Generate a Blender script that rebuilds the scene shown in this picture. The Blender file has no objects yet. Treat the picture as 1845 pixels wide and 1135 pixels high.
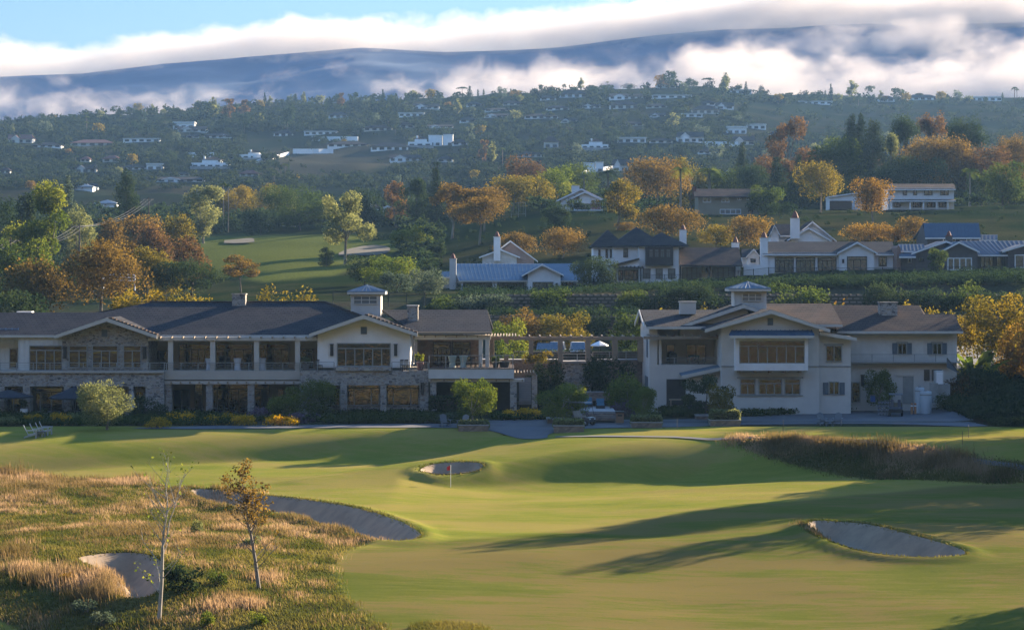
import bpy, math, random
import numpy as np
from mathutils import Vector
from mathutils.geometry import delaunay_2d_cdt
SKIP = ''

# ---------------------------------------------------------------- camera, sky, sun, exposure
F, CX, HY, CZ = 4200.0, 922.5, 500.0, 12.0        # focal length in photo pixels, optical centre, eye level row, eye height
scene = bpy.context.scene
COL = scene.collection
cam = bpy.data.cameras.new('camera'); camo = bpy.data.objects.new('camera', cam); COL.objects.link(camo)
camo.location = (0, 0, CZ); camo.rotation_euler = (math.pi/2, 0, 0)
cam.sensor_width = 36.0; cam.lens = 36.0*F/1845.0
cam.shift_y = -(567.5-HY)/1845.0
cam.clip_start = 1.0; cam.clip_end = 20000
scene.camera = camo
SUN_EL, SUN_AZ = math.radians(16.5), math.radians(42)
world = bpy.data.worlds.new('World'); scene.world = world; world.use_nodes = True
wn = world.node_tree; bg = wn.nodes['Background']
sky = wn.nodes.new('ShaderNodeTexSky'); sky.sky_type = 'NISHITA'; sky.sun_disc = False
sky.sun_elevation = SUN_EL; sky.sun_rotation = SUN_AZ
sky.altitude = 200; sky.air_density = 1.0; sky.dust_density = 0.25; sky.ozone_density = 4.0
tint = wn.nodes.new('ShaderNodeMix'); tint.data_type = 'RGBA'; tint.blend_type = 'MULTIPLY'
tint.inputs[0].default_value = 1.0; tint.inputs[7].default_value = (0.93, 0.955, 0.985, 1)
wn.links.new(sky.outputs[0], tint.inputs[6]); wg = wn.nodes.new('ShaderNodeTexCoord'); ws = wn.nodes.new('ShaderNodeSeparateXYZ'); wn.links.new(wg.outputs['Generated'], ws.inputs[0])
wr = wn.nodes.new('ShaderNodeMapRange'); wr.interpolation_type = 'SMOOTHSTEP'; wr.inputs[1].default_value = 0.05; wr.inputs[2].default_value = 0.6; wr.inputs[3].default_value = 0.50; wr.inputs[4].default_value = 1.5
wn.links.new(ws.outputs[2], wr.inputs[0])
dim = wn.nodes.new('ShaderNodeMix'); dim.data_type = 'RGBA'; dim.blend_type = 'MULTIPLY'; dim.inputs[0].default_value = 1.0
wn.links.new(tint.outputs[2], dim.inputs[6]); wn.links.new(wr.outputs[0], dim.inputs[7]); wn.links.new(dim.outputs[2], bg.inputs[0])
bg.inputs[1].default_value = 0.055
sl = bpy.data.lights.new('sun', 'SUN'); so = bpy.data.objects.new('sun', sl); COL.objects.link(so)
sl.energy = 4.1; sl.angle = math.radians(0.5); sl.color = (1.0, 0.80, 0.56)
sdir = Vector((math.sin(SUN_AZ)*math.cos(SUN_EL), math.cos(SUN_AZ)*math.cos(SUN_EL), math.sin(SUN_EL)))
so.rotation_euler = sdir.to_track_quat('Z', 'Y').to_euler()
scene.view_settings.view_transform = 'Standard'; scene.view_settings.look = 'None'
scene.view_settings.exposure = 2.42; scene.view_settings.gamma = 1.0
cy = scene.cycles
cy.max_bounces = 6; cy.diffuse_bounces = 3; cy.glossy_bounces = 2; cy.transmission_bounces = 3; cy.transparent_max_bounces = 6
cy.volume_bounces = 4; cy.sample_clamp_indirect = 6.0; cy.use_denoising = True
cy.volume_step_rate = 1.0; cy.volume_max_steps = 128

# ---------------------------------------------------------------- helpers
def tag(o, label, cat, group=None, kind=None):
    o['label'] = label; o['category'] = cat
    if group: o['group'] = group
    if kind: o['kind'] = kind
    return o
def empty(name, loc, rz=0.0):
    o = bpy.data.objects.new(name, None); COL.objects.link(o); o.location = loc; o.rotation_euler = (0, 0, rz)
    o.empty_display_size = 0.3
    return o
def np_mesh(name, V, Fc, mats, midx=None, smooth=False, tint=None):
    """mesh from an (n,3) array and an (m,k) face array"""
    V = np.ascontiguousarray(V, dtype=np.float32); Fc = np.ascontiguousarray(Fc, dtype=np.int32)
    me = bpy.data.meshes.new(name); k = Fc.shape[1]; m = len(Fc)
    me.vertices.add(len(V)); me.vertices.foreach_set('co', V.ravel())
    me.loops.add(m*k); me.loops.foreach_set('vertex_index', Fc.ravel())
    me.polygons.add(m); me.polygons.foreach_set('loop_start', np.arange(0, m*k, k, dtype=np.int32))
    if smooth: me.polygons.foreach_set('use_smooth', np.ones(m, dtype=bool))
    for mt in (mats if isinstance(mats, (list, tuple)) else [mats]): me.materials.append(mt)
    if midx is not None: me.polygons.foreach_set('material_index', np.asarray(midx, dtype=np.int32))
    if tint is not None:
        a = me.attributes.new('tint', 'FLOAT', 'POINT'); a.data.foreach_set('value', np.asarray(tint, dtype=np.float32))
    me.update(calc_edges=True)
    return me
def link(name, me, parent=None, loc=None):
    o = bpy.data.objects.new(name, me); COL.objects.link(o)
    if parent is not None: o.parent = parent
    if loc is not None: o.location = loc
    return o
class MB:
    """collects boxes, slabs, prisms and tubes; build() links them as ONE mesh object"""
    def __init__(s): s.v = []; s.f = []
    def add(s, vs, fs):
        b = len(s.v); s.v += [tuple(p) for p in vs]; s.f += [tuple(b+i for i in f) for f in fs]; return s
    def box(s, x0, x1, y0, y1, z0, z1):
        if x0 > x1: x0, x1 = x1, x0
        if y0 > y1: y0, y1 = y1, y0
        if z0 > z1: z0, z1 = z1, z0
        return s.add([(x0,y0,z0),(x1,y0,z0),(x1,y1,z0),(x0,y1,z0),(x0,y0,z1),(x1,y0,z1),(x1,y1,z1),(x0,y1,z1)],
                     [(0,3,2,1),(4,5,6,7),(0,1,5,4),(1,2,6,5),(2,3,7,6),(3,0,4,7)])
    def prism(s, pts, y0, y1):
        """polygon given in (x,z) pushed from y0 to y1"""
        n = len(pts)
        return s.add([(x,y0,z) for x, z in pts]+[(x,y1,z) for x, z in pts],
              [tuple(range(n-1,-1,-1)), tuple(range(n,2*n))]+[(i,(i+1)%n,n+(i+1)%n,n+i) for i in range(n)])
    def column(s, pts, z0, z1):
        """polygon given in (x,y) raised from z0 to z1"""
        n = len(pts)
        return s.add([(x,y,z0) for x, y in pts]+[(x,y,z1) for x, y in pts],
              [tuple(range(n-1,-1,-1)), tuple(range(n,2*n))]+[(i,(i+1)%n,n+(i+1)%n,n+i) for i in range(n)])
    def slab(s, q, th):
        """quad or triangle q thickened downwards"""
        n = len(q)
        return s.add([tuple(p) for p in q]+[(p[0],p[1],p[2]-th) for p in q],
              [tuple(range(n)), tuple(range(2*n-1,n-1,-1))]+[(i,n+i,n+(i+1)%n,(i+1)%n) for i in range(n)])
    def tube(s, pts, rs, k=6):
        pts = [Vector(p) for p in pts]; n = len(pts); rings = []
        if not isinstance(rs, (list, tuple)): rs = [rs]*n
        for i, p in enumerate(pts):
            d = (pts[min(i+1,n-1)]-pts[max(i-1,0)])
            d = d.normalized() if d.length > 1e-6 else Vector((0,0,1))
            u = d.cross(Vector((0,1,0)) if abs(d.y) < 0.9 else Vector((1,0,0))).normalized(); w = d.cross(u)
            rings.append([p+(u*math.cos(t*2*math.pi/k)+w*math.sin(t*2*math.pi/k))*rs[i] for t in range(k)])
        vs = [q for r in rings for q in r]; fs = []
        for i in range(n-1):
            for t in range(k): fs.append((i*k+t, i*k+(t+1)%k, (i+1)*k+(t+1)%k, (i+1)*k+t))
        fs.append(tuple(range(k-1,-1,-1))); fs.append(tuple((n-1)*k+t for t in range(k)))
        return s.add(vs, fs)
    def lathe(s, prof, cx, cy, k=14):
        """profile of (radius, z) turned round the vertical through cx,cy"""
        n = len(prof); vs = [(cx+r*math.cos(t*2*math.pi/k), cy+r*math.sin(t*2*math.pi/k), z) for r, z in prof for t in range(k)]
        fs = [(i*k+t, i*k+(t+1)%k, (i+1)*k+(t+1)%k, (i+1)*k+t) for i in range(n-1) for t in range(k)]
        fs += [tuple(range(k-1,-1,-1)), tuple((n-1)*k+t for t in range(k))]
        return s.add(vs, fs)
    def build(s, name, mat, parent=None, smooth=False):
        me = bpy.data.meshes.new(name); me.from_pydata(s.v, [], s.f); me.materials.append(mat)
        if smooth: me.polygons.foreach_set('use_smooth', np.ones(len(me.polygons), dtype=bool))
        me.update()
        o = bpy.data.objects.new(name, me); COL.objects.link(o)
        if parent is not None:
            o.parent = parent
            off = Vector(parent.location)
            p = parent.parent
            while p is not None: off += Vector(p.location); p = p.parent
            me.transform(__import__('mathutils').Matrix.Translation(-off)) if ABS else None
        return o
ABS = True          # children are written in world coordinates; build() makes them relative to their unrotated parent
def copy_tree(o, parent=None):
    c = o.copy(); COL.objects.link(c)
    if parent is not None: c.parent = parent
    for ch in [h for h in o.children]: copy_tree(ch, c)
    return c

# ---- numpy value noise
def _hash(ix, iy, seed):
    n = (ix.astype(np.int64)*374761393 + iy.astype(np.int64)*668265263 + seed*974634777) & 0x7fffffff
    n = ((n ^ (n >> 13))*1274126177) & 0x7fffffff
    n = (n ^ (n >> 16)) & 0xffff
    return n/65535.0
def vnoise(x, y, seed=0):
    x = np.asarray(x, float); y = np.asarray(y, float)
    ix = np.floor(x); iy = np.floor(y); fx = x-ix; fy = y-iy
    fx = fx*fx*fx*(fx*(fx*6-15)+10); fy = fy*fy*fy*(fy*(fy*6-15)+10)
    a = _hash(ix,iy,seed); b = _hash(ix+1,iy,seed); c = _hash(ix,iy+1,seed); d = _hash(ix+1,iy+1,seed)
    return (a*(1-fx)+b*fx)*(1-fy)+(c*(1-fx)+d*fx)*fy*1.0 - 0.5
def fbm(x, y, seed=0, oct=3):
    t = 0; amp = 1.0
    for i in range(oct):
        t = t+amp*vnoise(x*2**i+i*17.3, y*2**i-i*9.1, seed+i); amp *= 0.5
    return t
def sstep(t): t = np.clip(t, 0, 1); return t*t*(3-2*t)

# ---- materials
def nodes(m): return m.node_tree.nodes, m.node_tree.links
MATS = {}
def noise_node(N, L, scale, detail=3, stretch=None, coord='Object', rough=0.6):
    tc = N.new('ShaderNodeTexCoord'); t = N.new('ShaderNodeTexNoise'); t.inputs['Scale'].default_value = scale; t.inputs['Detail'].default_value = detail
    t.inputs['Roughness'].default_value = rough
    if stretch:
        mp = N.new('ShaderNodeMapping'); mp.inputs['Scale'].default_value = stretch; L.new(tc.outputs[coord], mp.inputs[0]); L.new(mp.outputs[0], t.inputs['Vector'])
    else: L.new(tc.outputs[coord], t.inputs['Vector'])
    return t
def ramp_node(N, L, src, stops):
    r = N.new('ShaderNodeValToRGB'); e = r.color_ramp.elements
    while len(e) > 1: e.remove(e[-1])
    for i, (p, c) in enumerate(stops):
        q = e[0] if i == 0 else e.new(p)
        q.position = p; q.color = (c[0], c[1], c[2], 1)
    L.new(src, r.inputs[0]); return r
def mat(name, c1, c2=None, scale=2.0, rough=0.8, detail=4, stretch=None, bump=0.0, spec=0.3, metal=0.0, lohi=(0.35,0.65)):
    if name in MATS: return MATS[name]
    m = bpy.data.materials.new(name); m.use_nodes = True; N, L = nodes(m); b = N['Principled BSDF']
    b.inputs['Roughness'].default_value = rough; b.inputs['Specular IOR Level'].default_value = spec; b.inputs['Metallic'].default_value = metal
    if c2 is None: c2 = tuple(v*0.8 for v in c1)
    t = noise_node(N, L, scale, detail, stretch)
    r = ramp_node(N, L, t.outputs[0], [(lohi[0], c1), (lohi[1], c2)])
    L.new(r.outputs[0], b.inputs['Base Color'])
    if bump:
        bn = N.new('ShaderNodeBump'); bn.inputs['Strength'].default_value = bump; bn.inputs['Distance'].default_value = 0.05
        L.new(t.outputs[0], bn.inputs['Height']); L.new(bn.outputs[0], b.inputs['Normal'])
    MATS[name] = m; return m
def stone_mat(name, c0, cols, scale=2.4, mortar=(0.35,0.33,0.30), squash=1.9):
    """coursed rubble: one random colour per stone, pale mortar between"""
    m = bpy.data.materials.new(name); m.use_nodes = True; N, L = nodes(m); b = N['Principled BSDF']; b.inputs['Roughness'].default_value = 0.9
    tc = N.new('ShaderNodeTexCoord'); mp = N.new('ShaderNodeMapping'); mp.inputs['Scale'].default_value = (1,1,squash)
    L.new(tc.outputs['Object'], mp.inputs[0])
    v1 = N.new('ShaderNodeTexVoronoi'); v1.inputs['Scale'].default_value = scale
    v2 = N.new('ShaderNodeTexVoronoi'); v2.feature = 'DISTANCE_TO_EDGE'; v2.inputs['Scale'].default_value = scale
    L.new(mp.outputs[0], v1.inputs['Vector']); L.new(mp.outputs[0], v2.inputs['Vector'])
    sp = N.new('ShaderNodeSeparateColor'); L.new(v1.outputs['Color'], sp.inputs[0])
    r = ramp_node(N, L, sp.outputs[0], [(i/max(1,len(cols)-1), c) for i, c in enumerate(cols)])
    e = N.new('ShaderNodeMapRange'); e.inputs[1].default_value = 0.0; e.inputs[2].default_value = 0.09; L.new(v2.outputs['Distance'], e.inputs[0])
    mx = N.new('ShaderNodeMix'); mx.data_type = 'RGBA'; L.new(e.outputs[0], mx.inputs[0]); mx.inputs[6].default_value = (*mortar,1); L.new(r.outputs[0], mx.inputs[7])
    L.new(mx.outputs[2], b.inputs['Base Color'])
    bn = N.new('ShaderNodeBump'); bn.inputs['Strength'].default_value = 0.5; bn.inputs['Distance'].default_value = 0.06; L.new(e.outputs[0], bn.inputs['Height']); L.new(bn.outputs[0], b.inputs['Normal'])
    MATS[name] = m; return m
def shingle_mat(name, c1, c2, c3, row=3.3):
    """roof shingles: rows across the slope, every piece its own tone"""
    m = bpy.data.materials.new(name); m.use_nodes = True; N, L = nodes(m); b = N['Principled BSDF']; b.inputs['Roughness'].default_value = 0.95
    b.inputs['Specular IOR Level'].default_value = 0.03
    tc = N.new('ShaderNodeTexCoord'); mp = N.new('ShaderNodeMapping'); mp.inputs['Rotation'].default_value = (math.radians(90),0,0)
    L.new(tc.outputs['Object'], mp.inputs[0])
    br = N.new('ShaderNodeTexBrick'); br.inputs['Scale'].default_value = 1.0; br.inputs['Brick Width'].default_value = 0.42; br.inputs['Row Height'].default_value = 0.5/row
    br.inputs['Mortar Size'].default_value = 0.022; br.inputs['Color1'].default_value = (*c1,1); br.inputs['Color2'].default_value = (*c2,1); br.inputs['Mortar'].default_value = (*[v*0.3 for v in c1],1)
    L.new(mp.outputs[0], br.inputs['Vector'])
    t = noise_node(N, L, 0.45, 3, (1,1,3))
    rr = ramp_node(N, L, t.outputs[0], [(0.42,(0,0,0)),(0.68,(1,1,1))])
    mx = N.new('ShaderNodeMix'); mx.data_type = 'RGBA'; L.new(rr.outputs[0], mx.inputs[0]); L.new(br.outputs[0], mx.inputs[6]); mx.inputs[7].default_value = (*c3,1)
    mm = N.new('ShaderNodeMix'); mm.data_type = 'RGBA'; mm.inputs[0].default_value = 0.5; L.new(br.outputs[0], mm.inputs[6]); L.new(mx.outputs[2], mm.inputs[7])
    L.new(mm.outputs[2], b.inputs['Base Color'])
    bn = N.new('ShaderNodeBump'); bn.inputs['Strength'].default_value = 0.4; bn.inputs['Distance'].default_value = 0.03; L.new(br.outputs['Fac'], bn.inputs['Height']); L.new(bn.outputs[0], b.inputs['Normal'])
    MATS[name] = m; return m

# ---------------------------------------------------------------- terrain
def PX(x, y): return CX+F*x/np.maximum(y, 1.0)
def at(px, py, Y): return Vector(((px-CX)*Y/F, Y, CZ-(py-HY)*Y/F))
def wx(px, Y): return (px-CX)*Y/F
def wz(py, Y): return CZ-(py-HY)*Y/F
_tx = [-90,-60,-40,-32,-27,-22,-17,-13,-8,-2,5,9.5,13,19,27,35,44,54,92]
_Ye = [185,185,185,185,184.5,184,184,183,182,181,179,177,175,173,171,168,164,160,158]
_w  = [45,45,40,18,8,6.8,7.0,9.2,16,24,24,12.5,7,6.2,6.4,9,16,22,30]
_zd = [-2,-2,-2,-2,-2,-2.2,-2.2,-2.1,-2,-2,-2,-2.4,-2.8,-2.8,-2.6,-2.3,-2,-2,-2]
def lawn_h(x, y):
    xx = x-(1.4-1.1*sstep((x-10)/12))*np.clip(y-170, -9, 14)+1.5*vnoise(x/14, y/14, 5)
    Ye = np.interp(xx, _tx, _Ye); w = np.interp(xx, _tx, _w); zd = np.interp(xx, _tx, _zd)
    t = (Ye-y)/w
    s = sstep(t)
    deep = -2+(zd+2)*np.exp(-np.maximum(0, (Ye-w-y)/13.0)**2)
    z = 0.1+s*(deep-0.1)
    und = 0.85*vnoise(x/26+3.1, y/30, 11)+0.34*vnoise(x/11, y/14+2, 12)+0.10*vnoise(x/5, y/7, 13)+0.08*vnoise(x/9, y/3.0, 14)+0.025*vnoise(x/4, y/1.5, 15)
    z = z+und*(0.10+0.90*sstep((184-y)/22))
    # long low swales across the lower fairway
    z = z+0.45*np.exp(-((y-(118+0.55*x))/5.0)**2)*np.exp(-((x-4)/14)**2)
    z = z+1.5*np.exp(-((x+22)/15)**2-((y-108)/15)**2)           # the rough hump
    z = z-3.0*np.exp(-((x+23)/9)**2-((y-90)/6.5)**2)  # hollow added so the lower-left slope turns from the sun into shade
    z = z+0.45*np.exp(-((x-22)/9)**2-((y-163)/4.5)**2)-0.04*np.maximum(0, 126-y)          # grassy bank on the far side
    z = z+0.05*(np.maximum(0, x-44))                            # bank rising by the driveway
    # hill under the camera
    b = np.maximum(0, (72-y)/72)
    z = z+12.2*b**1.5*(y > -1e9)+np.where(y < 0, (-y)*0.16, 0)
    return z
ROWS = [ # distance, elevation given as a picture row at these columns
 (300,[545,545,542,541,534,529,520,508,505]),
 (340,[548,542,520,516,527,520,509,492,487]),
 (370,[535,530,500,492,480,474,462,447,442]),
 (400,[525,515,480,472,450,440,430,424,420]),
 (450,[500,480,455,446,402,390,391,386,381]),
 (480,[480,460,438,431,386,381,381,377,375]),
 (540,[450,430,420,418,379,376,375,370,368]),
 (600,[425,405,405,402,373,371,370,365,365]),
 (800,[362,360,360,355,346,340,335,330,330]),
 (1000,[322,318,318,312,305,300,295,290,290]),
 (1200,[272,268,262,258,250,245,238,250,256]),
 (1350,[245,240,222,215,208,200,192,228,230]),
 (1500,[226,212,196,182,175,166,156,200,200]),
 (1600,[221,205,190,177,173,167,157,183,182]),
 (1800,[226,210,197,186,183,178,172,177,178]),
 (2200,[250,235,225,215,210,205,200,205,205])]
COLS = [0,250,500,740,920,1050,1250,1500,1845]
_gp = np.arange(-300, 2200, 25.0); _gy = np.arange(296, 2200, 4.0)
_tab = np.zeros((len(_gy), len(_gp)))
_rz = np.array([[CZ-(v-HY)*Y/F for v in np.interp(_gp, COLS, r)] for Y, r in ROWS])
for j in range(len(_gp)): _tab[:, j] = np.interp(_gy, [r[0] for r in ROWS], _rz[:, j])
def _blur(a, n, ax):
    for _ in range(n):
        p = np.concatenate([np.take(a,[0],ax), a, np.take(a,[-1],ax)], ax)
        m = a.shape[ax]
        a = (np.take(p, range(0,m), ax)+2*np.take(p, range(1,m+1), ax)+np.take(p, range(2,m+2), ax))/4
    return a
_tab = _blur(_blur(_tab, 8, 0), 4, 1)
_near = ([205,214.0,219,262,271.5,272.5,287.5,288.5,296,300],[0.3,0.6,3.0,3.0,5.2,7.4,7.8,9.5,9.8,9.9])
def terr(x, y):
    x = np.asarray(x, float); y = np.asarray(y, float)
    px = np.clip(PX(x, y), -290, 2150)
    lo = lawn_h(x, np.minimum(y, 206.0))
    lo = np.where(y > 190, lo*0+0.25+np.where(x > 36, (x-36)*0.25, 0)*sstep((y-186)/14), lo)
    fy = np.clip((y-_gy[0])/4.0, 0, len(_gy)-1.001); fp = np.clip((px-_gp[0])/25.0, 0, len(_gp)-1.001)
    iy = fy.astype(int); ip = fp.astype(int); a = fy-iy; b = fp-ip
    hi = (_tab[iy,ip]*(1-b)+_tab[iy,ip+1]*b)*(1-a)+(_tab[iy+1,ip]*(1-b)+_tab[iy+1,ip+1]*b)*a
    hi = hi+np.where(y > 360, 1, 0)*np.clip((y-360)/400, 0, 1)*5*fbm(x/60, y/60, 31, 3)
    mid = np.interp(y, _near[0], _near[1])
    edge = CZ-(np.interp(px, COLS, ROWS[0][1])-HY)*300/F
    mid = np.where(px < 760, np.interp(y, [205,216,222,262,300], [0.3,0.5,4.5,4.8,9.0]), mid)
    mid = mid+np.where(x > 40, (x-40)*0.12, 0)*sstep((y-200)/10)*(1-sstep((y-262)/20))
    k = sstep((y-290)/12)
    up = mid*(1-k)+hi*k
    k2 = sstep((y-206)/2.0)
    return lo*(1-k2)+up*k2
def G(px, py, y0=62.0, y1=2150.0):
    """where the line of sight through a photo pixel meets the ground"""
    Ys = np.concatenate([np.arange(y0, min(y1,330), 0.25), np.arange(max(330,y0), max(331,y1), 2.0 if y0 < 500 else 3.0)])
    Ys = Ys[Ys <= y1]
    d = terr((px-CX)*Ys/F, Ys)-(CZ-(py-HY)*Ys/F)
    i = np.argmax(d > 0)
    if d[i] <= 0: i = len(Ys)-1
    Y = Ys[i] if i == 0 else Ys[i-1]+(Ys[i]-Ys[i-1])*(-d[i-1])/(d[i]-d[i-1]+1e-9)
    x = (px-CX)*Y/F
    return Vector((x, Y, float(terr(x, Y))))
def gz(x, y): return float(terr(x, y))
def poly_sd(poly, x, y):
    """signed distance to a polygon, positive inside"""
    x = np.asarray(x, float); y = np.asarray(y, float)
    d2 = np.full(x.shape, 1e18); ins = np.zeros(x.shape, bool); n = len(poly)
    for i in range(n):
        ax, ay = poly[i]; bx, by = poly[(i+1) % n]
        ex, ey = bx-ax, by-ay
        t = np.clip(((x-ax)*ex+(y-ay)*ey)/(ex*ex+ey*ey+1e-12), 0, 1)
        d2 = np.minimum(d2, (x-ax-t*ex)**2+(y-ay-t*ey)**2)
        c = ((ay > y) != (by > y)) & (x < ex*(y-ay)/(ey+1e-12)+ax)
        ins ^= c
    d = np.sqrt(d2)
    return np.where(ins, d, -d)
def smooth_poly(p, it=2):
    for _ in range(it):
        q = []
        for i in range(len(p)):
            a, b = p[i], p[(i+1) % len(p)]
            q += [(a[0]*.75+b[0]*.25, a[1]*.75+b[1]*.25), (a[0]*.25+b[0]*.75, a[1]*.25+b[1]*.75)]
        p = q
    return p
def ground_poly(pts, it=2): return smooth_poly([tuple(G(px, py)[:2]) for px, py in pts], it)
ROUGH_L = ground_poly([(-160,835),(40,842),(100,862),(250,862),(330,884),(430,884),(520,905),(640,920),(740,955),(765,972),(690,978),(625,985),(598,1015),(612,1072),(655,1108),(720,1150),(720,1190),(-160,1190)], 2)
ROUGH_R = ground_poly([(1318,790),(1400,785),(1520,795),(1620,800),(1720,815),(1845,842),(1990,850),(1990,866),(1700,866),(1560,858),(1420,835),(1340,812)], 2)
def hull(p):
    p = sorted(p); out = []
    for q in (p, p[::-1]):
        h = []
        for c in q:
            while len(h) > 1 and (h[-1][0]-h[-2][0])*(c[1]-h[-2][1])-(h[-1][1]-h[-2][1])*(c[0]-h[-2][0]) <= 0: h.pop()
            h.append(c)
        out += h[:-1]
    return out
ROUGH_R = hull(ROUGH_R)
ROUGH_B = ground_poly([(735,1150),(745,1132),(800,1126),(860,1134),(900,1150)], 1)
FAIRWAY = ground_poly([(590,992),(700,982),(765,977),(950,962),(1100,946),(1300,912),(1450,902),(1700,872),(1845,866),(2100,866),(2100,1250),(560,1250)], 2)
BUNK = { # pixel outline, depth, label
 'flag': ([(752,851),(775,840),(815,836),(858,836),(872,842),(862,851),(820,857),(775,858)], 1.0, 'small oval sand bunker just beyond the red flag'),
 'main': ([(330,886),(380,884),(470,896),(560,905),(640,918),(710,938),(752,960),(762,972),(730,979),(660,976),(600,955),(540,935),(470,925),(400,915)], 1.0, 'long sand bunker edging the tawny grass beside the fairway'),
 'left': ([(128,1012),(180,1002),(255,1000),(292,1014),(300,1045),(285,1076),(240,1086),(205,1076),(215,1050),(180,1030)], 1.3, 'shaded sand bunker sunk in the tawny rough behind the bare sapling'),
 'right': ([(1446,950),(1468,940),(1540,946),(1620,962),(1700,984),(1742,997),(1735,1006),(1660,1009),(1580,1003),(1510,985),(1462,965)], 1.0, 'large dark sand bunker with a grassy lip in the open fairway')}
BPOLY = {k: ground_poly(v[0], 2) for k, v in BUNK.items()}
def near_h(x, y, under=0.0):
    """terrain with the bunkers dug in"""
    z = terr(x, y)
    for k, p in BPOLY.items():
        xs = [q[0] for q in p]; ys = [q[1] for q in p]
        m = (x > min(xs)-2) & (x < max(xs)+2) & (y > min(ys)-2) & (y < max(ys)+2)
        if not np.any(m): continue
        sd = poly_sd(p, x[m], y[m]); D = BUNK[k][1]
        zz = z[m]
        lip = 0.22*np.exp(-((sd+0.5)/0.6)**2)*(1 if D > 0.5 else 0.2)
        z[m] = zz+lip-D*sstep((sd+0.1)/1.7)-under*sstep((sd-.25)/.4)
    return z

def ground():
    def seq(a, b, s0, g):
        out = [a]; s = s0
        while out[-1] < b: out.append(out[-1]+s); s *= g
        return out
    dx = np.arange(-56, 56.01, 0.36)
    side = np.array(seq(56.36, 950, 0.6, 1.07))
    X = np.concatenate([-side[::-1], dx, side])
    Y = np.concatenate([np.arange(-560, 40, 30), np.arange(40, 78, 2), np.arange(78, 206, 0.36), np.arange(206, 330, 0.8), np.arange(330, 640, 2.5), np.arange(640, 2101, 10)])
    xx, yy = np.meshgrid(X, Y); x = xx.ravel(); y = yy.ravel()
    z = terr(x, y)
    m = (y > 70) & (y < 206) & (np.abs(x) < 60)
    z[m] = near_h(x[m], y[m], .25)
    nx, ny = len(X), len(Y)
    idx = np.arange(nx*ny).reshape(ny, nx)
    Fc = np.stack([idx[:-1,:-1].ravel(), idx[:-1,1:].ravel(), idx[1:,1:].ravel(), idx[1:,:-1].ravel()], 1)
    # material zones: signed distance to rough grass, and a base colour
    sd = np.where(y > 186.5, 5.0, -5.0)
    mm = (y > 60) & (y < 200) & (np.abs(x) < 90)
    s = np.maximum(np.maximum(poly_sd(ROUGH_L, x[mm], y[mm]), poly_sd(ROUGH_R, x[mm], y[mm])), poly_sd(ROUGH_B, x[mm], y[mm]))
    sd[mm] = np.maximum(np.clip(s, -5, 5), sd[mm]); sd[y < 66] = 5
    fwy = np.full(len(x), -5.0); fwy[mm] = np.clip(poly_sd(FAIRWAY, x[mm], y[mm]), -5, 5)
    px = PX(x, y); py = HY+(CZ-z)*F/np.maximum(y, 1)
    n1 = fbm(x/30, y/30, 41, 4); n2 = fbm(x/7, y/7, 43, 3)
    def c3(a): return np.array(a)[None, :]
    grassd = c3((0.014,0.026,0.010)); dry = c3((0.045,0.044,0.020)); soil = c3((0.05,0.045,0.03)); dark = c3((0.03,0.042,0.022))
    col = grassd+(dry-grassd)*np.clip(0.35+1.1*n1+0.8*n2, 0, 1)[:, None]
    f = (y > 186) & (y < 300); col[f] = (soil+(dark-soil)*np.clip(0.5+1.5*n2, 0, 1)[:, None])[f]
    lot = (y > 219) & (y < 262) & (px > 700) & (px < 1750); col[lot] = 0.03
    # the fairway in the valley: sunlit mown grass
    fw = poly_sd([(355,424),(470,418),(600,420),(720,424),(722,450),(700,470),(600,500),(480,512),(380,500),(350,470)], px, py)
    k = sstep((fw+4*n2)/8)[:, None]*((y > 320) & (y < 640))[:, None]
    col = col*(1-k)+c3((0.090,0.105,0.026))*k
    hill = (y > 660); h = sstep((y-620)/60)[:, None]
    far = c3((0.015,0.024,0.015))+(c3((0.036,0.035,0.024))-c3((0.015,0.024,0.015)))*np.clip(0.2+1.5*n1, 0, 1)[:, None]
    bare = (sstep((poly_sd([(500,262),(700,245),(760,262),(740,300),(560,330),(440,318),(420,290)], px, py)+10*n2)/14))[:, None]
    far = far*(1-bare)+c3((0.045,0.044,0.032))*bare
    col = col*(1-h)+far*h
    rg = c3((0.10,0.085,0.03))+(c3((0.07,0.085,0.025))-c3((0.10,0.085,0.03)))*np.clip(0.5+1.6*fbm(x/4, y/4, 47, 3), 0, 1)[:, None]
    r = ((y < 186) & (sd > -3)); col[r] = rg[r]
    b = y < 66; col[b] = (c3((0.10,0.070,0.032))+(c3((0.018,0.022,0.010))-c3((0.10,0.070,0.032)))*np.clip(0.5+2.6*n1+2.4*n2, 0, 1)[:, None])[b]
    me = np_mesh('ground', np.stack([x, y, z], 1), Fc, ground_mat(), smooth=True)
    a = me.attributes.new('sd', 'FLOAT', 'POINT'); a.data.foreach_set('value', sd.astype(np.float32))
    a = me.attributes.new('fairway', 'FLOAT', 'POINT'); a.data.foreach_set('value', fwy.astype(np.float32))
    a = me.attributes.new('base', 'FLOAT_COLOR', 'POINT'); a.data.foreach_set('color', np.concatenate([np.clip(col,0,1), np.ones((len(col),1))], 1).astype(np.float32).ravel())
    o = link('ground', me)
    tag(o, 'rolling mown golf fairway and the slopes behind it', 'ground', kind='structure')
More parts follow.
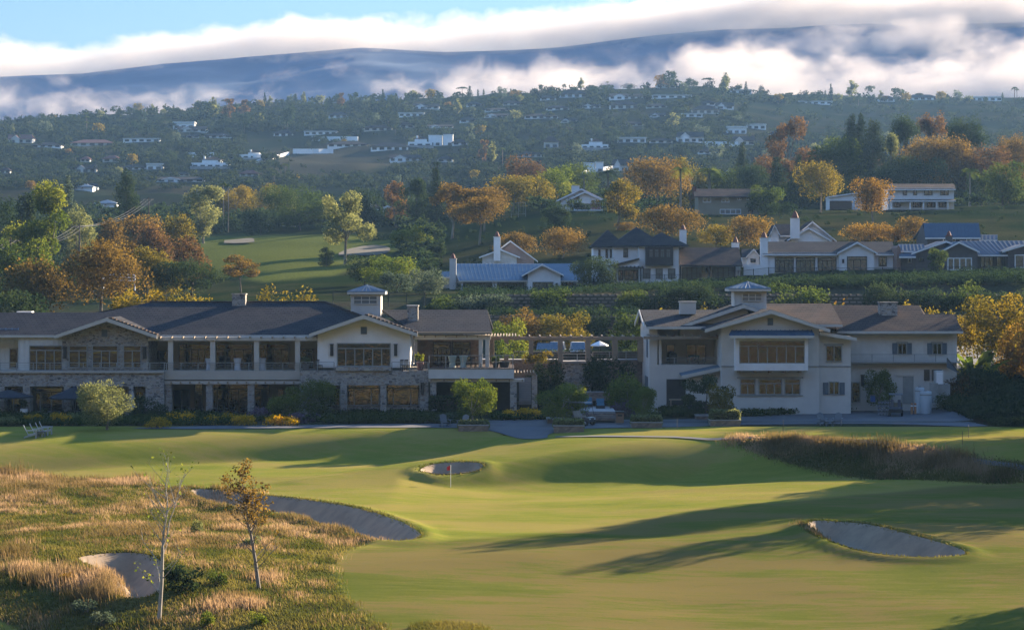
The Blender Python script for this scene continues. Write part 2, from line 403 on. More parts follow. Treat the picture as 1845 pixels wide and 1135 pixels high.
def ground_mat():
    m = bpy.data.materials.new('ground'); m.use_nodes = True; N, L = nodes(m); b = N['Principled BSDF']; b.inputs['Roughness'].default_value = 1.0; b.inputs['Specular IOR Level'].default_value = 0.0
    at1 = N.new('ShaderNodeAttribute'); at1.attribute_name = 'sd'
    at2 = N.new('ShaderNodeAttribute'); at2.attribute_name = 'base'
    # lawn: two greens, long mowing grain, yellow worn patches
    t1 = noise_node(N, L, 0.07, 4, (1,2.6,1)); t2 = noise_node(N, L, 1.3, 4, (0.35,1.5,1)); t3 = noise_node(N, L, 11.0, 4, (0.6,1.2,1), rough=0.75)
    ad = N.new('ShaderNodeMath'); ad.operation = 'MULTIPLY_ADD'; L.new(t2.outputs[0], ad.inputs[0]); ad.inputs[1].default_value = 0.45; L.new(t1.outputs[0], ad.inputs[2])
    ad2 = N.new('ShaderNodeMath'); ad2.operation = 'MULTIPLY_ADD'; L.new(t3.outputs[0], ad2.inputs[0]); ad2.inputs[1].default_value = 0.42; L.new(ad.outputs[0], ad2.inputs[2])
    lawn = ramp_node(N, L, ad2.outputs[0], [(0.62,(0.112,0.142,0.022)),(0.88,(0.180,0.184,0.034)),(1.10,(0.225,0.190,0.052))])
    lawn2 = ramp_node(N, L, ad2.outputs[0], [(0.62,(0.066,0.090,0.016)),(0.90,(0.112,0.118,0.026)),(1.14,(0.150,0.120,0.042))])
    at3 = N.new('ShaderNodeAttribute'); at3.attribute_name = 'fairway'
    mr3 = N.new('ShaderNodeMapRange'); mr3.inputs[1].default_value = -0.5; mr3.inputs[2].default_value = 0.8; L.new(at3.outputs['Fac'], mr3.inputs[0])
    lw = N.new('ShaderNodeMix'); lw.data_type = 'RGBA'; L.new(mr3.outputs[0], lw.inputs[0]); L.new(lawn.outputs[0], lw.inputs[6]); L.new(lawn2.outputs[0], lw.inputs[7])
    t4 = noise_node(N, L, 0.9, 5)
    t5 = noise_node(N, L, 3.0, 5)
    mu = N.new('ShaderNodeMix'); mu.data_type = 'RGBA'; mu.blend_type = 'MULTIPLY'; mu.inputs[0].default_value = 1.0
    rr = ramp_node(N, L, t5.outputs[0], [(0.3,(0.55,0.55,0.55)),(0.7,(1.35,1.35,1.35))])
    L.new(at2.outputs['Color'], mu.inputs[6]); L.new(rr.outputs[0], mu.inputs[7])
    s = N.new('ShaderNodeMath'); s.operation = 'MULTIPLY_ADD'; L.new(t4.outputs[0], s.inputs[0]); s.inputs[1].default_value = 1.2; L.new(at1.outputs['Fac'], s.inputs[2])
    mr = N.new('ShaderNodeMapRange'); mr.inputs[1].default_value = 0.5; mr.inputs[2].default_value = 0.75; L.new(s.outputs[0], mr.inputs[0])
    mx = N.new('ShaderNodeMix'); mx.data_type = 'RGBA'; L.new(mr.outputs[0], mx.inputs[0]); L.new(lw.outputs[2], mx.inputs[6]); L.new(mu.outputs[2], mx.inputs[7])
    L.new(mx.outputs[2], b.inputs['Base Color'])
    bn = N.new('ShaderNodeBump'); bn.inputs['Strength'].default_value = 0.5; bn.inputs['Distance'].default_value = 0.05
    L.new(t3.outputs[0], bn.inputs['Height']); L.new(bn.outputs[0], b.inputs['Normal'])
    return m
ground()

# ---------------------------------------------------------------- haze, mountain, fog bank
def haze():
    m = bpy.data.materials.new('haze'); m.use_nodes = True; N, L = nodes(m)
    N.remove(N['Principled BSDF']); v = N.new('ShaderNodeVolumePrincipled')
    v.inputs['Color'].default_value = (0.30,0.54,0.90,1); v.inputs['Density'].default_value = 0.00008; v.inputs['Anisotropy'].default_value = 0.15
    L.new(v.outputs[0], N['Material Output'].inputs['Volume'])
    b = MB().box(-960, 960, -580, 2140, -12, 178); o = b.build('haze', m)
    tag(o, 'pale blue evening haze filling the valley up to the hills', 'haze', kind='stuff')
RIDGE = [(-700,150),(0,140),(150,135),(300,118),(500,102),(650,88),(800,96),(920,92),(1000,88),(1150,72),(1300,58),(1500,50),(1845,42),(2260,34),(3000,20)]
def ridge_z(x): return CZ-(np.interp(CX+F*x/2850.0, [r[0] for r in RIDGE], [r[1] for r in RIDGE])-HY)*2850.0/F
def slope_drop(b): return 0.30*b*b/(b+130.0)
def mountain():
    X = np.arange(-1300, 1301, 20.0); Y = np.arange(2160, 3300, 20.0)
    xx, yy = np.meshgrid(X, Y); x = xx.ravel(); y = yy.ravel()
    z = ridge_z(x)-slope_drop(np.maximum(0, 2850-y))-np.maximum(0, y-2850)*0.3
    z = z+14*fbm(x/140, y/140, 61, 4)*sstep((2850-y)/150)
    nx, ny = len(X), len(Y); idx = np.arange(nx*ny).reshape(ny, nx)
    Fc = np.stack([idx[:-1,:-1].ravel(), idx[:-1,1:].ravel(), idx[1:,1:].ravel(), idx[1:,:-1].ravel()], 1)
    me = np_mesh('mountain', np.stack([x,y,z],1), Fc, mat('mountain', (0.018,0.070,0.155), (0.030,0.090,0.18), 0.02, 0.95), smooth=True)  # distance haze is put into the blue base colour
    tag(link('mountain', me), 'dark haze-blue mountain ridge behind the streaming fog', 'mountain', kind='structure')
def fog():
    """a body of cloud that lies on the crest and pours down the near slope"""
    m = bpy.data.materials.new('fog_bank'); m.use_nodes = True; N, L = nodes(m); N.remove(N['Principled BSDF'])
    v = N.new('ShaderNodeVolumePrincipled'); v.inputs['Color'].default_value = (0.66,0.615,0.59,1); v.inputs['Anisotropy'].default_value = 0.25
    L.new(v.outputs[0], N['Material Output'].inputs['Volume'])
    def M(op, a, b=None, c=None, clamp=False):
        n = N.new('ShaderNodeMath'); n.operation = op; n.use_clamp = clamp
        for i, q in enumerate((a, b, c)):
            if q is None: continue
            if isinstance(q, (int, float)): n.inputs[i].default_value = q
            else: L.new(q, n.inputs[i])
        return n.outputs[0]
    geo = N.new('ShaderNodeNewGeometry'); sp = N.new('ShaderNodeSeparateXYZ'); L.new(geo.outputs['Position'], sp.inputs[0])
    x, y, z = sp.outputs
    u = M('MULTIPLY_ADD', x, 1/2600.0, 0.5)
    cv = N.new('ShaderNodeFloatCurve'); c = cv.mapping.curves[0]
    pts = [(-700,131)]+RIDGE[1:]
    xs = [(p[0]-CX)*2850/F for p in RIDGE]; zs = [float(ridge_z(np.array(q))) for q in xs]
    while len(c.points) > 2: c.points.remove(c.points[-1])
    P = [(q/2600+0.5, zz/500) for q, zz in zip(xs, zs)]
    c.points[0].location = P[0]; c.points[1].location = P[-1]
    for p in P[1:-1]: c.points.new(*p)
    for p in c.points: p.handle_type = 'VECTOR'
    cv.mapping.update(); L.new(u, cv.inputs['Value'])
    rz = M('MULTIPLY', cv.outputs[0], 500.0)
    back = M('MAXIMUM', M('SUBTRACT', 2850.0, y), 0.0)
    surf = M('SUBTRACT', rz, M('DIVIDE', M('MULTIPLY', M('MULTIPLY', back, back), 0.30), M('ADD', back, 130.0)))
    h = M('SUBTRACT', z, surf)                        # height above the slope
    # large and fine turbulence, drawn out down the slope
    def NZ(scale, det, st, dist=0.0, rough=0.58):
        mp = N.new('ShaderNodeMapping'); mp.inputs['Scale'].default_value = st; L.new(geo.outputs['Position'], mp.inputs[0])
        t = N.new('ShaderNodeTexNoise'); t.inputs['Scale'].default_value = scale; t.inputs['Detail'].default_value = det; t.inputs['Roughness'].default_value = rough; t.inputs['Distortion'].default_value = dist
        L.new(mp.outputs[0], t.inputs['Vector']); return t.outputs[0]
    big = NZ(0.0085, 2.0, (0.8,0.35,1.5)); fine = NZ(0.026, 5.0, (0.9,0.40,1.35), 0.35, 0.68)
    n = M('ADD', M('MULTIPLY', big, 0.75), M('MULTIPLY', fine, 0.85))
    crest = M('MULTIPLY', M('SUBTRACT', 1.0, M('MULTIPLY', back, 1/170.0), clamp=True), 0.62)
    xr = N.new('ShaderNodeMapRange'); xr.interpolation_type = 'SMOOTHSTEP'; L.new(x, xr.inputs[0]); xr.inputs[1].default_value = -150; xr.inputs[2].default_value = 480
    right = M('MULTIPLY', xr.outputs[0], 0.32)
    top = M('MULTIPLY', M('MAXIMUM', M('SUBTRACT', h, 16.0), 0.0), 1/70.0)     # fade above the blanket
    d1 = M('SUBTRACT', M('ADD', M('ADD', n, crest), right), M('ADD', 1.03, top))
    low = N.new('ShaderNodeMapRange'); low.interpolation_type = 'SMOOTHSTEP'; L.new(z, low.inputs[0]); low.inputs[1].default_value = 320; low.inputs[2].default_value = 185; low.inputs[3].default_value = -0.25; low.inputs[4].default_value = 0.44
    lx = N.new('ShaderNodeMapRange'); lx.interpolation_type = 'SMOOTHSTEP'; L.new(x, lx.inputs[0]); lx.inputs[1].default_value = -330; lx.inputs[2].default_value = 260; lx.inputs[3].default_value = -0.28; lx.inputs[4].default_value = 0.0
    d2 = M('SUBTRACT', M('ADD', M('ADD', n, low.outputs[0]), lx.outputs[0]), 1.02)
    fr = M('MULTIPLY', M('SUBTRACT', y, 2232.0), 1/60.0, clamp=True)
    d = M('MULTIPLY', M('MULTIPLY', M('MULTIPLY', M('MAXIMUM', d1, d2), 2.2, clamp=True), fr), FOGD)
    L.new(d, v.inputs['Density'])
    # the closed shell it lives in
    X = np.arange(-1100, 1101, 50.0); prof = [(2960,-60,-1),(2960,95,1),(2850,95,1),(2700,100,1),(2500,130,1),(2330,160,1),(2230,170,1),(2230,-30,-1)]
    V = []; Fc = []
    for xx in X:
        r = float(ridge_z(np.array(xx)))
        for yy, dz, s in prof:
            V.append((xx, yy, r-slope_drop(max(0,2850-yy))-max(0,yy-2850)*0.3+dz))
    k = len(prof)
    for i in range(len(X)-1):
        for j in range(k):
            Fc.append((i*k+j, i*k+(j+1)%k, (i+1)*k+(j+1)%k, (i+1)*k+j))
    me = bpy.data.meshes.new('fog_bank'); me.from_pydata(V, [], Fc+[tuple(range(k)), tuple((len(X)-1)*k+j for j in range(k-1,-1,-1))]); me.materials.append(m); me.update()
    import bmesh
    bm = bmesh.new(); bm.from_mesh(me); bmesh.ops.recalc_face_normals(bm, faces=bm.faces); bm.to_mesh(me); bm.free()
    tag(link('fog_bank', me), 'bank of sunlit fog pouring over the mountain ridge', 'fog', kind='stuff')
FOGD = 0.020
if 'haze' not in SKIP: haze()
mountain()
if 'fog' not in SKIP: fog()

# ---------------------------------------------------------------- building materials
M_CREAM = mat('cream_boards', (0.60,0.595,0.565), (0.53,0.525,0.50), 1.2, 0.7)
M_WHITE = mat('white_paint', (0.82,0.82,0.81), (0.74,0.74,0.73), 0.8, 0.7)
M_TAN = mat('tan_stucco', (0.47,0.44,0.385), (0.42,0.39,0.345), 0.7, 0.9, 6, bump=0.1)
M_STUC = mat('pale_stucco', (0.60,0.575,0.525), (0.53,0.51,0.47), 0.6, 0.9, 6, bump=0.1)
M_TRIM = mat('cream_trim', (0.56,0.535,0.48), (0.50,0.475,0.43), 1.5, 0.7)
M_WOOD = mat('weathered_beam', (0.33,0.25,0.17), (0.24,0.19,0.14), 2.0, 0.8, 5, (0.3,3,3))
M_FRAME = mat('grey_window_frame', (0.30,0.305,0.29), (0.25,0.255,0.245), 2.0, 0.6)
M_DARK = mat('dark_bronze', (0.03,0.03,0.032), (0.04,0.04,0.042), 3.0, 0.5)
M_SHUT = mat('blue_grey_shutter', (0.10,0.13,0.16), (0.085,0.11,0.14), 3.0, 0.6)
M_STONE = stone_mat('rubble_stone', None, [(0.34,0.32,0.30),(0.17,0.155,0.15),(0.42,0.38,0.32),(0.24,0.185,0.14),(0.38,0.36,0.34),(0.09,0.085,0.085),(0.30,0.28,0.26)], 3.2, (0.42,0.40,0.37))
M_STONE2 = stone_mat('brown_stone', None, [(0.24,0.17,0.13),(0.16,0.12,0.10),(0.28,0.21,0.16),(0.20,0.17,0.15)], 2.6, (0.22,0.18,0.15))
M_ROOF = shingle_mat('slate_shingles', (0.055,0.058,0.066), (0.040,0.044,0.052), (0.070,0.062,0.062))
M_ROOFB = shingle_mat('brown_shingles', (0.075,0.062,0.060), (0.055,0.048,0.050), (0.12,0.080,0.060))
M_METAL = mat('blue_metal_roof', (0.13,0.19,0.25), (0.115,0.165,0.215), 0.6, 0.7, 4, spec=0.12)
M_METALD = mat('dark_blue_metal_roof', (0.045,0.085,0.13), (0.04,0.07,0.11), 0.6, 0.7, 4, spec=0.12)
M_RED = mat('red_clay', (0.20,0.07,0.05), (0.14,0.055,0.045), 3.0, 0.8)
M_CONC = mat('concrete', (0.30,0.29,0.28), (0.24,0.235,0.23), 0.6, 0.85, 6)
M_ROAD = mat('grey_asphalt', (0.085,0.09,0.10), (0.065,0.07,0.08), 0.25, 0.85, 8)
M_SAND = mat('bunker_sand', (0.32,0.235,0.155), (0.22,0.165,0.115), 0.9, 0.95, 8, bump=0.5)
M_GREYW = mat('grey_brown_cladding', (0.115,0.10,0.095), (0.09,0.08,0.08), 1.5, 0.75)
M_BRICK = mat('pink_brick', (0.40,0.29,0.24), (0.33,0.24,0.20), 3.0, 0.9, 6)
def glass_mat(name, tintc=(0.9,0.85,0.8), fac=0.13, base=(0.012,0.012,0.013)):
    m = bpy.data.materials.new(name); m.use_nodes = True; N, L = nodes(m); N.remove(N['Principled BSDF'])
    d = N.new('ShaderNodeBsdfDiffuse'); d.inputs[0].default_value = (*base,1)
    g = N.new('ShaderNodeBsdfGlossy'); g.inputs[0].default_value = (*tintc,1); g.inputs['Roughness'].default_value = 0.03
    bn = N.new('ShaderNodeBump'); bn.inputs['Strength'].default_value = 0.30; bn.inputs['Distance'].default_value = 0.10
    t = noise_node(N, L, 1.1, 3, (1,1,1.6)); L.new(t.outputs[0], bn.inputs['Height']); L.new(bn.outputs[0], g.inputs['Normal'])
    mx = N.new('ShaderNodeMixShader'); mx.inputs[0].default_value = fac; L.new(d.outputs[0], mx.inputs[1]); L.new(g.outputs[0], mx.inputs[2])
    L.new(mx.outputs[0], N['Material Output'].inputs[0]); return m
M_GLASS = glass_mat('window_glass')
M_GLASSB = glass_mat('blue_window_glass', (0.8,0.9,1.0), 0.22, (0.03,0.045,0.06))
M_PALEG = glass_mat('curtained_glass', (0.8,0.9,1.0), 0.10, (0.13,0.15,0.165))
def emis(name, c, s):
    m = bpy.data.materials.new(name); m.use_nodes = True; b = m.node_tree.nodes['Principled BSDF']
    b.inputs['Emission Color'].default_value = (*c,1); b.inputs['Emission Strength'].default_value = s; b.inputs['Base Color'].default_value = (*c,1); return m
M_GLOW = emis('lantern_glow', (1.0,0.55,0.2), 2.0)

# ---------------------------------------------------------------- building kit (sizes read off the photo at each wall's own distance)
def bx(mb, a, b, t, u, Y0, Y1):
    """box whose front face at distance Y0 covers photo columns a..b and rows t..u"""
    return mb.box(wx(a,Y0), wx(b,Y0), Y0, Y1, wz(u,Y0), wz(t,Y0))
def part_box(p, name, m, a, b, t, u, Y0, Y1): return bx(MB(), a, b, t, u, Y0, Y1).build(name, m, p)
def window(p, a, b, t, u, Y, cols=(), rows=(), fm=None, gm=None, bar=0.075, name='window'):
    x0, x1, z0, z1 = wx(a,Y), wx(b,Y), wz(u,Y), wz(t,Y)
    f = MB(); d = bar
    f.box(x0,x1,Y-.11,Y+.02,z1-d,z1).box(x0,x1,Y-.11,Y+.02,z0,z0+d).box(x0,x0+d,Y-.108,Y+.02,z0+d,z1-d).box(x1-d,x1,Y-.108,Y+.02,z0+d,z1-d)
    for r in rows: zz = z0+(z1-z0)*(1-r); f.box(x0+d,x1-d,Y-.095,Y+.02,zz-d*.5,zz+d*.5)
    lo = z0+(z1-z0)*(1-rows[0]) if rows else z1
    for c in cols:
        full = c < 0; c = abs(c); xx = x0+(x1-x0)*c
        f.box(xx-d*.5,xx+d*.5,Y-.09,Y+.02,z0+d,(z1-d) if full or not rows else lo-d*.5)
    o = f.build(name, fm or M_FRAME, p)
    MB().box(x0+d*.6,x1-d*.6,Y-.05,Y-.03,z0+d*.6,z1-d*.6).build('pane', gm or M_GLASS, o)
    return o
def boards(mb, a, b, t, u, Y, Y1, top=None, step=0.42):
    """wall with upright battens; top(x) gives the height under a sloping roof"""
    x0, x1, z0, z1 = wx(a,Y), wx(b,Y), wz(u,Y), wz(t,Y)
    if top is None: mb.box(x0,x1,Y,Y1,z0,z1)
    x = x0+.03
    while x < x1-.08:
        zt = z1 if top is None else min(top(x), top(x+.05))-.03
        mb.box(x,x+.055,Y-.035,Y+.01,z0+.002,zt-.004); x += step
    return mb
def gable_top(pl, pp, pr, te, tp, Y):
    xl, xp, xr, ze, zp = wx(pl,Y), wx(pp,Y), wx(pr,Y), wz(te,Y), wz(tp,Y)
    return lambda x: ze+(zp-ze)*((x-xl)/(xp-xl) if x < xp else (xr-x)/(xr-xp))
def gable_roof(p, pl, pp, pr, tel, tp, ter, Yf, Yb, rm, tm, th=0.16, fas=0.30, name='roof'):
    """roof over a gable that faces the camera: two slopes and the two barge boards"""
    xl, xp, xr = wx(pl,Yf), wx(pp,Yf), wx(pr,Yf); zl, zp, zr = wz(tel,Yf), wz(tp,Yf), wz(ter,Yf)
    r = MB()
    r.slab([(xl,Yf,zl),(xp,Yf,zp),(xp,Yb,zp),(xl,Yb,zl)], th).slab([(xp,Yf,zp),(xr,Yf,zr),(xr,Yb,zr),(xp,Yb,zp)], th)
    o = r.build(name, rm, p)
    t = MB()
    t.prism([(xl,zl-.02),(xp,zp-.02),(xp,zp-fas-.05),(xl,zl-fas)], Yf-.06, Yf+.06).prism([(xp+.003,zp-.02),(xr,zr-.02),(xr,zr-fas),(xp+.003,zp-fas-.05)], Yf-.06, Yf+.06)
    t.build('barge_board', tm, o); return o
def eave_roof(p, pts, rm, tm, th=0.16, name='roof', gut=True, back=True, seams=0):
    """pts: front slope as (px, row, Y) eave-left, eave-right, then along the top; the back slope mirrors the top edge"""
    q = [at(*v) for v in pts]; r = MB().slab([tuple(v) for v in q], th)
    if back and len(q) == 4:
        e0, e1, r1, r0 = q; dy = r0.y-e0.y
        r.slab([tuple(r0),tuple(r1),(e1.x,r1.y+dy,e1.z),(e0.x,r0.y+dy,e0.z)], th)
    if seams:
        e0, e1, r1, r0 = q[0], q[1], q[2], q[3]; n = int(abs(e1.x-e0.x)/seams)
        for i in range(n+1):
            a = e0.lerp(e1, i/n); b = r0.lerp(r1, i/n)
            w = 0.03
            r.add([(a.x-w,a.y,a.z),(a.x+w,a.y,a.z),(b.x+w,b.y,b.z),(b.x-w,b.y,b.z),(a.x-w,a.y,a.z+.06),(a.x+w,a.y,a.z+.06),(b.x+w,b.y,b.z+.06),(b.x-w,b.y,b.z+.06)],
                  [(0,1,5,4),(4,5,6,7),(0,4,7,3),(1,2,6,5),(3,7,6,2)])
    o = r.build(name, rm, p)
    if gut:
        e0, e1 = q[0], q[1]
        MB().box(min(e0.x,e1.x),max(e0.x,e1.x),e0.y-.10,e0.y+.02,e0.z-.24,e0.z-.03).build('gutter', tm, o)
    return o
def railing(p, a, b, t, u, Y, mats_=None, step=1.45, lines=4, name='railing', glass=False):
    x0, x1, z0, z1 = wx(a,Y), wx(b,Y), wz(u,Y), wz(t,Y); mb = MB(); n = max(1, round((x1-x0)/step))
    for i in range(n+1):
        x = x0+(x1-x0)*i/n; mb.box(x-.03,x+.03,Y-.03,Y+.03,z0,z1-.05)
    mb.box(x0,x1,Y-.035,Y+.035,z1-.05,z1)
    for j in range(lines):
        zz = z0+.06+(z1-.12-z0)*j/max(1,lines); mb.box(x0,x1,Y-.012,Y+.012,zz,zz+.022)
    return mb.build(name, mats_ or M_FRAME, p)
def chimney(p, a, b, t, u, Y, m, capm=None, pot=False, dep=1.0, name='chimney'):
    x0, x1, z0, z1 = wx(a,Y), wx(b,Y), wz(u,Y), wz(t,Y)
    o = MB().box(x0,x1,Y,Y+dep,z0,z1).build(name, m, p)
    c = MB().box(x0-.06,x1+.06,Y-.06,Y+dep+.06,z1,z1+.10)
    c.build('cap', capm or M_TRIM, o)
    if pot:
        xm = (x0+x1)/2; w = (x1-x0)*.36; h = (x1-x0)*.8
        MB().lathe([(w*1.1,z1+.1),(w,z1+.1+h*.25),(w*.62,z1+.1+h*.7),(w*.15,z1+.1+h)], xm, Y+dep/2, 8).build('chimney_pot', M_RED, o)
    return o
def sconce(p, a, t, Y, h=0.95):
    x, z = wx(a,Y), wz(t,Y)
    MB().box(x-.13,x+.13,Y-.22,Y,z-h/2,z+h/2).box(x-.17,x+.17,Y-.26,Y,z+h/2,z+h/2+.07).box(x-.09,x+.09,Y-.24,Y-.22,z-h*.35,z+h*.3).build('wall_lantern', M_DARK, p)
def cupola(p, a, b, wt, wb, ea, eb, et, ax, at_, Y, wa, wb_, wt_, wu_):
    x0, x1 = wx(a,Y), wx(b,Y); w = x1-x0
    m = MB(); boards(m, a, b, wt, wb, Y, Y+w); o = m.build('cupola', M_CREAM, p)
    e0, e1 = wx(ea,Y-.4), wx(eb,Y-.4); ze = wz(et,Y); xm = (e0+e1)/2; ov = x0-e0; zp = wz(at_,Y+w/2)
    f = MB(); A = [(e0,Y-ov),(e1,Y-ov),(e1,Y+w+ov),(e0,Y+w+ov)]
    f.add([(x,y,ze) for x, y in A]+[(xm,Y+w/2,zp)]+[(x,y,ze-.07) for x, y in A], [(0,1,4),(1,2,4),(2,3,4),(3,0,4),(8,7,6,5),(0,5,6,1),(1,6,7,2),(2,7,8,3),(3,8,5,0)])
    for s in range(4):
        for k in range(9):
            t = (k+.5)/9; c0 = Vector((*A[s],ze)); c1 = Vector((*A[(s+1)%4],ze)); ap = Vector((xm,Y+w/2,zp)); q = c0.lerp(c1,t); r = q.lerp(ap, 1-abs(2*t-1)) if abs(2*t-1) > .02 else ap
            f.tube([q+Vector((0,0,.02)), r+Vector((0,0,.02))], 0.022, 4)
    r = f.build('cupola_roof', M_METAL, o)
    MB().box(e0,e1,Y-ov,Y-ov+.09,ze-.26,ze-.075).box(e0,e0+.09,Y-ov+.093,Y+w+ov-.093,ze-.26,ze-.075).box(e1-.09,e1,Y-ov+.093,Y+w+ov-.093,ze-.26,ze-.075).box(e0,e1,Y+w+ov-.09,Y+w+ov,ze-.26,ze-.075).build('fascia', M_TRIM, r)
    window(o, wa, wb_, wt_, wu_, Y, (-1/3,-2/3), (.5,), M_TRIM, M_PALEG, .06)
    return o
def rafter_tails(p, a, b, t, Y, step=1.0, ln=0.9, h=0.16, m=None, name='rafters'):
    mb = MB(); x = wx(a,Y); x1 = wx(b,Y); z = wz(t,Y)
    while x < x1: mb.box(x,x+.10,Y-ln,Y+.5,z-h,z); x += step
    return mb.build(name, m or M_WOOD, p)

# ---------------------------------------------------------------- left clubhouse
def clubhouse_west():
    B = empty('clubhouse', (wx(440,203), 203, 0.3)); tag(B, 'long stone and board clubhouse with dark shingle roof and two front gables', 'building')
    # walls
    w = MB(); bx(w,-90,-2,672,747,197.6,206); bx(w,-2,295,672,696,197.6,206)
    for a, b in ((-2,8),(41,54),(115,127),(168,182),(232,240),(262,295)): bx(w,a,b,696,747,197.6,199)
    bx(w,-2,262,696,747,199,206.2); bx(w,182,262,696,747,198.6,199)
    w.build('stone_base', M_STONE, B)
    s = MB(); s.prism([(wx(112,198.4),wz(672,198.4)),(wx(267,198.4),wz(672,198.4)),(wx(267,198.4),wz(602,198.4)),(wx(192,198.4),wz(577,198.4)),(wx(112,198.4),wz(602,198.4))],198.4,206.1)
    s.build('stone_gable', M_STONE, B)
    m = MB(); boards(m,33,112,603,673,199.2,206); boards(m,-90,33,606,673,200.6,206); m.build('board_wall', M_CREAM, B)
    l = MB(); bx(l,267,575,604,747,203.6,208); l.build('loggia_wall', M_TAN, B)
    g = MB(); Yg = 198.0; tp = gable_top(557,655,752,601,567,Yg)
    x0, x1 = wx(572,Yg), wx(739,Yg); z0 = wz(662,Yg)
    g.prism([(x0,z0),(x1,z0),(x1,tp(x1)-.1),(wx(655,Yg),tp(wx(655,Yg))-.1),(x0,tp(x0)-.1)],Yg,207); boards(g,572,739,600,662,Yg,207,lambda x: tp(x)-.1)
    g.build('board_gable', M_WHITE, B)
    b = MB(); bx(b,540,772,668,694,197.4,207.3)
    for a, c in ((540,594),(613,625),(685,696),(756,772)): bx(b,a,c,694,747,197.4,199)
    bx(b,540,772,694,747,198.6,207.2); bx(b,604,704,661,668,197.2,198.4)
    b.build('stone_terrace', M_STONE, B)
    # deck slabs
    d = MB(); bx(d,295,560,668,684,198,203.7); bx(d,-90,295,668.5,672,197.4,200.7); d.build('deck', M_TAN, B)
    d = MB(); bx(d,772,926,664.6,682,196.6,206.5); d.build('balcony', M_CREAM, B)
    MB().box(wx(772,196.6),wx(926,196.6),196.56,206.4,wz(664.55,196.6),wz(663.6,196.6)).build('decking', M_ROOFB, B)
    # roofs
    sl = (wz(545,208)-wz(603,199))/9.0
    Yh = (12-wz(603,199)+sl*199)/(sl+63/F)
    eave_roof(B, [(-90,603,199),(735,603,199),(585,545,208),(270,545,208),(185,563,Yh),(-90,563,Yh)], M_ROOF, M_TRIM)
    rb = MB(); rb.slab([tuple(at(585,545,208)),(wx(735,199),217,wz(603,199)),(wx(-90,199),217,wz(603,199)),tuple(at(270,545,208))][::-1], .16)
    rb.slab([tuple(at(735,603,199)),(wx(735,199),217,wz(603,199)),tuple(at(585,545,208))], .16); rb.build('rear_roof', M_ROOF, B)
    rb = MB(); rb.tube([at(585,544.5,208), at(735,602,199)], 0.13, 6); rb.tube([at(270,544.5,208), at(585,544.5,208)], .11, 6); rb.build('ridge_cap', M_ROOFB, B)
    gable_roof(B, 98,192,283,604,572,604,197.3,206,M_ROOF,M_TRIM)
    gable_roof(B, 557,655,752,601,567,600,197.0,206,M_ROOF,M_TRIM)
    for (a, t, b2, u, Y) in ((196,573,283,604.5,197.3),(657,567,752,600.5,197)):
        k = MB(); P0, P1 = at(a,t,Y), at(b2,u,Y)
        for i in range(13):
            q = P0.lerp(P1,(i+.5)/13); k.box(q.x-.14,q.x+.14,Y-.02,Y+.9,q.z-.02,q.z+.11)
        k.build('verge_tiles', M_ROOFB, B)
    eave_roof(B, [(742,597,199.5),(886,597,199.5),(878,558,207),(688,558,207)], M_ROOF, M_TRIM)
    c = MB(); bx(c,740,886,598,602,199,199.6); c.build('copper_gutter', M_WOOD, B)
    eave_roof(B, [(-90,606,199.4),(33,606,199.4),(33,592,200.6),(-90,592,200.6)], M_METAL, M_TRIM, .08, 'low_metal_roof', back=False, seams=.5)
    # loggia posts, beams
    for a in (307,383,462,536): part_box(B,'post',M_TRIM,a-4.5,a+4.5,613,668,198.3,198.7)
    part_box(B,'beam',M_TRIM,267,575,607,614,198.2,198.8); rafter_tails(B,270,572,606,198.6,.95)
    part_box(B,'lower_beam',M_TRIM,290,560,686,692,198.1,198.7); rafter_tails(B,292,558,687,198.5,.8,.7)
    for a, b_ in ((298,309),(371,383),(446,458)): part_box(B,'stone_column',M_STONE,a,b_,692,747,198.2,198.9)
    # right deck: beam, posts, dark lounge behind
    part_box(B,'beam',M_TRIM,744,884,604,612,199.4,200); rafter_tails(B,746,882,604,199.9,.9)
    for a in (866,878): part_box(B,'post',M_TRIM,a-3.5,a+3.5,612,664,199.4,199.8)
    v = MB(); bx(v,752,866,606,664,205,205.6); v.build('lounge_wall', M_STONE2, B)
    for a, b_ in ((780,812),(815,848)): window(B,a,b_,616,662,204.9,(.25,.5,.75),(.25,.5,.75),M_DARK)
    part_box(B,'lower_beam',M_TRIM,772,945,682.5,688,196.9,197.5); rafter_tails(B,776,940,683,197.3,1.1,.8)
    for a, b_ in ((775,786),(919,931)): part_box(B,'stone_column',M_STONE,a,b_,688,747,196.9,197.7)
    v = MB(); bx(v,772,935,683,747,204,204.5); v.build('undercroft_shade_wall', M_DARK, B)  # near-black colour stands in for the shade under the balcony
    # windows and doors
    window(B,53,113,622,668,199.2,(.22,.48,.75),(.2,)); window(B,17,33,627,663,200.6)
    for a, b_, c_ in ((124,158,(.55,)),(166,213,(.36,.67)),(222,255,(.5,))): window(B,a,b_,622,663,198.4,c_,(.24,))
    part_box(B,'vent',M_SHUT,183,193,594,607,198.34,198.5)
    for a in (117.5,261): sconce(B,a,636,198.4)
    for a, b_, c_ in ((10,40,(.5,)),(55,114,(.3,.65)),(128,167,(.5,)),(183,230,(.5,))): window(B,a,b_,697,742,199,c_,(.2,))
    window(B,239,261,704,744,198.6,(.5,),(),M_FRAME,name='door')
    window(B,277,305,631,668,203.6,(.36,),(),name='door')
    for a, b_, c_ in ((322,381,(.2,.4,.6,.8)),(389,456,(.25,.5,.75)),(464,521,(.25,.5,.75))): window(B,a,b_,619,667,203.6,c_,(.22,))
    window(B,538,566,628,668,203.6,(.5,),(.15,),name='door')
    window(B,312,343,702,742,203.6,(.5,),(),name='door'); window(B,350,366,690,742,203.6,(),(.3,))
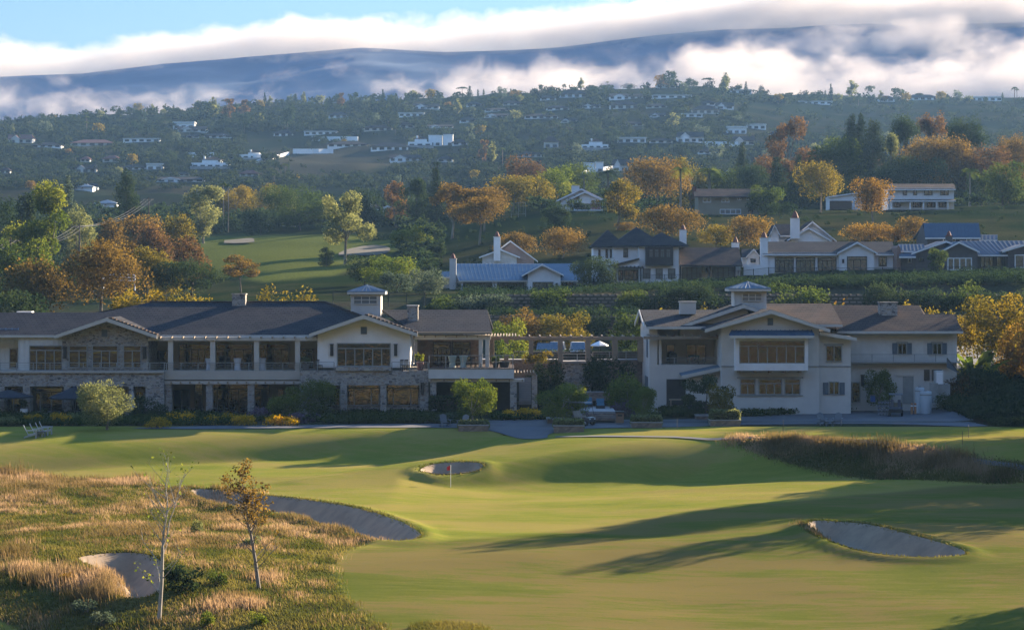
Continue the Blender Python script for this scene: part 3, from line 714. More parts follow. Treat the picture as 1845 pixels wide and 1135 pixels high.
    for a, b_, c_ in ((372,450,(.25,.5,.75)),(455,486,(.5,))): window(B,a,b_,689,742,203.6,c_,(.22,))
    window(B,500,512,700,742,203.6,(),(),name='door')
    window(B,607,704,618,660,198,(1/6,2/6,3/6,4/6,5/6),(.23,))
    for a in (598,713): sconce(B,a,631,198)
    part_box(B,'vent',M_SHUT,650,661,589,602,197.94,198.1)
    for a, b_, c_ in ((594,613,(.35,)),(625,684,(.22,.75)),(696,755,(.22,.75))): window(B,a,b_,691,731,198.6,c_,(.2,))
    sconce(B,761,700,197.4)
    # railings
    railing(B,-60,300,653,668.5,197.5); railing(B,296,540,653,668,198.1); railing(B,542,602,652,668,197.5); railing(B,706,771,652,668,197.5); railing(B,773,924,640,664,196.8,lines=2)
    chimney(B,418,442,531,560,207,M_STONE,M_STONE); chimney(B,734,753,552,596,203,M_STONE,M_TRIM)
    cupola(B,632,686,526,572,625,694,525,659.5,513,205,637,680,533,548)
    part_box(B,'roof_hatch',M_WHITE,30,57,561,565,205.4,206.4)
    return B
clubhouse_west()

# ---------------------------------------------------------------- right clubhouse
def clubhouse_east():
    B = empty('clubhouse', (wx(1440,204), 204, 0.3)); tag(B, 'cream stucco clubhouse with boxed bay window and shuttered right wing', 'building')
    Yw = 204.0; X0 = wx(1170,Yw); X1 = wx(1300,200)
    ztop = wz(588,Yw); zdeck = wz(657,Yw)
    w = MB(); w.box(X0,X1,Yw,218,0.0,zdeck)                       # lower storey of the left wing
    w.box(X0,X0+.7,Yw+.002,218,zdeck,ztop+.1).box(X0+.703,X1,208,217.9,zdeck,ztop+.1)
    w.build('wing_wall', M_STUC, B)
    tp = gable_top(1212,1340,1368,590,548,204.4)
    g = MB(); Yg = 204.5; xa, xb, xp = wx(1226,Yg), wx(1362,Yg), wx(1340,Yg)
    g.prism([(xa,wz(606,Yg)),(xb,wz(606,Yg)),(xb,tp(xb)-.1),(xp,tp(xp)-.12),(xa,tp(xa)-.1)],Yg,211); boards(g,1226,1362,600,606,Yg,211,lambda x: tp(x)-.12)
    g.build('board_gable', M_CREAM, B)
    t2 = gable_top(1270,1390,1495,592,558,200)
    xa, xb, xp = wx(1300,200), wx(1476,200), wx(1390,200)
    m = MB(); m.prism([(xa,0),(xb,0),(xb,t2(xb)-.12),(xp,t2(xp)-.12),(xa,t2(xa)-.12)],200,212); m.build('bay_wall', M_STUC, B)
    MB().box(xa-.02,xb+.02,199.93,200.02,wz(661,200),wz(659,200)).build('string_course', M_FRAME, B)
    n = MB(); n.box(xb+.003,wx(1533,200.6),200.6,210,0,wz(606,200.6)); n.prism([(xb+.003,wz(606,200.6)),(wx(1533,200.6),wz(606,200.6)),(xb+.003,wz(600,200.6))],200.6,206); n.build('side_wall', M_STUC, B)
    MB().box(xb+.01,wx(1533,200.6)+.02,200.54,200.62,wz(661,200.6),wz(659,200.6)).build('string_course', M_FRAME, B)
    r = MB(); bx(r,1500,1724,653,740,205,216); r.build('rear_wall', M_STUC, B)
    r = MB(); boards(r,1500,1724,596,653,205.2,216); r.build('board_wall', M_CREAM, B)
    MB().box(wx(1500,204.3),wx(1730,204.3),204.2,205.3,wz(654,204.3),wz(652,204.3)).build('deck', M_FRAME, B)
    # roofs
    eave_roof(B, [(1166,588,203.3),(1300,588,203.3),(1330,558,211),(1153,558,211)], M_ROOF, M_TRIM)
    pk = at(1153,558,211); a0 = at(1166,588,203.3)
    q = MB(); ge = Vector((X0,0,0)); q.add([(X0,Yw,ztop+.05),(X0,218,ztop+.05),(X0,211,pk.z-.2),(X0+.2,Yw,ztop+.05),(X0+.2,218,ztop+.05),(X0+.2,211,pk.z-.2)],[(0,2,1),(3,4,5),(0,3,5,2),(2,5,4,1)]); q.build('gable_end', M_STUC, B)
    q = MB(); xr = pk.x-.03
    q.add([(xr,203.3,a0.z+.03),(xr,211,pk.z+.03),(xr,211,pk.z-.3),(xr,203.3,a0.z-.3),(xr-.08,203.3,a0.z+.03),(xr-.08,211,pk.z+.03),(xr-.08,211,pk.z-.3),(xr-.08,203.3,a0.z-.3)],[(0,1,2,3),(7,6,5,4),(0,4,5,1),(3,2,6,7),(0,3,7,4)])
    q.add([(xr,218.7,a0.z+.03),(xr,211.01,pk.z+.03),(xr,211.01,pk.z-.3),(xr,218.7,a0.z-.3),(xr-.08,218.7,a0.z+.03),(xr-.08,211.01,pk.z+.03),(xr-.08,211.01,pk.z-.3),(xr-.08,218.7,a0.z-.3)],[(3,2,1,0),(4,5,6,7),(1,5,4,0),(7,6,2,3),(4,7,3,0)])
    q.build('barge_board', M_TRIM, B)
    gable_roof(B,1212,1340,1368,591,548,558,203.8,212,M_ROOF,M_TRIM)
    gable_roof(B,1270,1390,1496,593,558,593,199.2,211.5,M_ROOF,M_TRIM)
    eave_roof(B, [(1392,584,203),(1518,584,203),(1498,547,211),(1340,547,211)], M_ROOFB, M_TRIM)
    sl = .3; Yh = (12-wz(596,204.3)+sl*204.3)/(sl+66/F); Yr = (12-wz(596,204.3)+sl*204.3)/(sl+50/F)
    eave_roof(B, [(1508,596,204.3),(1735,596,204.3),(1718,566,Yh),(1664,566,Yh),(1656,550,Yr),(1496,550,Yr)], M_ROOFB, M_TRIM)
    ee = at(1735,596,204.3); e0 = at(1508,596,204.3)
    MB().slab([tuple(at(1496,550,Yr)),tuple(at(1656,550,Yr)),(ee.x,218,ee.z),(e0.x,218,e0.z)], .16).build('rear_roof', M_ROOFB, B)
    a, b = at(1477,597,199.8), at(1544,608,199.8)
    MB().slab([tuple(a),tuple(b),(b.x,206,b.z),(a.x,206,a.z)], .14).build('shed_roof', M_ROOF, B)
    MB().prism([(a.x,a.z-.02),(b.x,b.z-.02),(b.x,b.z-.3),(a.x,a.z-.3)],199.74,199.86).build('barge_board', M_TRIM, B)
    # boxed bay
    c = MB(); bx(c,1325,1456,605,614,198.8,200); bx(c,1325,1456,655,668,198.84,200); bx(c,1325,1332,614.02,655,198.8,200); bx(c,1450,1456,614.02,655,198.8,200); boards(c,1326,1455,655.4,667.6,198.79,198.9,None,.22)
    c.build('bay_box', M_WHITE, B)
    bay = window(B,1332,1450,614,655,198.95,(1/7,-2/7,3/7,4/7,-5/7,6/7),(.24,))
    eave_roof(B, [(1314,604,198.0),(1467,604,198.0),(1462,595,200),(1319,595,200)], M_METALD, M_TRIM, .1, 'bay_roof', back=False, seams=.4)
    k = MB()
    for a in (1332,1361,1388,1414,1442): k.box(wx(a,199)-.1,wx(a,199)+.1,199,200,wz(672,199),wz(668.2,199))
    k.build('brackets', M_WOOD, B)
    for a, b_, c_ in ((1333,1361,(.5,)),(1366.5,1409,(.33,.67)),(1413,1442,(.5,))): window(B,a,b_,682,711,200,c_,(.3,))
    for a, b_, t, u in ((1328,1447,678.5,681.6),(1328,1447,711.6,713.5)): part_box(B,'window_trim',M_FRAME,a,b_,t,u,199.9,200.01)
    part_box(B,'vent',M_SHUT,1383,1393,573,586,199.94,200.05)
    window(B,1488,1517,622,652,200.6,(.5,)); window(B,1493,1512,687,711,200.6,(.5,))
    part_box(B,'window_trim',M_FRAME,1485,1520,619,621.8,200.5,200.61)
    for a, b_ in ((1483,1492),(1513,1522)): part_box(B,'shutter',M_SHUT,a,b_,689,711,200.52,200.61)
    for c0 in (1617,1680):
        window(B,c0,c0+17,618,639,205.2,(.5,)); part_box(B,'window_trim',M_FRAME,c0-2,c0+19,616,617.8,205.08,205.21)
        for a, b_ in ((c0-9,c0-.6),(c0+17.6,c0+26)): part_box(B,'shutter',M_SHUT,a,b_,618,639,205.12,205.21)
    window(B,1534,1550,688,725,205,(),(),name='door'); part_box(B,'garage_door',M_FRAME,1627,1646,678,727,204.94,205.1)
    part_box(B,'lintel',M_TRIM,1614,1648,674,677.6,204.9,205.05)
    sconce(B,1554,686,205)
    v = MB()
    for i in range(10): bx(v,1665,1675,666+i*2,667.2+i*2,204.92,205.05); bx(v,1679,1697,666+i*2,667.2+i*2,204.92,205.05)
    v.build('louvre', M_DARK, B)
    railing(B,1533,1724,638,653,204.3,M_FRAME,2.0)
    # left wing balcony
    railing(B,1188,1296,644,657,204.1); part_box(B,'post',M_TRIM,1187,1192,612,657,204,204.3)
    p = MB(); bx(p,1160,1296,606,611,203.2,203.6)
    for i in range(9): x = wx(1170+i*15,204); p.box(x,x+.1,202.6,207.9,wz(605.9,203.2),wz(603.6,203.2))
    p.build('balcony_pergola', M_WOOD, B)
    window(B,1236,1272,620,652,208,(.5,)); window(B,1200,1216,620,656,208,(),(),name='door')
    for a, b_, u0, u1 in ((1176,1179,614,650),(1176,1186,655,720)): pass
    for y0, y1, z0, z1 in ((206,208,wz(645,205),wz(612,205)),(206,207.6,wz(722,205),wz(680,205)),(208.2,209.8,wz(722,205),wz(680,205))): MB().box(X0-.05,X0+.02,y0,y1,z0,z1).build('side_window', M_SHUT, B)
    o = MB(); bx(o,1201,1240,683,730,203.9,204.02); o.build('opening_shade_panel', M_DARK, B)  # dark panel on a solid wall stands in for the opening's shade
    part_box(B,'post',M_STUC,1236,1246,684,730,203,203.4)
    a0, a1 = at(1228,676,201.2), at(1298,661,201.2)
    MB().slab([tuple(a0),tuple(a1),(a1.x,204,a1.z+.1),(a0.x,204,a0.z+.1)], .1).build('lean_to_roof', M_METAL, B)
    MB().prism([(a0.x,a0.z-.02),(a1.x,a1.z-.02),(a1.x,a1.z-.32),(a0.x,a0.z-.32)],201.1,201.22).build('barge_board', M_TRIM, B)
    q = MB(); q.prism([(wx(1240,201.8),0),(wx(1299,201.8),0),(wx(1299,201.8),wz(665,201.8)),(wx(1240,201.8),wz(677,201.8))],201.8,203.99); q.build('porch_wall', M_STUC, B)
    chimney(B,1225,1254,545,566,208,M_STUC,M_TRIM); chimney(B,1585,1617,546,572,208.5,M_STONE,M_STONE)
    cupola(B,1323,1381,521,560,1313,1389,519.5,1351,507,206,1337,1373,528,543)
    window(B,1306,1308,1,2,1) if False else None
clubhouse_east()

M_SAND_SHADED = mat('shaded_valley_sand', (0.060,0.052,0.034), (0.045,0.042,0.028), 0.3, 0.95, 6)  # valley bunkers: their shade is put into a darker sand colour

# ---------------------------------------------------------------- trees
def foliage(name, c1, c2, c3, trans=0.48):
    c1, c2, c3 = [tuple(v*1.25 for v in c) for c in (c1, c2, c3)]
    m = bpy.data.materials.new(name); m.use_nodes = True; N, L = nodes(m); N.remove(N['Principled BSDF'])
    a = N.new('ShaderNodeAttribute'); a.attribute_name = 'tint'
    oi = N.new('ShaderNodeObjectInfo')
    ad = N.new('ShaderNodeMath'); ad.operation = 'MULTIPLY_ADD'; L.new(oi.outputs['Random'], ad.inputs[0]); ad.inputs[1].default_value = 0.3; L.new(a.outputs['Fac'], ad.inputs[2])
    r = ramp_node(N, L, ad.outputs[0], [(0.15,c1),(0.65,c2),(1.15,c3)])
    d = N.new('ShaderNodeBsdfDiffuse'); t = N.new('ShaderNodeBsdfTranslucent'); L.new(r.outputs[0], d.inputs[0])
    h = N.new('ShaderNodeHueSaturation'); h.inputs['Saturation'].default_value = 1.15; h.inputs['Value'].default_value = 1.25; L.new(r.outputs[0], h.inputs['Color']); L.new(h.outputs[0], t.inputs[0])
    mx = N.new('ShaderNodeMixShader'); mx.inputs[0].default_value = trans; L.new(d.outputs[0], mx.inputs[1]); L.new(t.outputs[0], mx.inputs[2])
    L.new(mx.outputs[0], N['Material Output'].inputs[0]); return m
LEAF = {
 'rust': foliage('rusty_leaves', (0.050,0.038,0.016), (0.105,0.072,0.025), (0.165,0.110,0.036)),
 'gold': foliage('golden_leaves', (0.050,0.052,0.016), (0.11,0.092,0.022), (0.17,0.125,0.030)),
 'green': foliage('green_leaves', (0.020,0.034,0.011), (0.038,0.056,0.016), (0.070,0.084,0.024)),
 'dark': foliage('dark_leaves', (0.014,0.026,0.014), (0.026,0.042,0.019), (0.045,0.058,0.024), 0.3),
 'scrub': foliage('hillside_scrub', (0.008,0.015,0.010), (0.016,0.025,0.014), (0.032,0.040,0.018), 0.3),
 'conifer': foliage('conifer_needles', (0.012,0.022,0.016), (0.022,0.036,0.022), (0.045,0.055,0.026), 0.25),
 'olive': foliage('olive_leaves', (0.070,0.080,0.036), (0.12,0.13,0.055), (0.19,0.19,0.08)),
 'lime': foliage('lime_leaves', (0.036,0.056,0.014), (0.075,0.100,0.022), (0.15,0.155,0.035)),
 'brown': foliage('brown_leaves', (0.050,0.033,0.018), (0.09,0.055,0.026), (0.14,0.085,0.036)),
 'grey': foliage('grey_green_leaves', (0.030,0.045,0.032), (0.050,0.068,0.046), (0.08,0.095,0.062)),
 'yellow': foliage('yellow_flowers', (0.06,0.07,0.014), (0.34,0.21,0.015), (0.55,0.30,0.02)),
 'purple': foliage('purple_flowers', (0.06,0.05,0.055), (0.10,0.075,0.10), (0.14,0.10,0.14)),
 'orange': foliage('orange_leaves', (0.085,0.052,0.018), (0.145,0.090,0.027), (0.21,0.140,0.042)),
 'tawny': foliage('tawny_grass', (0.075,0.060,0.025), (0.165,0.118,0.060), (0.30,0.21,0.13), 0.45),
 'turf': foliage('turf_blades', (0.040,0.050,0.014), (0.075,0.078,0.022), (0.13,0.112,0.038), 0.45)}
BARK = mat('pale_bark', (0.26,0.22,0.17), (0.16,0.13,0.10), 2.5, 0.9, 5, (1,1,0.3))
BARKD = mat('dark_bark', (0.085,0.068,0.052), (0.055,0.045,0.036), 2.5, 0.9, 5, (1,1,0.3))
def leaf_quads(P, l, rng, droop=0.0, asp=0.5, up=0.0):
    """one small rhombus per point"""
    n = len(P)
    a = rng.normal(size=(n,3)); a[:,2] = a[:,2]*(1-up)-droop+up; a /= np.linalg.norm(a,axis=1)[:,None]+1e-9
    b = rng.normal(size=(n,3)); b -= a*np.sum(a*b,1)[:,None]; b /= np.linalg.norm(b,axis=1)[:,None]+1e-9
    s = (l*(0.65+0.7*rng.random(n)))[:,None]
    V = np.empty((n,4,3)); V[:,0] = P-a*s*.5; V[:,1] = P+b*s*asp*.5; V[:,2] = P+a*s*.5; V[:,3] = P-b*s*asp*.5
    return V.reshape(-1,3), np.arange(4*n).reshape(n,4)
def lobes_for(kind, rng):
    """(x,y,z,rx,ry,rz) in a unit box: x,y within -0.5..0.5 and z within 0..1 of the crown"""
    L = []
    if kind == 'dome':
        L.append((0,0,.44,.38,.38,.50)); L.append((0,0,.22,.24,.24,.30))
        n = rng.integers(6,9)
        for i in range(n):
            a = 2*math.pi*(i+rng.random()*.6)/n; r = .20+.10*rng.random(); s = .20+.07*rng.random()
            L.append((r*math.cos(a),r*math.sin(a),.30+.34*rng.random(),s,s,s*1.35))
        for i in range(3): L.append((rng.normal()*.13,rng.normal()*.13,.70,.17,.17,.27))
    elif kind == 'round':
        L.append((0,0,.48,.33,.33,.42))
        for i in range(11):
            a = 2*math.pi*rng.random(); z = .16+.68*rng.random(); r = .34*math.sqrt(max(.05,1-(2*z-.95)**2)); s = .13+.09*rng.random()
            L.append((r*math.cos(a),r*math.sin(a),z,s,s,s*1.1))
    elif kind == 'airy':
        for i in range(15):
            z = .12+.80*rng.random(); a = 2*math.pi*rng.random(); r = (.10+.28*rng.random())*math.sqrt(max(.1,1-(2*z-.9)**2)); s = .09+.09*rng.random()
            L.append((r*math.cos(a),r*math.sin(a),z,s,s,s*1.0))
    elif kind == 'tall':
        for i in range(16):
            z = .06+.88*rng.random(); a = 2*math.pi*rng.random(); w = .42*(1-abs(z-.45)*.95); r = w*rng.random(); s = .12+.08*rng.random()
            L.append((r*math.cos(a),r*math.sin(a),z,s,s,s*.75))
    elif kind == 'cone':
        for i in range(10):
            z = .04+.92*i/9; rr = .46*(1-z)**.8+.03
            m = max(2, int(7*(1-z))+1)
            for j in range(m):
                a = 2*math.pi*(j+rng.random()*.7)/m; s = .06+.30*rr
                L.append((rr*.62*math.cos(a),rr*.62*math.sin(a),z-.03+.03*rng.random(),s,s,.045+.02*rng.random()))
        L.append((0,0,.45,.14,.14,.45))
    elif kind == 'column':
        for i in range(12):
            z = .05+.85*i/11; w = .40*min(1, (1-z)*2.6+.22)
            for j in range(3):
                a = 2*math.pi*rng.random(); s = w*.62
                L.append((w*.42*math.cos(a),w*.42*math.sin(a),z,s,s,.085))
    elif kind == 'parasol':
        for i in range(10):
            a = 2*math.pi*rng.random(); r = .34*math.sqrt(rng.random()); s = .15+.08*rng.random()
            L.append((r*math.cos(a),r*math.sin(a),.60+.22*rng.random(),s,s,.18))
    elif kind == 'bush':
        L.append((0,0,.30,.40,.40,.58))
        for i in range(8):
            a = 2*math.pi*rng.random(); r = .18+.16*rng.random(); s = .15+.08*rng.random()
            L.append((r*math.cos(a),r*math.sin(a),.25+.5*rng.random(),s,s,s*1.4))
    return L
def crown_points(kind, W, H, n, rng):
    L = lobes_for(kind, rng); A = np.array(L)
    wgt = (A[:,3]*A[:,5]); wgt = wgt/wgt.sum()
    pick = rng.choice(len(L), n, p=wgt)
    d = rng.normal(size=(n,3)); d /= np.linalg.norm(d,axis=1)[:,None]
    if kind in ('dome','bush','parasol'): d[:,2] = np.where(d[:,2] < (-.7 if kind == 'dome' else -.25), -d[:,2]*.6, d[:,2])
    r = np.clip(1-np.abs(rng.normal(size=n))*.24, .15, 1.08)[:,None]
    # break the lobe up into tufts
    ph = rng.random((len(L),3))*6.28
    q = ph[pick]; t = np.sin(d[:,0]*7+q[:,0])*np.sin(d[:,1]*7+q[:,1])*np.sin(d[:,2]*7+q[:,2])
    t2 = np.sin(d[:,0]*15+q[:,1])*np.sin(d[:,1]*15+q[:,2])*np.sin(d[:,2]*15+q[:,0])
    r = r*(1+.24*t[:,None]+.16*t2[:,None])
    P = A[pick,:3]+d*r*A[pick,3:]
    P = P*np.array([W,W,H])
    tn = rng.random(len(L))[pick]*.45+rng.random(n)*.35+.2*(t > 0)
    return P, tn, A
def make_tree(kind, W, H, leaf, lm, bark, seed, n, trunk_frac, tr_r=None, parent=None):
    """crown and trunk meshes for a tree of height H (trunk_frac of it bare)"""
    rng = np.random.default_rng(seed)
    hb = H*trunk_frac; Hc = H-hb
    P, tn, A = crown_points(kind, W, Hc, n, rng)
    z = P[:,2]; lo, hi = np.percentile(z, 0.5), z.max()
    P[:,2] = (z-lo)/(hi-lo)*Hc+hb
    P[:,2] = np.maximum(P[:,2], .05)
    k = W*.5/np.percentile(np.abs(P[:,:2]), 99); P[:,:2] *= k
    V, Fc = leaf_quads(P, leaf, rng, droop=.25 if kind in ('airy','tall','dome') else 0)
    me = np_mesh('crown', V, Fc, lm, tint=np.repeat(tn, 4))
    tb = MB(); r0 = tr_r or max(.10, H*.022)
    lean = rng.normal(size=2)*.03*H
    top = Vector((lean[0], lean[1], hb+Hc*(.30 if kind not in ('cone','column') else .92)))
    p1 = Vector((lean[0]*.3, lean[1]*.3, hb*.6))
    tb.tube([(0,0,-.4), (0,0,.15), p1, top], [r0*1.35, r0*1.05, r0*.85, r0*(.5 if kind not in ('cone','column') else .15)], 7)
    if kind not in ('cone','column','bush'):
        idx = rng.permutation(len(A))[:8]
        for i in idx:
            e = Vector((A[i,0]*W*.9*k, A[i,1]*W*.9*k, hb+Hc*min(.92, A[i,2])))
            s = p1.lerp(top, .25+.65*rng.random())
            m = s.lerp(e, .5)+Vector((0,0,-.05*Hc+.10*Hc*rng.random()))
            tb.tube([s, m, e], [r0*.5, r0*.32, r0*.10], 5)
    return me, tb
BASE = {1015:465,1212:440,1290:446,1352:446,930:462,1563:434,1645:437,1612:436,1126:416,864:441,997:412,1113:413,1479:383,1573:402,690:432,760:436,742:452,815:430}
def tree(name, kind, px, top, wpx, Y, lm, label, frac=None, n=5000, bark=None, leaf=None, cat='tree', group=None, zb=None, x=None, tr=None):
    if px in BASE and x is None and top < 430: Y = G(px, BASE[px], 345, 700).y
    X = wx(px, Y) if x is None else x
    z0 = gz(X, Y) if zb is None else zb
    H = wz(top, Y)-z0; W = 1.12*wpx*Y/F
    if H < .45*W: z0 = wz(top, Y)-.45*W; H = .45*W
    fr = {'dome':.34,'round':.2,'airy':.30,'tall':.16,'cone':.06,'column':.03,'parasol':.62,'bush':.0}[kind] if frac is None else frac
    if kind == 'bush' and 284 < Y < 297 and 500 < top < 535 and zb is None: Y = 285.4; z0 = gz(X, 285.4); X = wx(px, Y); H = wz(top, Y)-z0; W = 1.2*wpx*Y/F
    if kind == 'bush' and 275 < Y < 281 and zb is None: Y = 270.0; X = wx(px, Y); z0 = gz(X, Y); H = wz(top, Y)-z0
    n = int(min(16000, max(n, 13*W*H*(1-fr)/.17)))
    if leaf is None: leaf = math.sqrt(13.0*W*H*(1-fr)/n)
    e = empty(name, (X, Y, z0)); tag(e, label, cat, group)
    me, tb = make_tree(kind, W, H, leaf, LEAF[lm], bark, int(px*7+top*3+Y), n, fr, tr)
    t = MB(); t.v = tb.v; t.f = tb.f
    m2 = bpy.data.meshes.new('trunk'); m2.from_pydata(t.v, [], t.f); m2.materials.append(bark or BARK); m2.update()
    link('trunk', m2, e); link('crown', me, e)
    return e
def frond_mesh(n_f, R, rng, droop=1.0, leafl=.5, up=.35, seg=7, leaflets=16):
    V = []; Fc = []; T = []
    for i in range(n_f):
        a = 2*math.pi*(i+rng.random()*.5)/n_f; el = up+(.9*rng.random()-.35); r = R*(.85+.25*rng.random())
        d = np.array([math.cos(a), math.sin(a)]); tn = rng.random()
        for j in range(leaflets):
            t = (j+1)/leaflets; h = r*(math.sin(el)*t-droop*.75*t*t); q = np.array([d[0]*r*math.cos(el*.6)*t, d[1]*r*math.cos(el*.6)*t, h])
            s = leafl*(1-abs(t-.4)*.9)
            for sd in (-1,1):
                pr = np.array([-d[1]*sd, d[0]*sd, -.45]); e = q+(pr+np.array([d[0]*.5,d[1]*.5,0]))*s; w = np.array([d[0],d[1],-droop*t])*(r/leaflets*.30)
                b = len(V); V += [q-w, e-w*.3, e+w*.3, q+w]; Fc.append((b,b+1,b+2,b+3)); T += [tn]*4
    return np.array(V), np.array(Fc), np.array(T)
def palm(name, px, top, Y, Rpx, label, lm='green', group=None, zb=None):
    X = wx(px, Y); z0 = gz(X, Y) if zb is None else zb; R = Rpx*Y/F; H = wz(top, Y)-z0-R*.35
    rng = np.random.default_rng(int(px*3+top)); V, Fc, T = frond_mesh(15, R, rng, 1.0, R*.34)
    V[:,2] += H
    e = empty(name, (X, Y, z0)); tag(e, label, 'palm tree', group)
    tb = MB().tube([(0,0,-.3),(.1,0,H*.5),(0,0,H)], [R*.13,R*.08,R*.08], 7)
    m2 = bpy.data.meshes.new('trunk'); m2.from_pydata(tb.v, [], tb.f); m2.materials.append(BARK); link('trunk', m2, e)
    link('crown', np_mesh('crown', V, Fc, LEAF[lm], tint=T), e)
    return e

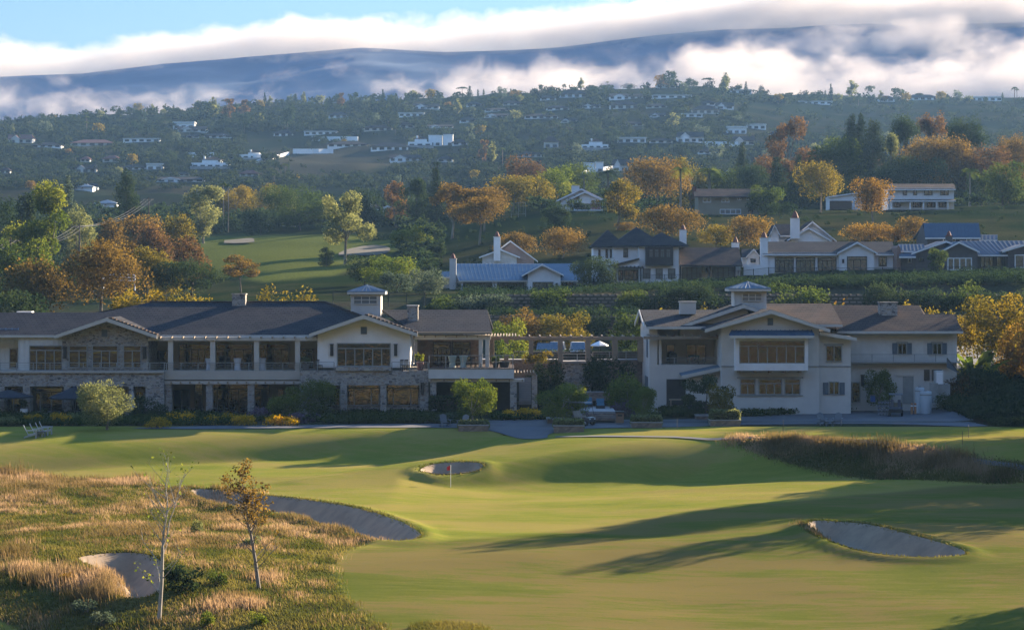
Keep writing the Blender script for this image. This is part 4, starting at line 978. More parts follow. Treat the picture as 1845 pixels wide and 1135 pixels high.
# kind, column, top row, width, distance, leaves, label, bare part of the trunk, leaf count
MID = [
 ('tall',85,323,124,338,'lime','tallest golden green tree towering at the western edge of the valley',.16,9000),
 ('dome',72,458,118,268,'rust','rusty broad tree whose pale trunks rise behind the low metal hatch roof',.30,7000),
 ('dome',180,426,132,276,'rust','largest domed rusty tree behind the stone gable with pale upright trunks',.28,9000),
 ('dome',268,442,68,312,'gold','golden domed tree beside the largest rusty dome, white rails below it',.25,5000),
 ('column',229,304,42,500,'dark','lone dark ivy-clad cypress spire above the rusty trees',.02,4500),
 ('dome',197,388,48,405,'rust','small rusty dome behind the leaning power lines',.25,3500),
 ('dome',250,383,72,415,'rust','rusty twin-headed tree just below the ivy-clad cypress',.2,5000),
 ('dome',282,398,66,385,'brown','reddish brown tree between the twin-headed rusty tree and the valley fairway',.2,4500),
 ('dome',322,382,58,422,'gold','golden brown tree at the corner of the valley fairway bunkers',.2,4000),
 ('round',345,424,56,352,'brown','sparse purplish brown tree overlapping the valley bunkers',.2,2500),
 ('dome',228,428,42,345,'rust','pinkish tree peeping over the largest rusty dome',.2,2500),
 ('tall',366,333,76,515,'olive','tall grey green eucalyptus beside the twin valley palms',.14,6000),
 ('round',425,333,62,610,'gold','golden crown standing behind the twin valley palms',.2,3500),
 ('round',345,462,122,312,'dark','wide spreading dark tree in front of the valley fairway',.2,7000),
 ('airy',434,459,70,335,'rust','rusty umbrella tree with bare stem alone on the valley fairway edge',.42,4200),
 ('bush',240,516,92,238,'gold','sunlit yellowish bush peeping over the roof nearest the hip end',.0,4500),
 ('bush',348,514,122,240,'gold','sunlit yellowish bush just before the stone roof chimney',.0,5500),
 ('bush',500,512,60,239,'gold','bush peeping over the clubhouse roof right behind the stone roof chimney',.0,3500),
 ('bush',557,516,82,240,'gold','pale golden bush peeping over the roof next to the metal-topped cupola',.0,4000),
 ('round',28,518,110,250,'dark','dark tree mass at the roof edge below the rusty broad tree',.1,4500),
 ('round',540,331,118,560,'green','broad olive green tree at the head of the valley fairway',.12,6500),
 ('airy',622,343,96,400,'olive','tall airy eucalyptus with bare stem standing on the valley fairway',.30,6500),
 ('column',588,445,26,395,'dark','small dumpy columnar tree on the valley fairway',.05,2500),
 ('round',657,455,60,342,'dark','dark rounded tree between the fairway and the bright pepper tree',.1,4000),
 ('round',700,457,88,334,'lime','bright green pepper tree behind the western cupola',.12,6000),
 ('round',716,487,52,322,'grey','blue green bush-like tree in front of the bright pepper tree',.05,3500),
 ('round',766,484,62,316,'grey','blue green tree beside the blue metal-roofed house',.05,4000),
 ('round',742,403,64,420,'lime','golden green tree on the slope beyond the pepper tree',.12,4500),
 ('cone',787,290,40,520,'conifer','layered dark pine standing above the rusty knoll trees',.06,4500),
 ('tall',748,318,62,530,'dark','dark hedge-like trees right beside the layered pine',.05,4000),
 ('airy',713,326,42,560,'brown','brown feathery tree behind the white valley house',.15,2500),
 ('round',690,420,60,450,'dark','dark tree in the hollow below the white valley house',.05,3500),
 ('round',760,420,90,470,'dark','dark shadowed tree at the foot of the leaning rusty tree',.05,4000),
 ('airy',815,326,66,440,'rust','leaning rusty tree with a sunlit trunk on the knoll flank',.28,5000),
 ('dome',872,332,84,446,'rust','upper dome of the pair of rusty trees on the knoll',.36,5500),
 ('dome',864,352,86,428,'rust','rusty parasol tree with forked pale trunk on the knoll flank',.44,6500),
 ('dome',925,314,80,505,'gold','golden dome right behind the knoll pair of rusty trees',.2,5000),
 ('round',990,296,80,545,'lime','bright yellow green tree above the red-roofed house',.12,5500),
 ('round',948,276,62,610,'brown','dark brown tree standing on the skyline of the wooded knoll',.1,4000),
 ('dome',964,315,66,512,'gold','pale gold tree between the bright green tree and tennis fence',.2,4500),
 ('round',903,342,50,520,'green','green tree in the wood beside the tall knoll fence',.1,3000),
 ('round',997,363,54,446,'dark','dark round tree on the lawn slope below the red-roofed house',.05,4500),
 ('airy',1113,321,78,456,'gold','airy golden eucalyptus next to the red-roofed house',.22,6000),
 ('dome',1185,276,102,520,'rust','big golden brown tree with forked trunk between the upper houses',.25,8000),
 ('round',1050,290,70,580,'green','green tree crowd behind the red-roofed house chimney',.1,4000),
 ('bush',1126,397,32,425,'rust','small round rusty ball bush above the dark hipped roof',.0,2500),
 ('dome',1015,408,74,386,'rust','rounded rusty tree at the foot of the grassy knoll behind the blue roof',.12,6500),
 ('dome',930,414,72,392,'rust','golden mound tree behind the brick gable and its chimney',.05,5000),
 ('dome',1212,367,108,402,'rust','wide rusty tree with several trunks behind the two-storey white house',.22,8000),
 ('round',1290,404,54,400,'gold','thin golden tree behind the long brown roofed wing',.1,4000),
 ('dome',1352,387,72,405,'rust','round rusty tree beside the white house with the clay chimney pots',.1,5500),
 ('round',1380,332,58,468,'green','deep green tree right beside the brown upper house',.08,4500),
 ('bush',1405,362,50,462,'dark','dark shrub mound spreading below the deep green tree',.0,3000),
 ('cone',1337,257,34,610,'conifer','small dark pine alone on the hazy skyline above the brown house',.08,3000),
 ('cone',1400,283,60,525,'conifer','dark blue pine behind the deep green tree',.06,4500),
 ('cone',1438,278,40,520,'conifer','thinner pine touching the big gold dome tree',.06,3500),
 ('dome',1479,286,78,472,'gold','perfect golden dome tree with a lit trunk on the terrace edge',.28,7500),
 ('dome',1573,317,62,452,'orange','bright orange gold tree in front of the long pale blue house',.25,6000),
 ('airy',1418,209,90,605,'brown','tall rusty feathery tree at the near end of the skyline wood',.12,6500),
 ('round',1502,243,96,565,'green','dark green rounded tree in the skyline wood below the pine spires',.08,5500),
 ('round',1462,262,60,590,'brown','brown tree wedged between the feathery tree and the green rounded tree',.1,4000),
 ('column',1533,205,28,575,'conifer','first slim pine spire of the skyline trio',.03,3500),
 ('column',1551,203,27,578,'conifer','tallest slim pine spire of the skyline trio',.03,3500),
 ('column',1574,215,42,570,'conifer','broadest pine spire of the skyline trio',.03,4500),
 ('tall',1606,240,40,562,'olive','thin dry pine with visible trunk beside the pine spires',.05,2500),
 ('parasol',1632,204,54,585,'dark','umbrella pine with a bare trunk in the skyline wood',.62,3500),
 ('parasol',1735,205,78,590,'dark','broad flat-topped pine highest over the rusty wood',.60,4500),
 ('parasol',1680,199,48,600,'brown','wispy reddish flat-topped tree on the skyline wood',.7,1500),
 ('dome',1672,236,92,560,'rust','rusty tree at the middle of the skyline wood',.1,6500),
 ('dome',1722,240,84,555,'rust','rusty tree under the broad flat-topped pine',.1,6000),
 ('dome',1778,258,84,552,'brown','red brown tree sloping down at the end of the skyline wood',.1,5500),
 ('dome',1828,238,70,575,'rust','farthest rusty tree of the skyline wood at the edge of the picture',.1,4500),
 ('round',1808,289,82,470,'green','bright green leafy tree by the end of the long pale blue house',.1,6000),
 ('round',1335,292,86,560,'dark','dark hedge of trees behind the brown upper house',.03,4500),
 ('round',1590,297,96,540,'dark','dark wood behind the roof of the long pale blue house',.03,5000),
 ('round',1652,278,100,545,'dark','deep green mass under the rusty wood near the lone palm',.03,5000),
 ('round',1560,335,70,535,'dark','dark green shrubs behind the bright orange gold tree',.03,3500),
 ('round',1435,318,60,520,'green','green tree beneath the big gold dome tree',.05,3500),
 ('round',1770,310,60,520,'dark','shadowy tree between the lone palm and the leafy green tree',.05,3500),
 ('dome',1563,399,84,420,'orange','low golden tree cluster on the bank behind the white house',.06,5500),
 ('dome',1645,388,58,422,'rust','rusty tree on the bank beside the barn with blue metal roof',.08,4500),
 ('dome',1612,408,40,418,'orange','small orange shrub tree on the bank beside the blue barn',.05,3000),
 ('round',1068,460,72,326,'dark','weeping dark green tree between blue roof and two-storey house',.05,6500),
 ('round',1688,444,34,330,'green','small tree before the grey brown house gable',.1,2500),
 ('round',10,345,60,430,'dark','dark tree at the far western edge below the hillside houses',.05,3500),
 ('tall',42,342,40,400,'dark','dark pine next to the tallest golden green tree',.05,3500),
 ('cone',122,316,44,470,'grey','grey pine behind the tallest golden green tree',.05,3000),
 ('round',20,430,70,320,'green','green tree below the power lines at the western edge',.05,4000),
 ('round',300,462,50,330,'gold','golden green tree between the golden dome and wide dark tree',.1,3000),
 ('round',470,330,66,640,'gold','gold tipped tree behind the valley fairway lodge',.1,3000),
 ('round',505,340,50,620,'olive','olive tree beside the broad olive green tree',.1,3000),
 ('round',648,335,70,560,'dark','dark tree behind the tall airy eucalyptus',.05,3500),
 ('round',395,385,80,560,'dark','low dark trees beneath the twin valley palms',.03,3500),
 ('round',470,375,60,545,'dark','low dark trees beside the valley fairway lodge',.03,3000),
 ('round',140,365,60,440,'olive','olive tree behind the power pole',.1,3000),
 ('round',1245,280,60,560,'gold','gold tree beside the shaggy bright palm',.1,3500),
 ('round',1300,300,60,565,'green','green tree behind the spreading palm',.1,3000),
 # terraces between the clubhouses and the upper street
 ('bush',1200,512,66,293,'dark','round dark shrub on the wall terrace below the boxed bay',.0,3500),
 ('bush',1268,506,76,294,'dark','round dark shrub on the wall terrace below the brown roofed wing',.0,4000),
 ('bush',1442,506,92,294,'green','broad green shrub on the wall terrace right of the eastern cupola',.0,4500),
 ('bush',1600,505,76,293,'dark','dark shrub on the wall terrace below the single-storey white house',.0,4000),
 ('bush',1662,512,70,291,'dark','dull dark shrub on the wall terrace below the gap between the last two houses',.0,3500),
 ('bush',1735,504,80,290,'green','tall green shrub on the wall terrace below the grey brown house',.0,4000),
 ('bush',1805,520,80,290,'dark','dark shrub at the eastern end of the wall terrace',.0,3500),
 ('bush',990,514,60,292,'green','green shrub under the blue roof house porch',.0,3500),
 ('bush',1140,518,60,296,'green','green shrub below the pergola of the two-storey house',.0,3500),
 ('bush',860,524,90,288,'grey','grey green shrubs on the bank below the blue roof house',.0,4000),
 ('bush',800,530,70,284,'green','shrub on the bank beside the deck-side roof',.0,3500),
 ('bush',1060,548,70,276,'dark','dark creeper shrub on the lower crib wall',.0,3000),
 ('bush',1530,548,80,280,'dark','dark shrub behind the brown roof ridge',.0,3000),
 ('round',940,553,68,262,'rust','russet topped tree behind the slatted pergola end',.1,4000),
 ('round',1020,559,88,262,'gold','rounded tree with glowing golden top behind the pergola',.12,5500),
 ('round',1132,556,62,250,'green','green tree with sunlit edge beside the eastern gable end',.1,4500),
 ('round',915,571,62,236,'lime','bright leafy tree right behind the slatted pergola end',.1,5000),
 ('bush',1205,545,52,226,'gold','golden hedge glowing left of the small louvred chimney',.0,2500),
 ('bush',1272,546,44,226,'gold','golden hedge glowing right of the small louvred chimney',.0,2500),
 ('bush',1512,536,68,227,'orange','golden hedge glowing behind the brown roof step',.0,3000),
 ('bush',1655,541,60,227,'gold','golden hedge glowing beside the rear stone chimney',.0,2500),
 ('bush',1695,552,50,226,'gold','golden hedge sloping down at the brown roof end',.0,2500),
 ('round',1785,524,118,226,'gold','big sunlit golden bush tree beyond the eastern wing',.05,7500),
 ('round',1845,560,84,216,'orange','orange leaved tree at the edge of the eastern bank',.05,5500),
 # in front of the clubhouses; lime leaf colour stands in for sunlight on them
 ('round',193,682,90,182.5,'olive','silvery olive tree standing alone before the stone gable',.04,10000),
 ('round',268,712,54,193,'dark','dark shrub by the glass door beside the olive tree',.0,3500),
 ('round',560,680,84,195,'lime','large dark green tree before the stone columns',.12,10000),
 ('bush',516,709,58,193,'lime','round shrub nestled beside the large dark green tree',.0,4500),
 ('round',853,681,76,187,'lime','bushy green tree with lit crown in the stone planter by the dark undercroft',.12,10000),
 ('round',1016,688,80,188,'lime','bushy green tree in the planter behind the parked golf cart',.12,10000),
 ('round',1158,694,54,190,'lime','green tree with sunlit yellow side in the planter near the steps',.12,8000),
 ('round',1130,668,66,198,'lime','loose green tree behind the yellow-sided planter tree',.12,4500),
 ('airy',1272,676,76,194,'dark','dark open tree before the lean-to porch',.15,4500),
 ('round',1300,690,52,190,'gold','yellow olive shrub tree in front of the dark open tree',.08,4500),
 ('round',1584,663,54,202.6,'lime','round glossy tree with yellow crown before the garage doors',.12,5500),
 ('round',985,642,64,209,'dark','dark tree climbing the wall left of the central stone buttress',.02,4500),
 ('round',1098,636,80,211,'dark','dark ivy tree climbing the wall right of the central stone buttress',.02,5500),
 ('bush',968,632,46,212,'gold','sunlit flowering hedge atop the wall under the pergola',.0,2500),
 ('bush',1775,655,120,205,'dark','dark green shrub mass on the bank east of the driveway',.0,5500),
 ('bush',1830,690,80,200,'dark','dull shrub low on the eastern bank',.0,3500),
 ('bush',1722,672,44,204,'brown','reddish shrub beside the white tanks',.0,2500),
 ('bush',1715,705,60,200,'dark','dark groundcover shrub at the tanks end of the driveway',.0,3000),
]
PALMS = [
 (402,328,560,9,'first slim palm of the twin valley palms','green'),(411,331,556,9,'second slim palm of the twin valley palms','green'),
 (1095,300,575,26,'dark spreading palm behind the red-roofed house','dark'),(1226,297,500,22,'shaggy bright green palm touching the big golden brown tree','lime'),
 (1278,297,545,30,'large spreading palm above the brown upper house','green'),(1747,300,505,20,'lone palm between the long house and leafy tree','green'),
 (1052,310,565,18,'small dark palm over the red roof','dark')]
if 'tree' not in SKIP:
    for k, px, top, w, Y, lm, lab, fr, n in MID:
        nm = {'cone':'pine_tree','column':'cypress_tree','bush':'shrub','parasol':'umbrella_pine'}.get(k, 'broadleaf_tree')
        ct = {'bush':'shrub'}.get(k, 'tree')
        zb = None
        if Y < 214 and top > 600 and px < 1690: zb = 0.3
        if 226 > Y >= 208 and top < 660 and px < 1700: zb = 2.0 if k == 'round' else 4.4
        if px in (985,1098): zb = 0.5
        tree(nm, k, px, top, w, Y, lm, lab, fr, n, BARKD if lm in ('dark','conifer','green') else BARK, cat=ct, zb=zb)
    for px, top, Y, R, lab, lm in PALMS: palm('palm_tree', px, top, Y, R, lab, lm)

# ---------------------------------------------------------------- the street of houses above the clubhouses
def house(name, px, Y, label, group=None):
    B = empty(name, (wx(px,Y), Y, gz(wx(px,Y),Y))); return tag(B, label, 'house', group)
def wall(B, m, a, b, t, u, Y, dep=8.0, name='wall'): return part_box(B, name, m, a, b, t, u, Y, Y+dep)
def gable(B, m, a, b, pl, pp, pr, te, tp, u, Y, dep=7.0, name='gable_wall', bat=False, drop=.12):
    g = gable_top(pl,pp,pr,te,tp,Y); x0, x1, xp = wx(a,Y), wx(b,Y), wx(pp,Y); z0 = wz(u,Y); mb = MB()
    mb.prism([(x0,z0),(x1,z0),(x1,g(x1)-drop),(xp,g(xp)-drop),(x0,g(x0)-drop)],Y,Y+dep)
    if bat: boards(mb,a,b,te,u,Y,Y+dep,lambda x: g(x)-drop,.6)
    return mb.build(name, m, B)
def hip(B, a, b, te, Y, dep, tp, m, name='roof', cap=True, px=None, Yp=None):
    """hipped roof: eave rectangle, ridge or point on top"""
    x0, x1, ze = wx(a,Y), wx(b,Y), wz(te,Y); w = x1-x0; h = min(w,dep)/2
    zp = wz(tp,Y+h); mb = MB()
    E = [(x0,Y,ze),(x1,Y,ze),(x1,Y+dep,ze),(x0,Y+dep,ze)]
    if w >= dep: R = [(x0+h,Y+h,zp),(x1-h,Y+h,zp)]; fs = [(0,1,5,4),(1,2,5),(2,3,4,5),(3,0,4)]
    else: R = [((x0+x1)/2,Y+h,zp),((x0+x1)/2,Y+dep-h,zp)]; fs = [(0,1,4),(1,2,5,4),(2,3,5),(3,0,4,5)]
    mb.add(E+R+[(x,y,z-.22) for x,y,z in E], fs+[(9,8,7,6),(0,6,7,1),(1,7,8,2),(2,8,9,3),(3,9,6,0)])
    return mb.build(name, m, B)
def street():
    # blue metal-roofed house
    Y = 333; B = house('house', 930, Y, 'cream house with pale blue standing seam roof and glazed porch'); 
    wall(B,M_WHITE,817,1060,497,534,Y+2.6,7); eave_roof(B,[(826,505,Y),(1056,505,Y),(1056,475,Y+8),(816,475,Y+8)],M_METAL,M_TRIM,.14,seams=.55)
    wall(B,M_CREAM,797,812,497,534,Y+5,5,'annex_wall'); eave_roof(B,[(794,499,Y+4),(813,499,Y+4),(813,489,Y+6),(797,489,Y+6)],M_METAL,M_TRIM,.12,'annex_roof',seams=.55)
    gable(B,M_WHITE,951,1010,941,977,1016,496,476,534,Y-.6,6,bat=True); gable_roof(B,940,977,1016,496,475.5,495,Y-1.2,Y+7.6,M_METAL,M_WHITE,.1,.22)
    for a in (832.5,889,893.5,949): part_box(B,'porch_post',M_WHITE,a-1.3,a+1.3,506,534,Y+.2,Y+.45)
    for a, b in ((835,886),(896,944)): window(B,a,b,507,530,Y+2.5,(.25,.5,.75),(),M_DARK,M_PALEG,.09)
    window(B,959.5,997,508,525,Y-.62,(.33,.66),(),M_DARK,M_GLASSB,.12); window(B,1019,1034,503,518,Y+2.6,(.5,),(),M_DARK,M_GLASS,.12)
    chimney(B,810,822,467,534,Y+2,M_CREAM,M_TRIM,True,1.0)
    for a in (824,1003): sconce(B,a,514,Y+2.6 if a<900 else Y-.6,.5)
    # house behind it
    Y = 352; B = house('house', 915, Y, 'gabled stucco house with pink brick gable behind the blue metal roof')
    gable(B,M_CREAM,869,931,864,902,936,463,449,482,Y,6); gable_roof(B,863,902,937,463,448.5,463,Y-.5,Y+6,M_METALD,M_WHITE,.1,.2)
    gable(B,M_BRICK,904,962,872,919.5,968,469,433.5,482,Y+1.5,6); gable_roof(B,871,919.5,969,470,433,470,Y+1.2,Y+8,M_ROOFB,M_WHITE,.12,.22)
    chimney(B,889.5,901.5,427.5,470,Y-.9,M_WHITE,M_TRIM,True,.85)
    # two-storey white house
    Y = 338; B = house('house', 1150, Y, 'two-storey white house with dark hipped roof and dark boxed bay')
    wall(B,M_WHITE,1069,1104,443,510,Y+4,8); wall(B,M_WHITE,1104,1152,442,510,Y+2,9); wall(B,M_WHITE,1151,1223,442,510,Y,9)
    hip(B,1065,1128,443.5,Y+3.3,9,414,M_ROOF); hip(B,1100,1200,442.6,Y+1.3,12,409,M_ROOF); hip(B,1148,1241,442,Y-.6,10,419,M_ROOF)
    o = MB(); bx(o,1163,1213,445,449,Y-.8,Y); bx(o,1163,1213,464,478.5,Y-.8,Y)
    for a, b in ((1163,1169.5),(1176.5,1179.5),(1187,1190),(1197,1200.5),(1208,1213)): bx(o,a,b,449,464,Y-.8,Y)
    o.build('boxed_bay', mat('dark_brown_boards',(0.045,0.037,0.036),(0.035,0.03,0.03),3.0,.7), B)
    for a, b in ((1169.5,1176.5),(1179.5,1187),(1190,1197),(1200.5,1208)): window(B,a,b,449,464,Y-.6,(.5,),(.33,),M_DARK,M_PALEG,.06)
    window(B,1123,1131.5,448,464,Y+2,(.5,),(.5,),M_DARK,M_PALEG,.1)
    for a, b, y in ((1078,1082,Y+4),(1091,1095,Y+4),(1099,1102,Y+4)): window(B,a,b,449,465,y,(),(.5,),M_DARK,M_GLASS,.1)
    for a, b in ((1158,1172),(1181.5,1194),(1203.5,1216.6)): window(B,a,b,484,502,Y,(.5,),(.5,),M_DARK,M_PALEG,.1)
    MB().slab([tuple(at(1097,478.5,Y-1.5)),tuple(at(1152,465,Y-1.5)),(wx(1152,Y-1.5),Y+2,wz(465,Y-1.5)),(wx(1097,Y-1.5),Y+2,wz(478.5,Y-1.5))],.25).build('lean_to_roof',M_ROOFB,B)
    o = MB(); g0 = wx(1106,Y-1); o.prism([(wx(1104,Y-1),wz(481,Y-1)),(wx(1151,Y-1),wz(481,Y-1)),(wx(1151,Y-1),wz(467.5,Y-1)),(wx(1104,Y-1),wz(478.5,Y-1))],Y-1,Y+1.9); o.build('porch_gable',M_WHITE,B)
    p = MB(); bx(p,1106,1160,481,484,Y-2.6,Y-2.3); bx(p,1108,1111,484,508,Y-2.6,Y-2.3); bx(p,1153,1156,484,508,Y-2.6,Y-2.3)
    for i in range(8): x = wx(1108+i*7,Y-2.6); p.box(x,x+.12,Y-3,Y-.2,wz(480.9,Y-2.6),wz(479.4,Y-2.6))
    p.build('pergola', M_DARK, B)
    window(B,1114,1122,487,505,Y+1.9,(.5,),(),M_DARK,M_GLASS,.1); window(B,1125,1150,487,505,Y+1.9,(.33,.67),(),M_DARK,M_GLASS,.1)
    wall(B,M_WHITE,1223,1334,476,510,Y+3,7,'wing_wall'); eave_roof(B,[(1224,477.5,Y),(1338,477.5,Y),(1331,446,Y+7.5),(1224,446,Y+7.5)],M_ROOFB,M_DARK,.16,'wing_roof')
    for a, b in ((1229,1264),(1284,1322)): window(B,a,b,481,503,Y+2.95,(.25,.5,.75),(),M_DARK,M_PALEG,.12)
    for a in (1226,1278,1324): part_box(B,'wing_post',M_DARK,a-1.4,a+1.4,478,508,Y+.3,Y+.6)
    sconce(B,1272,487,Y+3,.5)
    chimney(B,1225,1237,415,445,Y+8,M_WHITE,M_TRIM,True,.9); chimney(B,1319,1332,438,470,Y+8.2,M_WHITE,M_TRIM,True,.9)
    # small gabled garage house between
    Y = 352; B = house('house', 1356, Y, 'small white gabled building between the brown wing and the chimneyed house')
    gable(B,M_WHITE,1347,1368,1345,1358,1371,462,449,482,Y,6); gable_roof(B,1344,1358,1371,463,448,463,Y-.4,Y+6,M_ROOF,M_WHITE,.1,.2); window(B,1352,1361,466,473,Y,(),(),M_DARK)
    eave_roof(B,[(1336,464,Y+1),(1388,464,Y+1),(1388,449,Y+5),(1336,449,Y+5)],M_ROOF,M_TRIM,.12); wall(B,M_WHITE,1337,1387,464,484,Y+1.5,4)
    # white single-storey house
    Y = 342; B = house('house', 1490, Y, 'long white single-storey house with slate roof and one central gable')
    wall(B,M_WHITE,1383,1611,455,494,Y,8); eave_roof(B,[(1374,457.5,Y-.6),(1613,457.5,Y-.6),(1608,435.5,Y+6),(1380,435.5,Y+6)],M_ROOF,M_WHITE,.14)
    gable(B,M_WHITE,1513,1575,1508,1544.5,1581,455.5,436,494,Y-1.5,6,bat=True); gable_roof(B,1508,1544.5,1581,455.5,435.5,455.5,Y-2,Y+5.5,M_ROOF,M_WHITE,.1,.24)
    for a, b in ((1396,1430),(1434,1468.5),(1473,1507)): window(B,a,b,464,491,Y,(.25,.5,.75),(.2,),M_DARK,M_GLASSB,.12)
    window(B,1526,1562,462,488,Y-1.5,(.33,.67),(.25,),M_DARK,M_GLASSB,.12); window(B,1583,1597.5,462.6,480,Y,(.5,),(),M_DARK,M_GLASSB,.12)
    chimney(B,1370.5,1383.5,429,494,Y-.4,M_WHITE,M_TRIM,True,1.0); sconce(B,1519,471,Y-1.5,.5)
    wall(B,M_WHITE,1340,1384,477,496,Y-2,.4,'garden_wall')
    # house behind it
    Y = 364; B = house('house', 1455, Y, 'white house of three gables and a tall chimney behind the slate roof')
    gable(B,M_WHITE,1425,1491,1419,1457,1496,432,410,446,Y,6); gable_roof(B,1418,1457,1497,432.5,409.5,432.5,Y-.5,Y+7,M_ROOF,M_WHITE,.12,.24)
    gable(B,M_WHITE,1432,1500,1424,1464,1506,433,399,446,Y+1.5,7); gable_roof(B,1422,1464,1507,433.5,398.5,433.5,Y+1,Y+9,M_ROOFB,M_WHITE,.12,.24)
    gable(B,M_WHITE,1389,1403,1387,1395.6,1405,424,405.5,446,Y+1,4); gable_roof(B,1386,1395.6,1406,424.5,405,424.5,Y+.6,Y+5,M_ROOF,M_WHITE,.1,.2)
    eave_roof(B,[(1398,424,Y+2),(1440,424,Y+2),(1440,404,Y+7),(1398,404,Y+7)],M_ROOFB,M_WHITE,.12); wall(B,M_WHITE,1398,1440,424,446,Y+2.5,4)
    chimney(B,1425,1441,394,430,Y-.8,M_WHITE,M_TRIM,True,.75)
    # grey brown house with blue metal roofs
    Y = 338; B = house('house', 1750, Y, 'low grey brown house with dark blue metal roofs and white window trim')
    wall(B,M_GREYW,1618,1900,456,494,Y+1,8); eave_roof(B,[(1762,459,Y-1),(1910,459,Y-1),(1910,433.7,Y+7),(1728,433.7,Y+7)],M_METALD,M_WHITE,.14,seams=.55)
    gable(B,M_GREYW,1704,1761,1694,1728,1765,453,435.5,494,Y-1.5,7); gable_roof(B,1694,1728,1765,453,435,453,Y-2,Y+6.5,M_METALD,M_WHITE,.1,.24)
    gable_roof(B,1642,1705,1768,456,433.7,456,Y+.2,Y+8,M_METALD,M_WHITE,.12,.24); gable(B,M_GREYW,1650,1703,1642,1705,1768,456,433.7,494,Y+.8,6)
    gable_roof(B,1806,1845,1888,452.5,440,452.5,Y-1.6,Y+5,M_METALD,M_WHITE,.1,.24); gable(B,M_GREYW,1816,1880,1806,1845,1888,452.5,440,494,Y-1.1,6)
    gable(B,mat('terracotta_wall',(0.26,0.15,0.11),(0.22,0.13,0.10),1.0,.9),1616,1623,1611,1619,1627,452,441,494,Y+.5,5); eave_roof(B,[(1619,452,Y+1),(1668,452,Y+1),(1664,440,Y+5),(1619,440,Y+5)],M_METALD,M_WHITE,.12,seams=.55)
    eave_roof(B,[(1620,462,Y-.6),(1650,462,Y-.6),(1650,456,Y+1),(1620,456,Y+1)],M_METALD,M_WHITE,.1,back=False)
    for a, b, t, u, y, n in ((1707,1751,464.5,487,Y-1.5,4),(1766,1790,462,487,Y+1,3),(1794,1813,462,487,Y+1,2),(1828,1880,459,483,Y-1.1,3)):
        window(B,a,b,t,u,y,tuple((i+1)/n for i in range(n-1)),(),M_WHITE if n == 4 or a > 1820 else M_DARK,M_GLASSB,.14)
    window(B,1636,1642,465,474,Y+1,(),(),M_WHITE); window(B,1655,1664,463,472,Y+.8,(.5,),(),M_DARK)
    chimney(B,1705,1716,426,448,Y+6,M_GREYW,M_RED,True,.8)
    # barn-like house
    Y = 366; B = house('barn', 1712, Y, 'barn-like grey house with steep dark blue metal roof')
    x0, x1 = wx(1671,Y), wx(1764,Y); zr = wz(402,Y+5); ze = wz(427,Y); zb = wz(446,Y)
    MB().add([(x0,Y,zb),(x0,Y+10,zb),(x0,Y+10,ze),(x0,Y+5,zr-.2),(x0,Y,ze),(x1,Y,zb),(x1,Y+10,zb),(x1,Y+10,ze),(x1,Y+5,zr-.2),(x1,Y,ze)],[(0,4,3,2,1),(5,6,7,8,9),(0,5,9,4),(1,2,7,6),(0,1,6,5)]).build('wall',M_GREYW,B)
    eave_roof(B,[(1667,428,Y-.6),(1767,428,Y-.6),(1763,402,Y+5),(1664,402,Y+5)],M_METALD,M_WHITE,.14,seams=.55)
    eave_roof(B,[(1762,432,Y+1),(1797,432,Y+1),(1797,423,Y+4),(1762,423,Y+4)],M_METALD,M_WHITE,.12,'annex_roof',seams=.55); wall(B,M_GREYW,1763,1795,432,446,Y+1.5,3,'annex_wall')
    for a, b in ((1699,1722),(1741,1750)): window(B,a,b,429,436,Y,(),(),M_WHITE,M_GLASSB,.12)
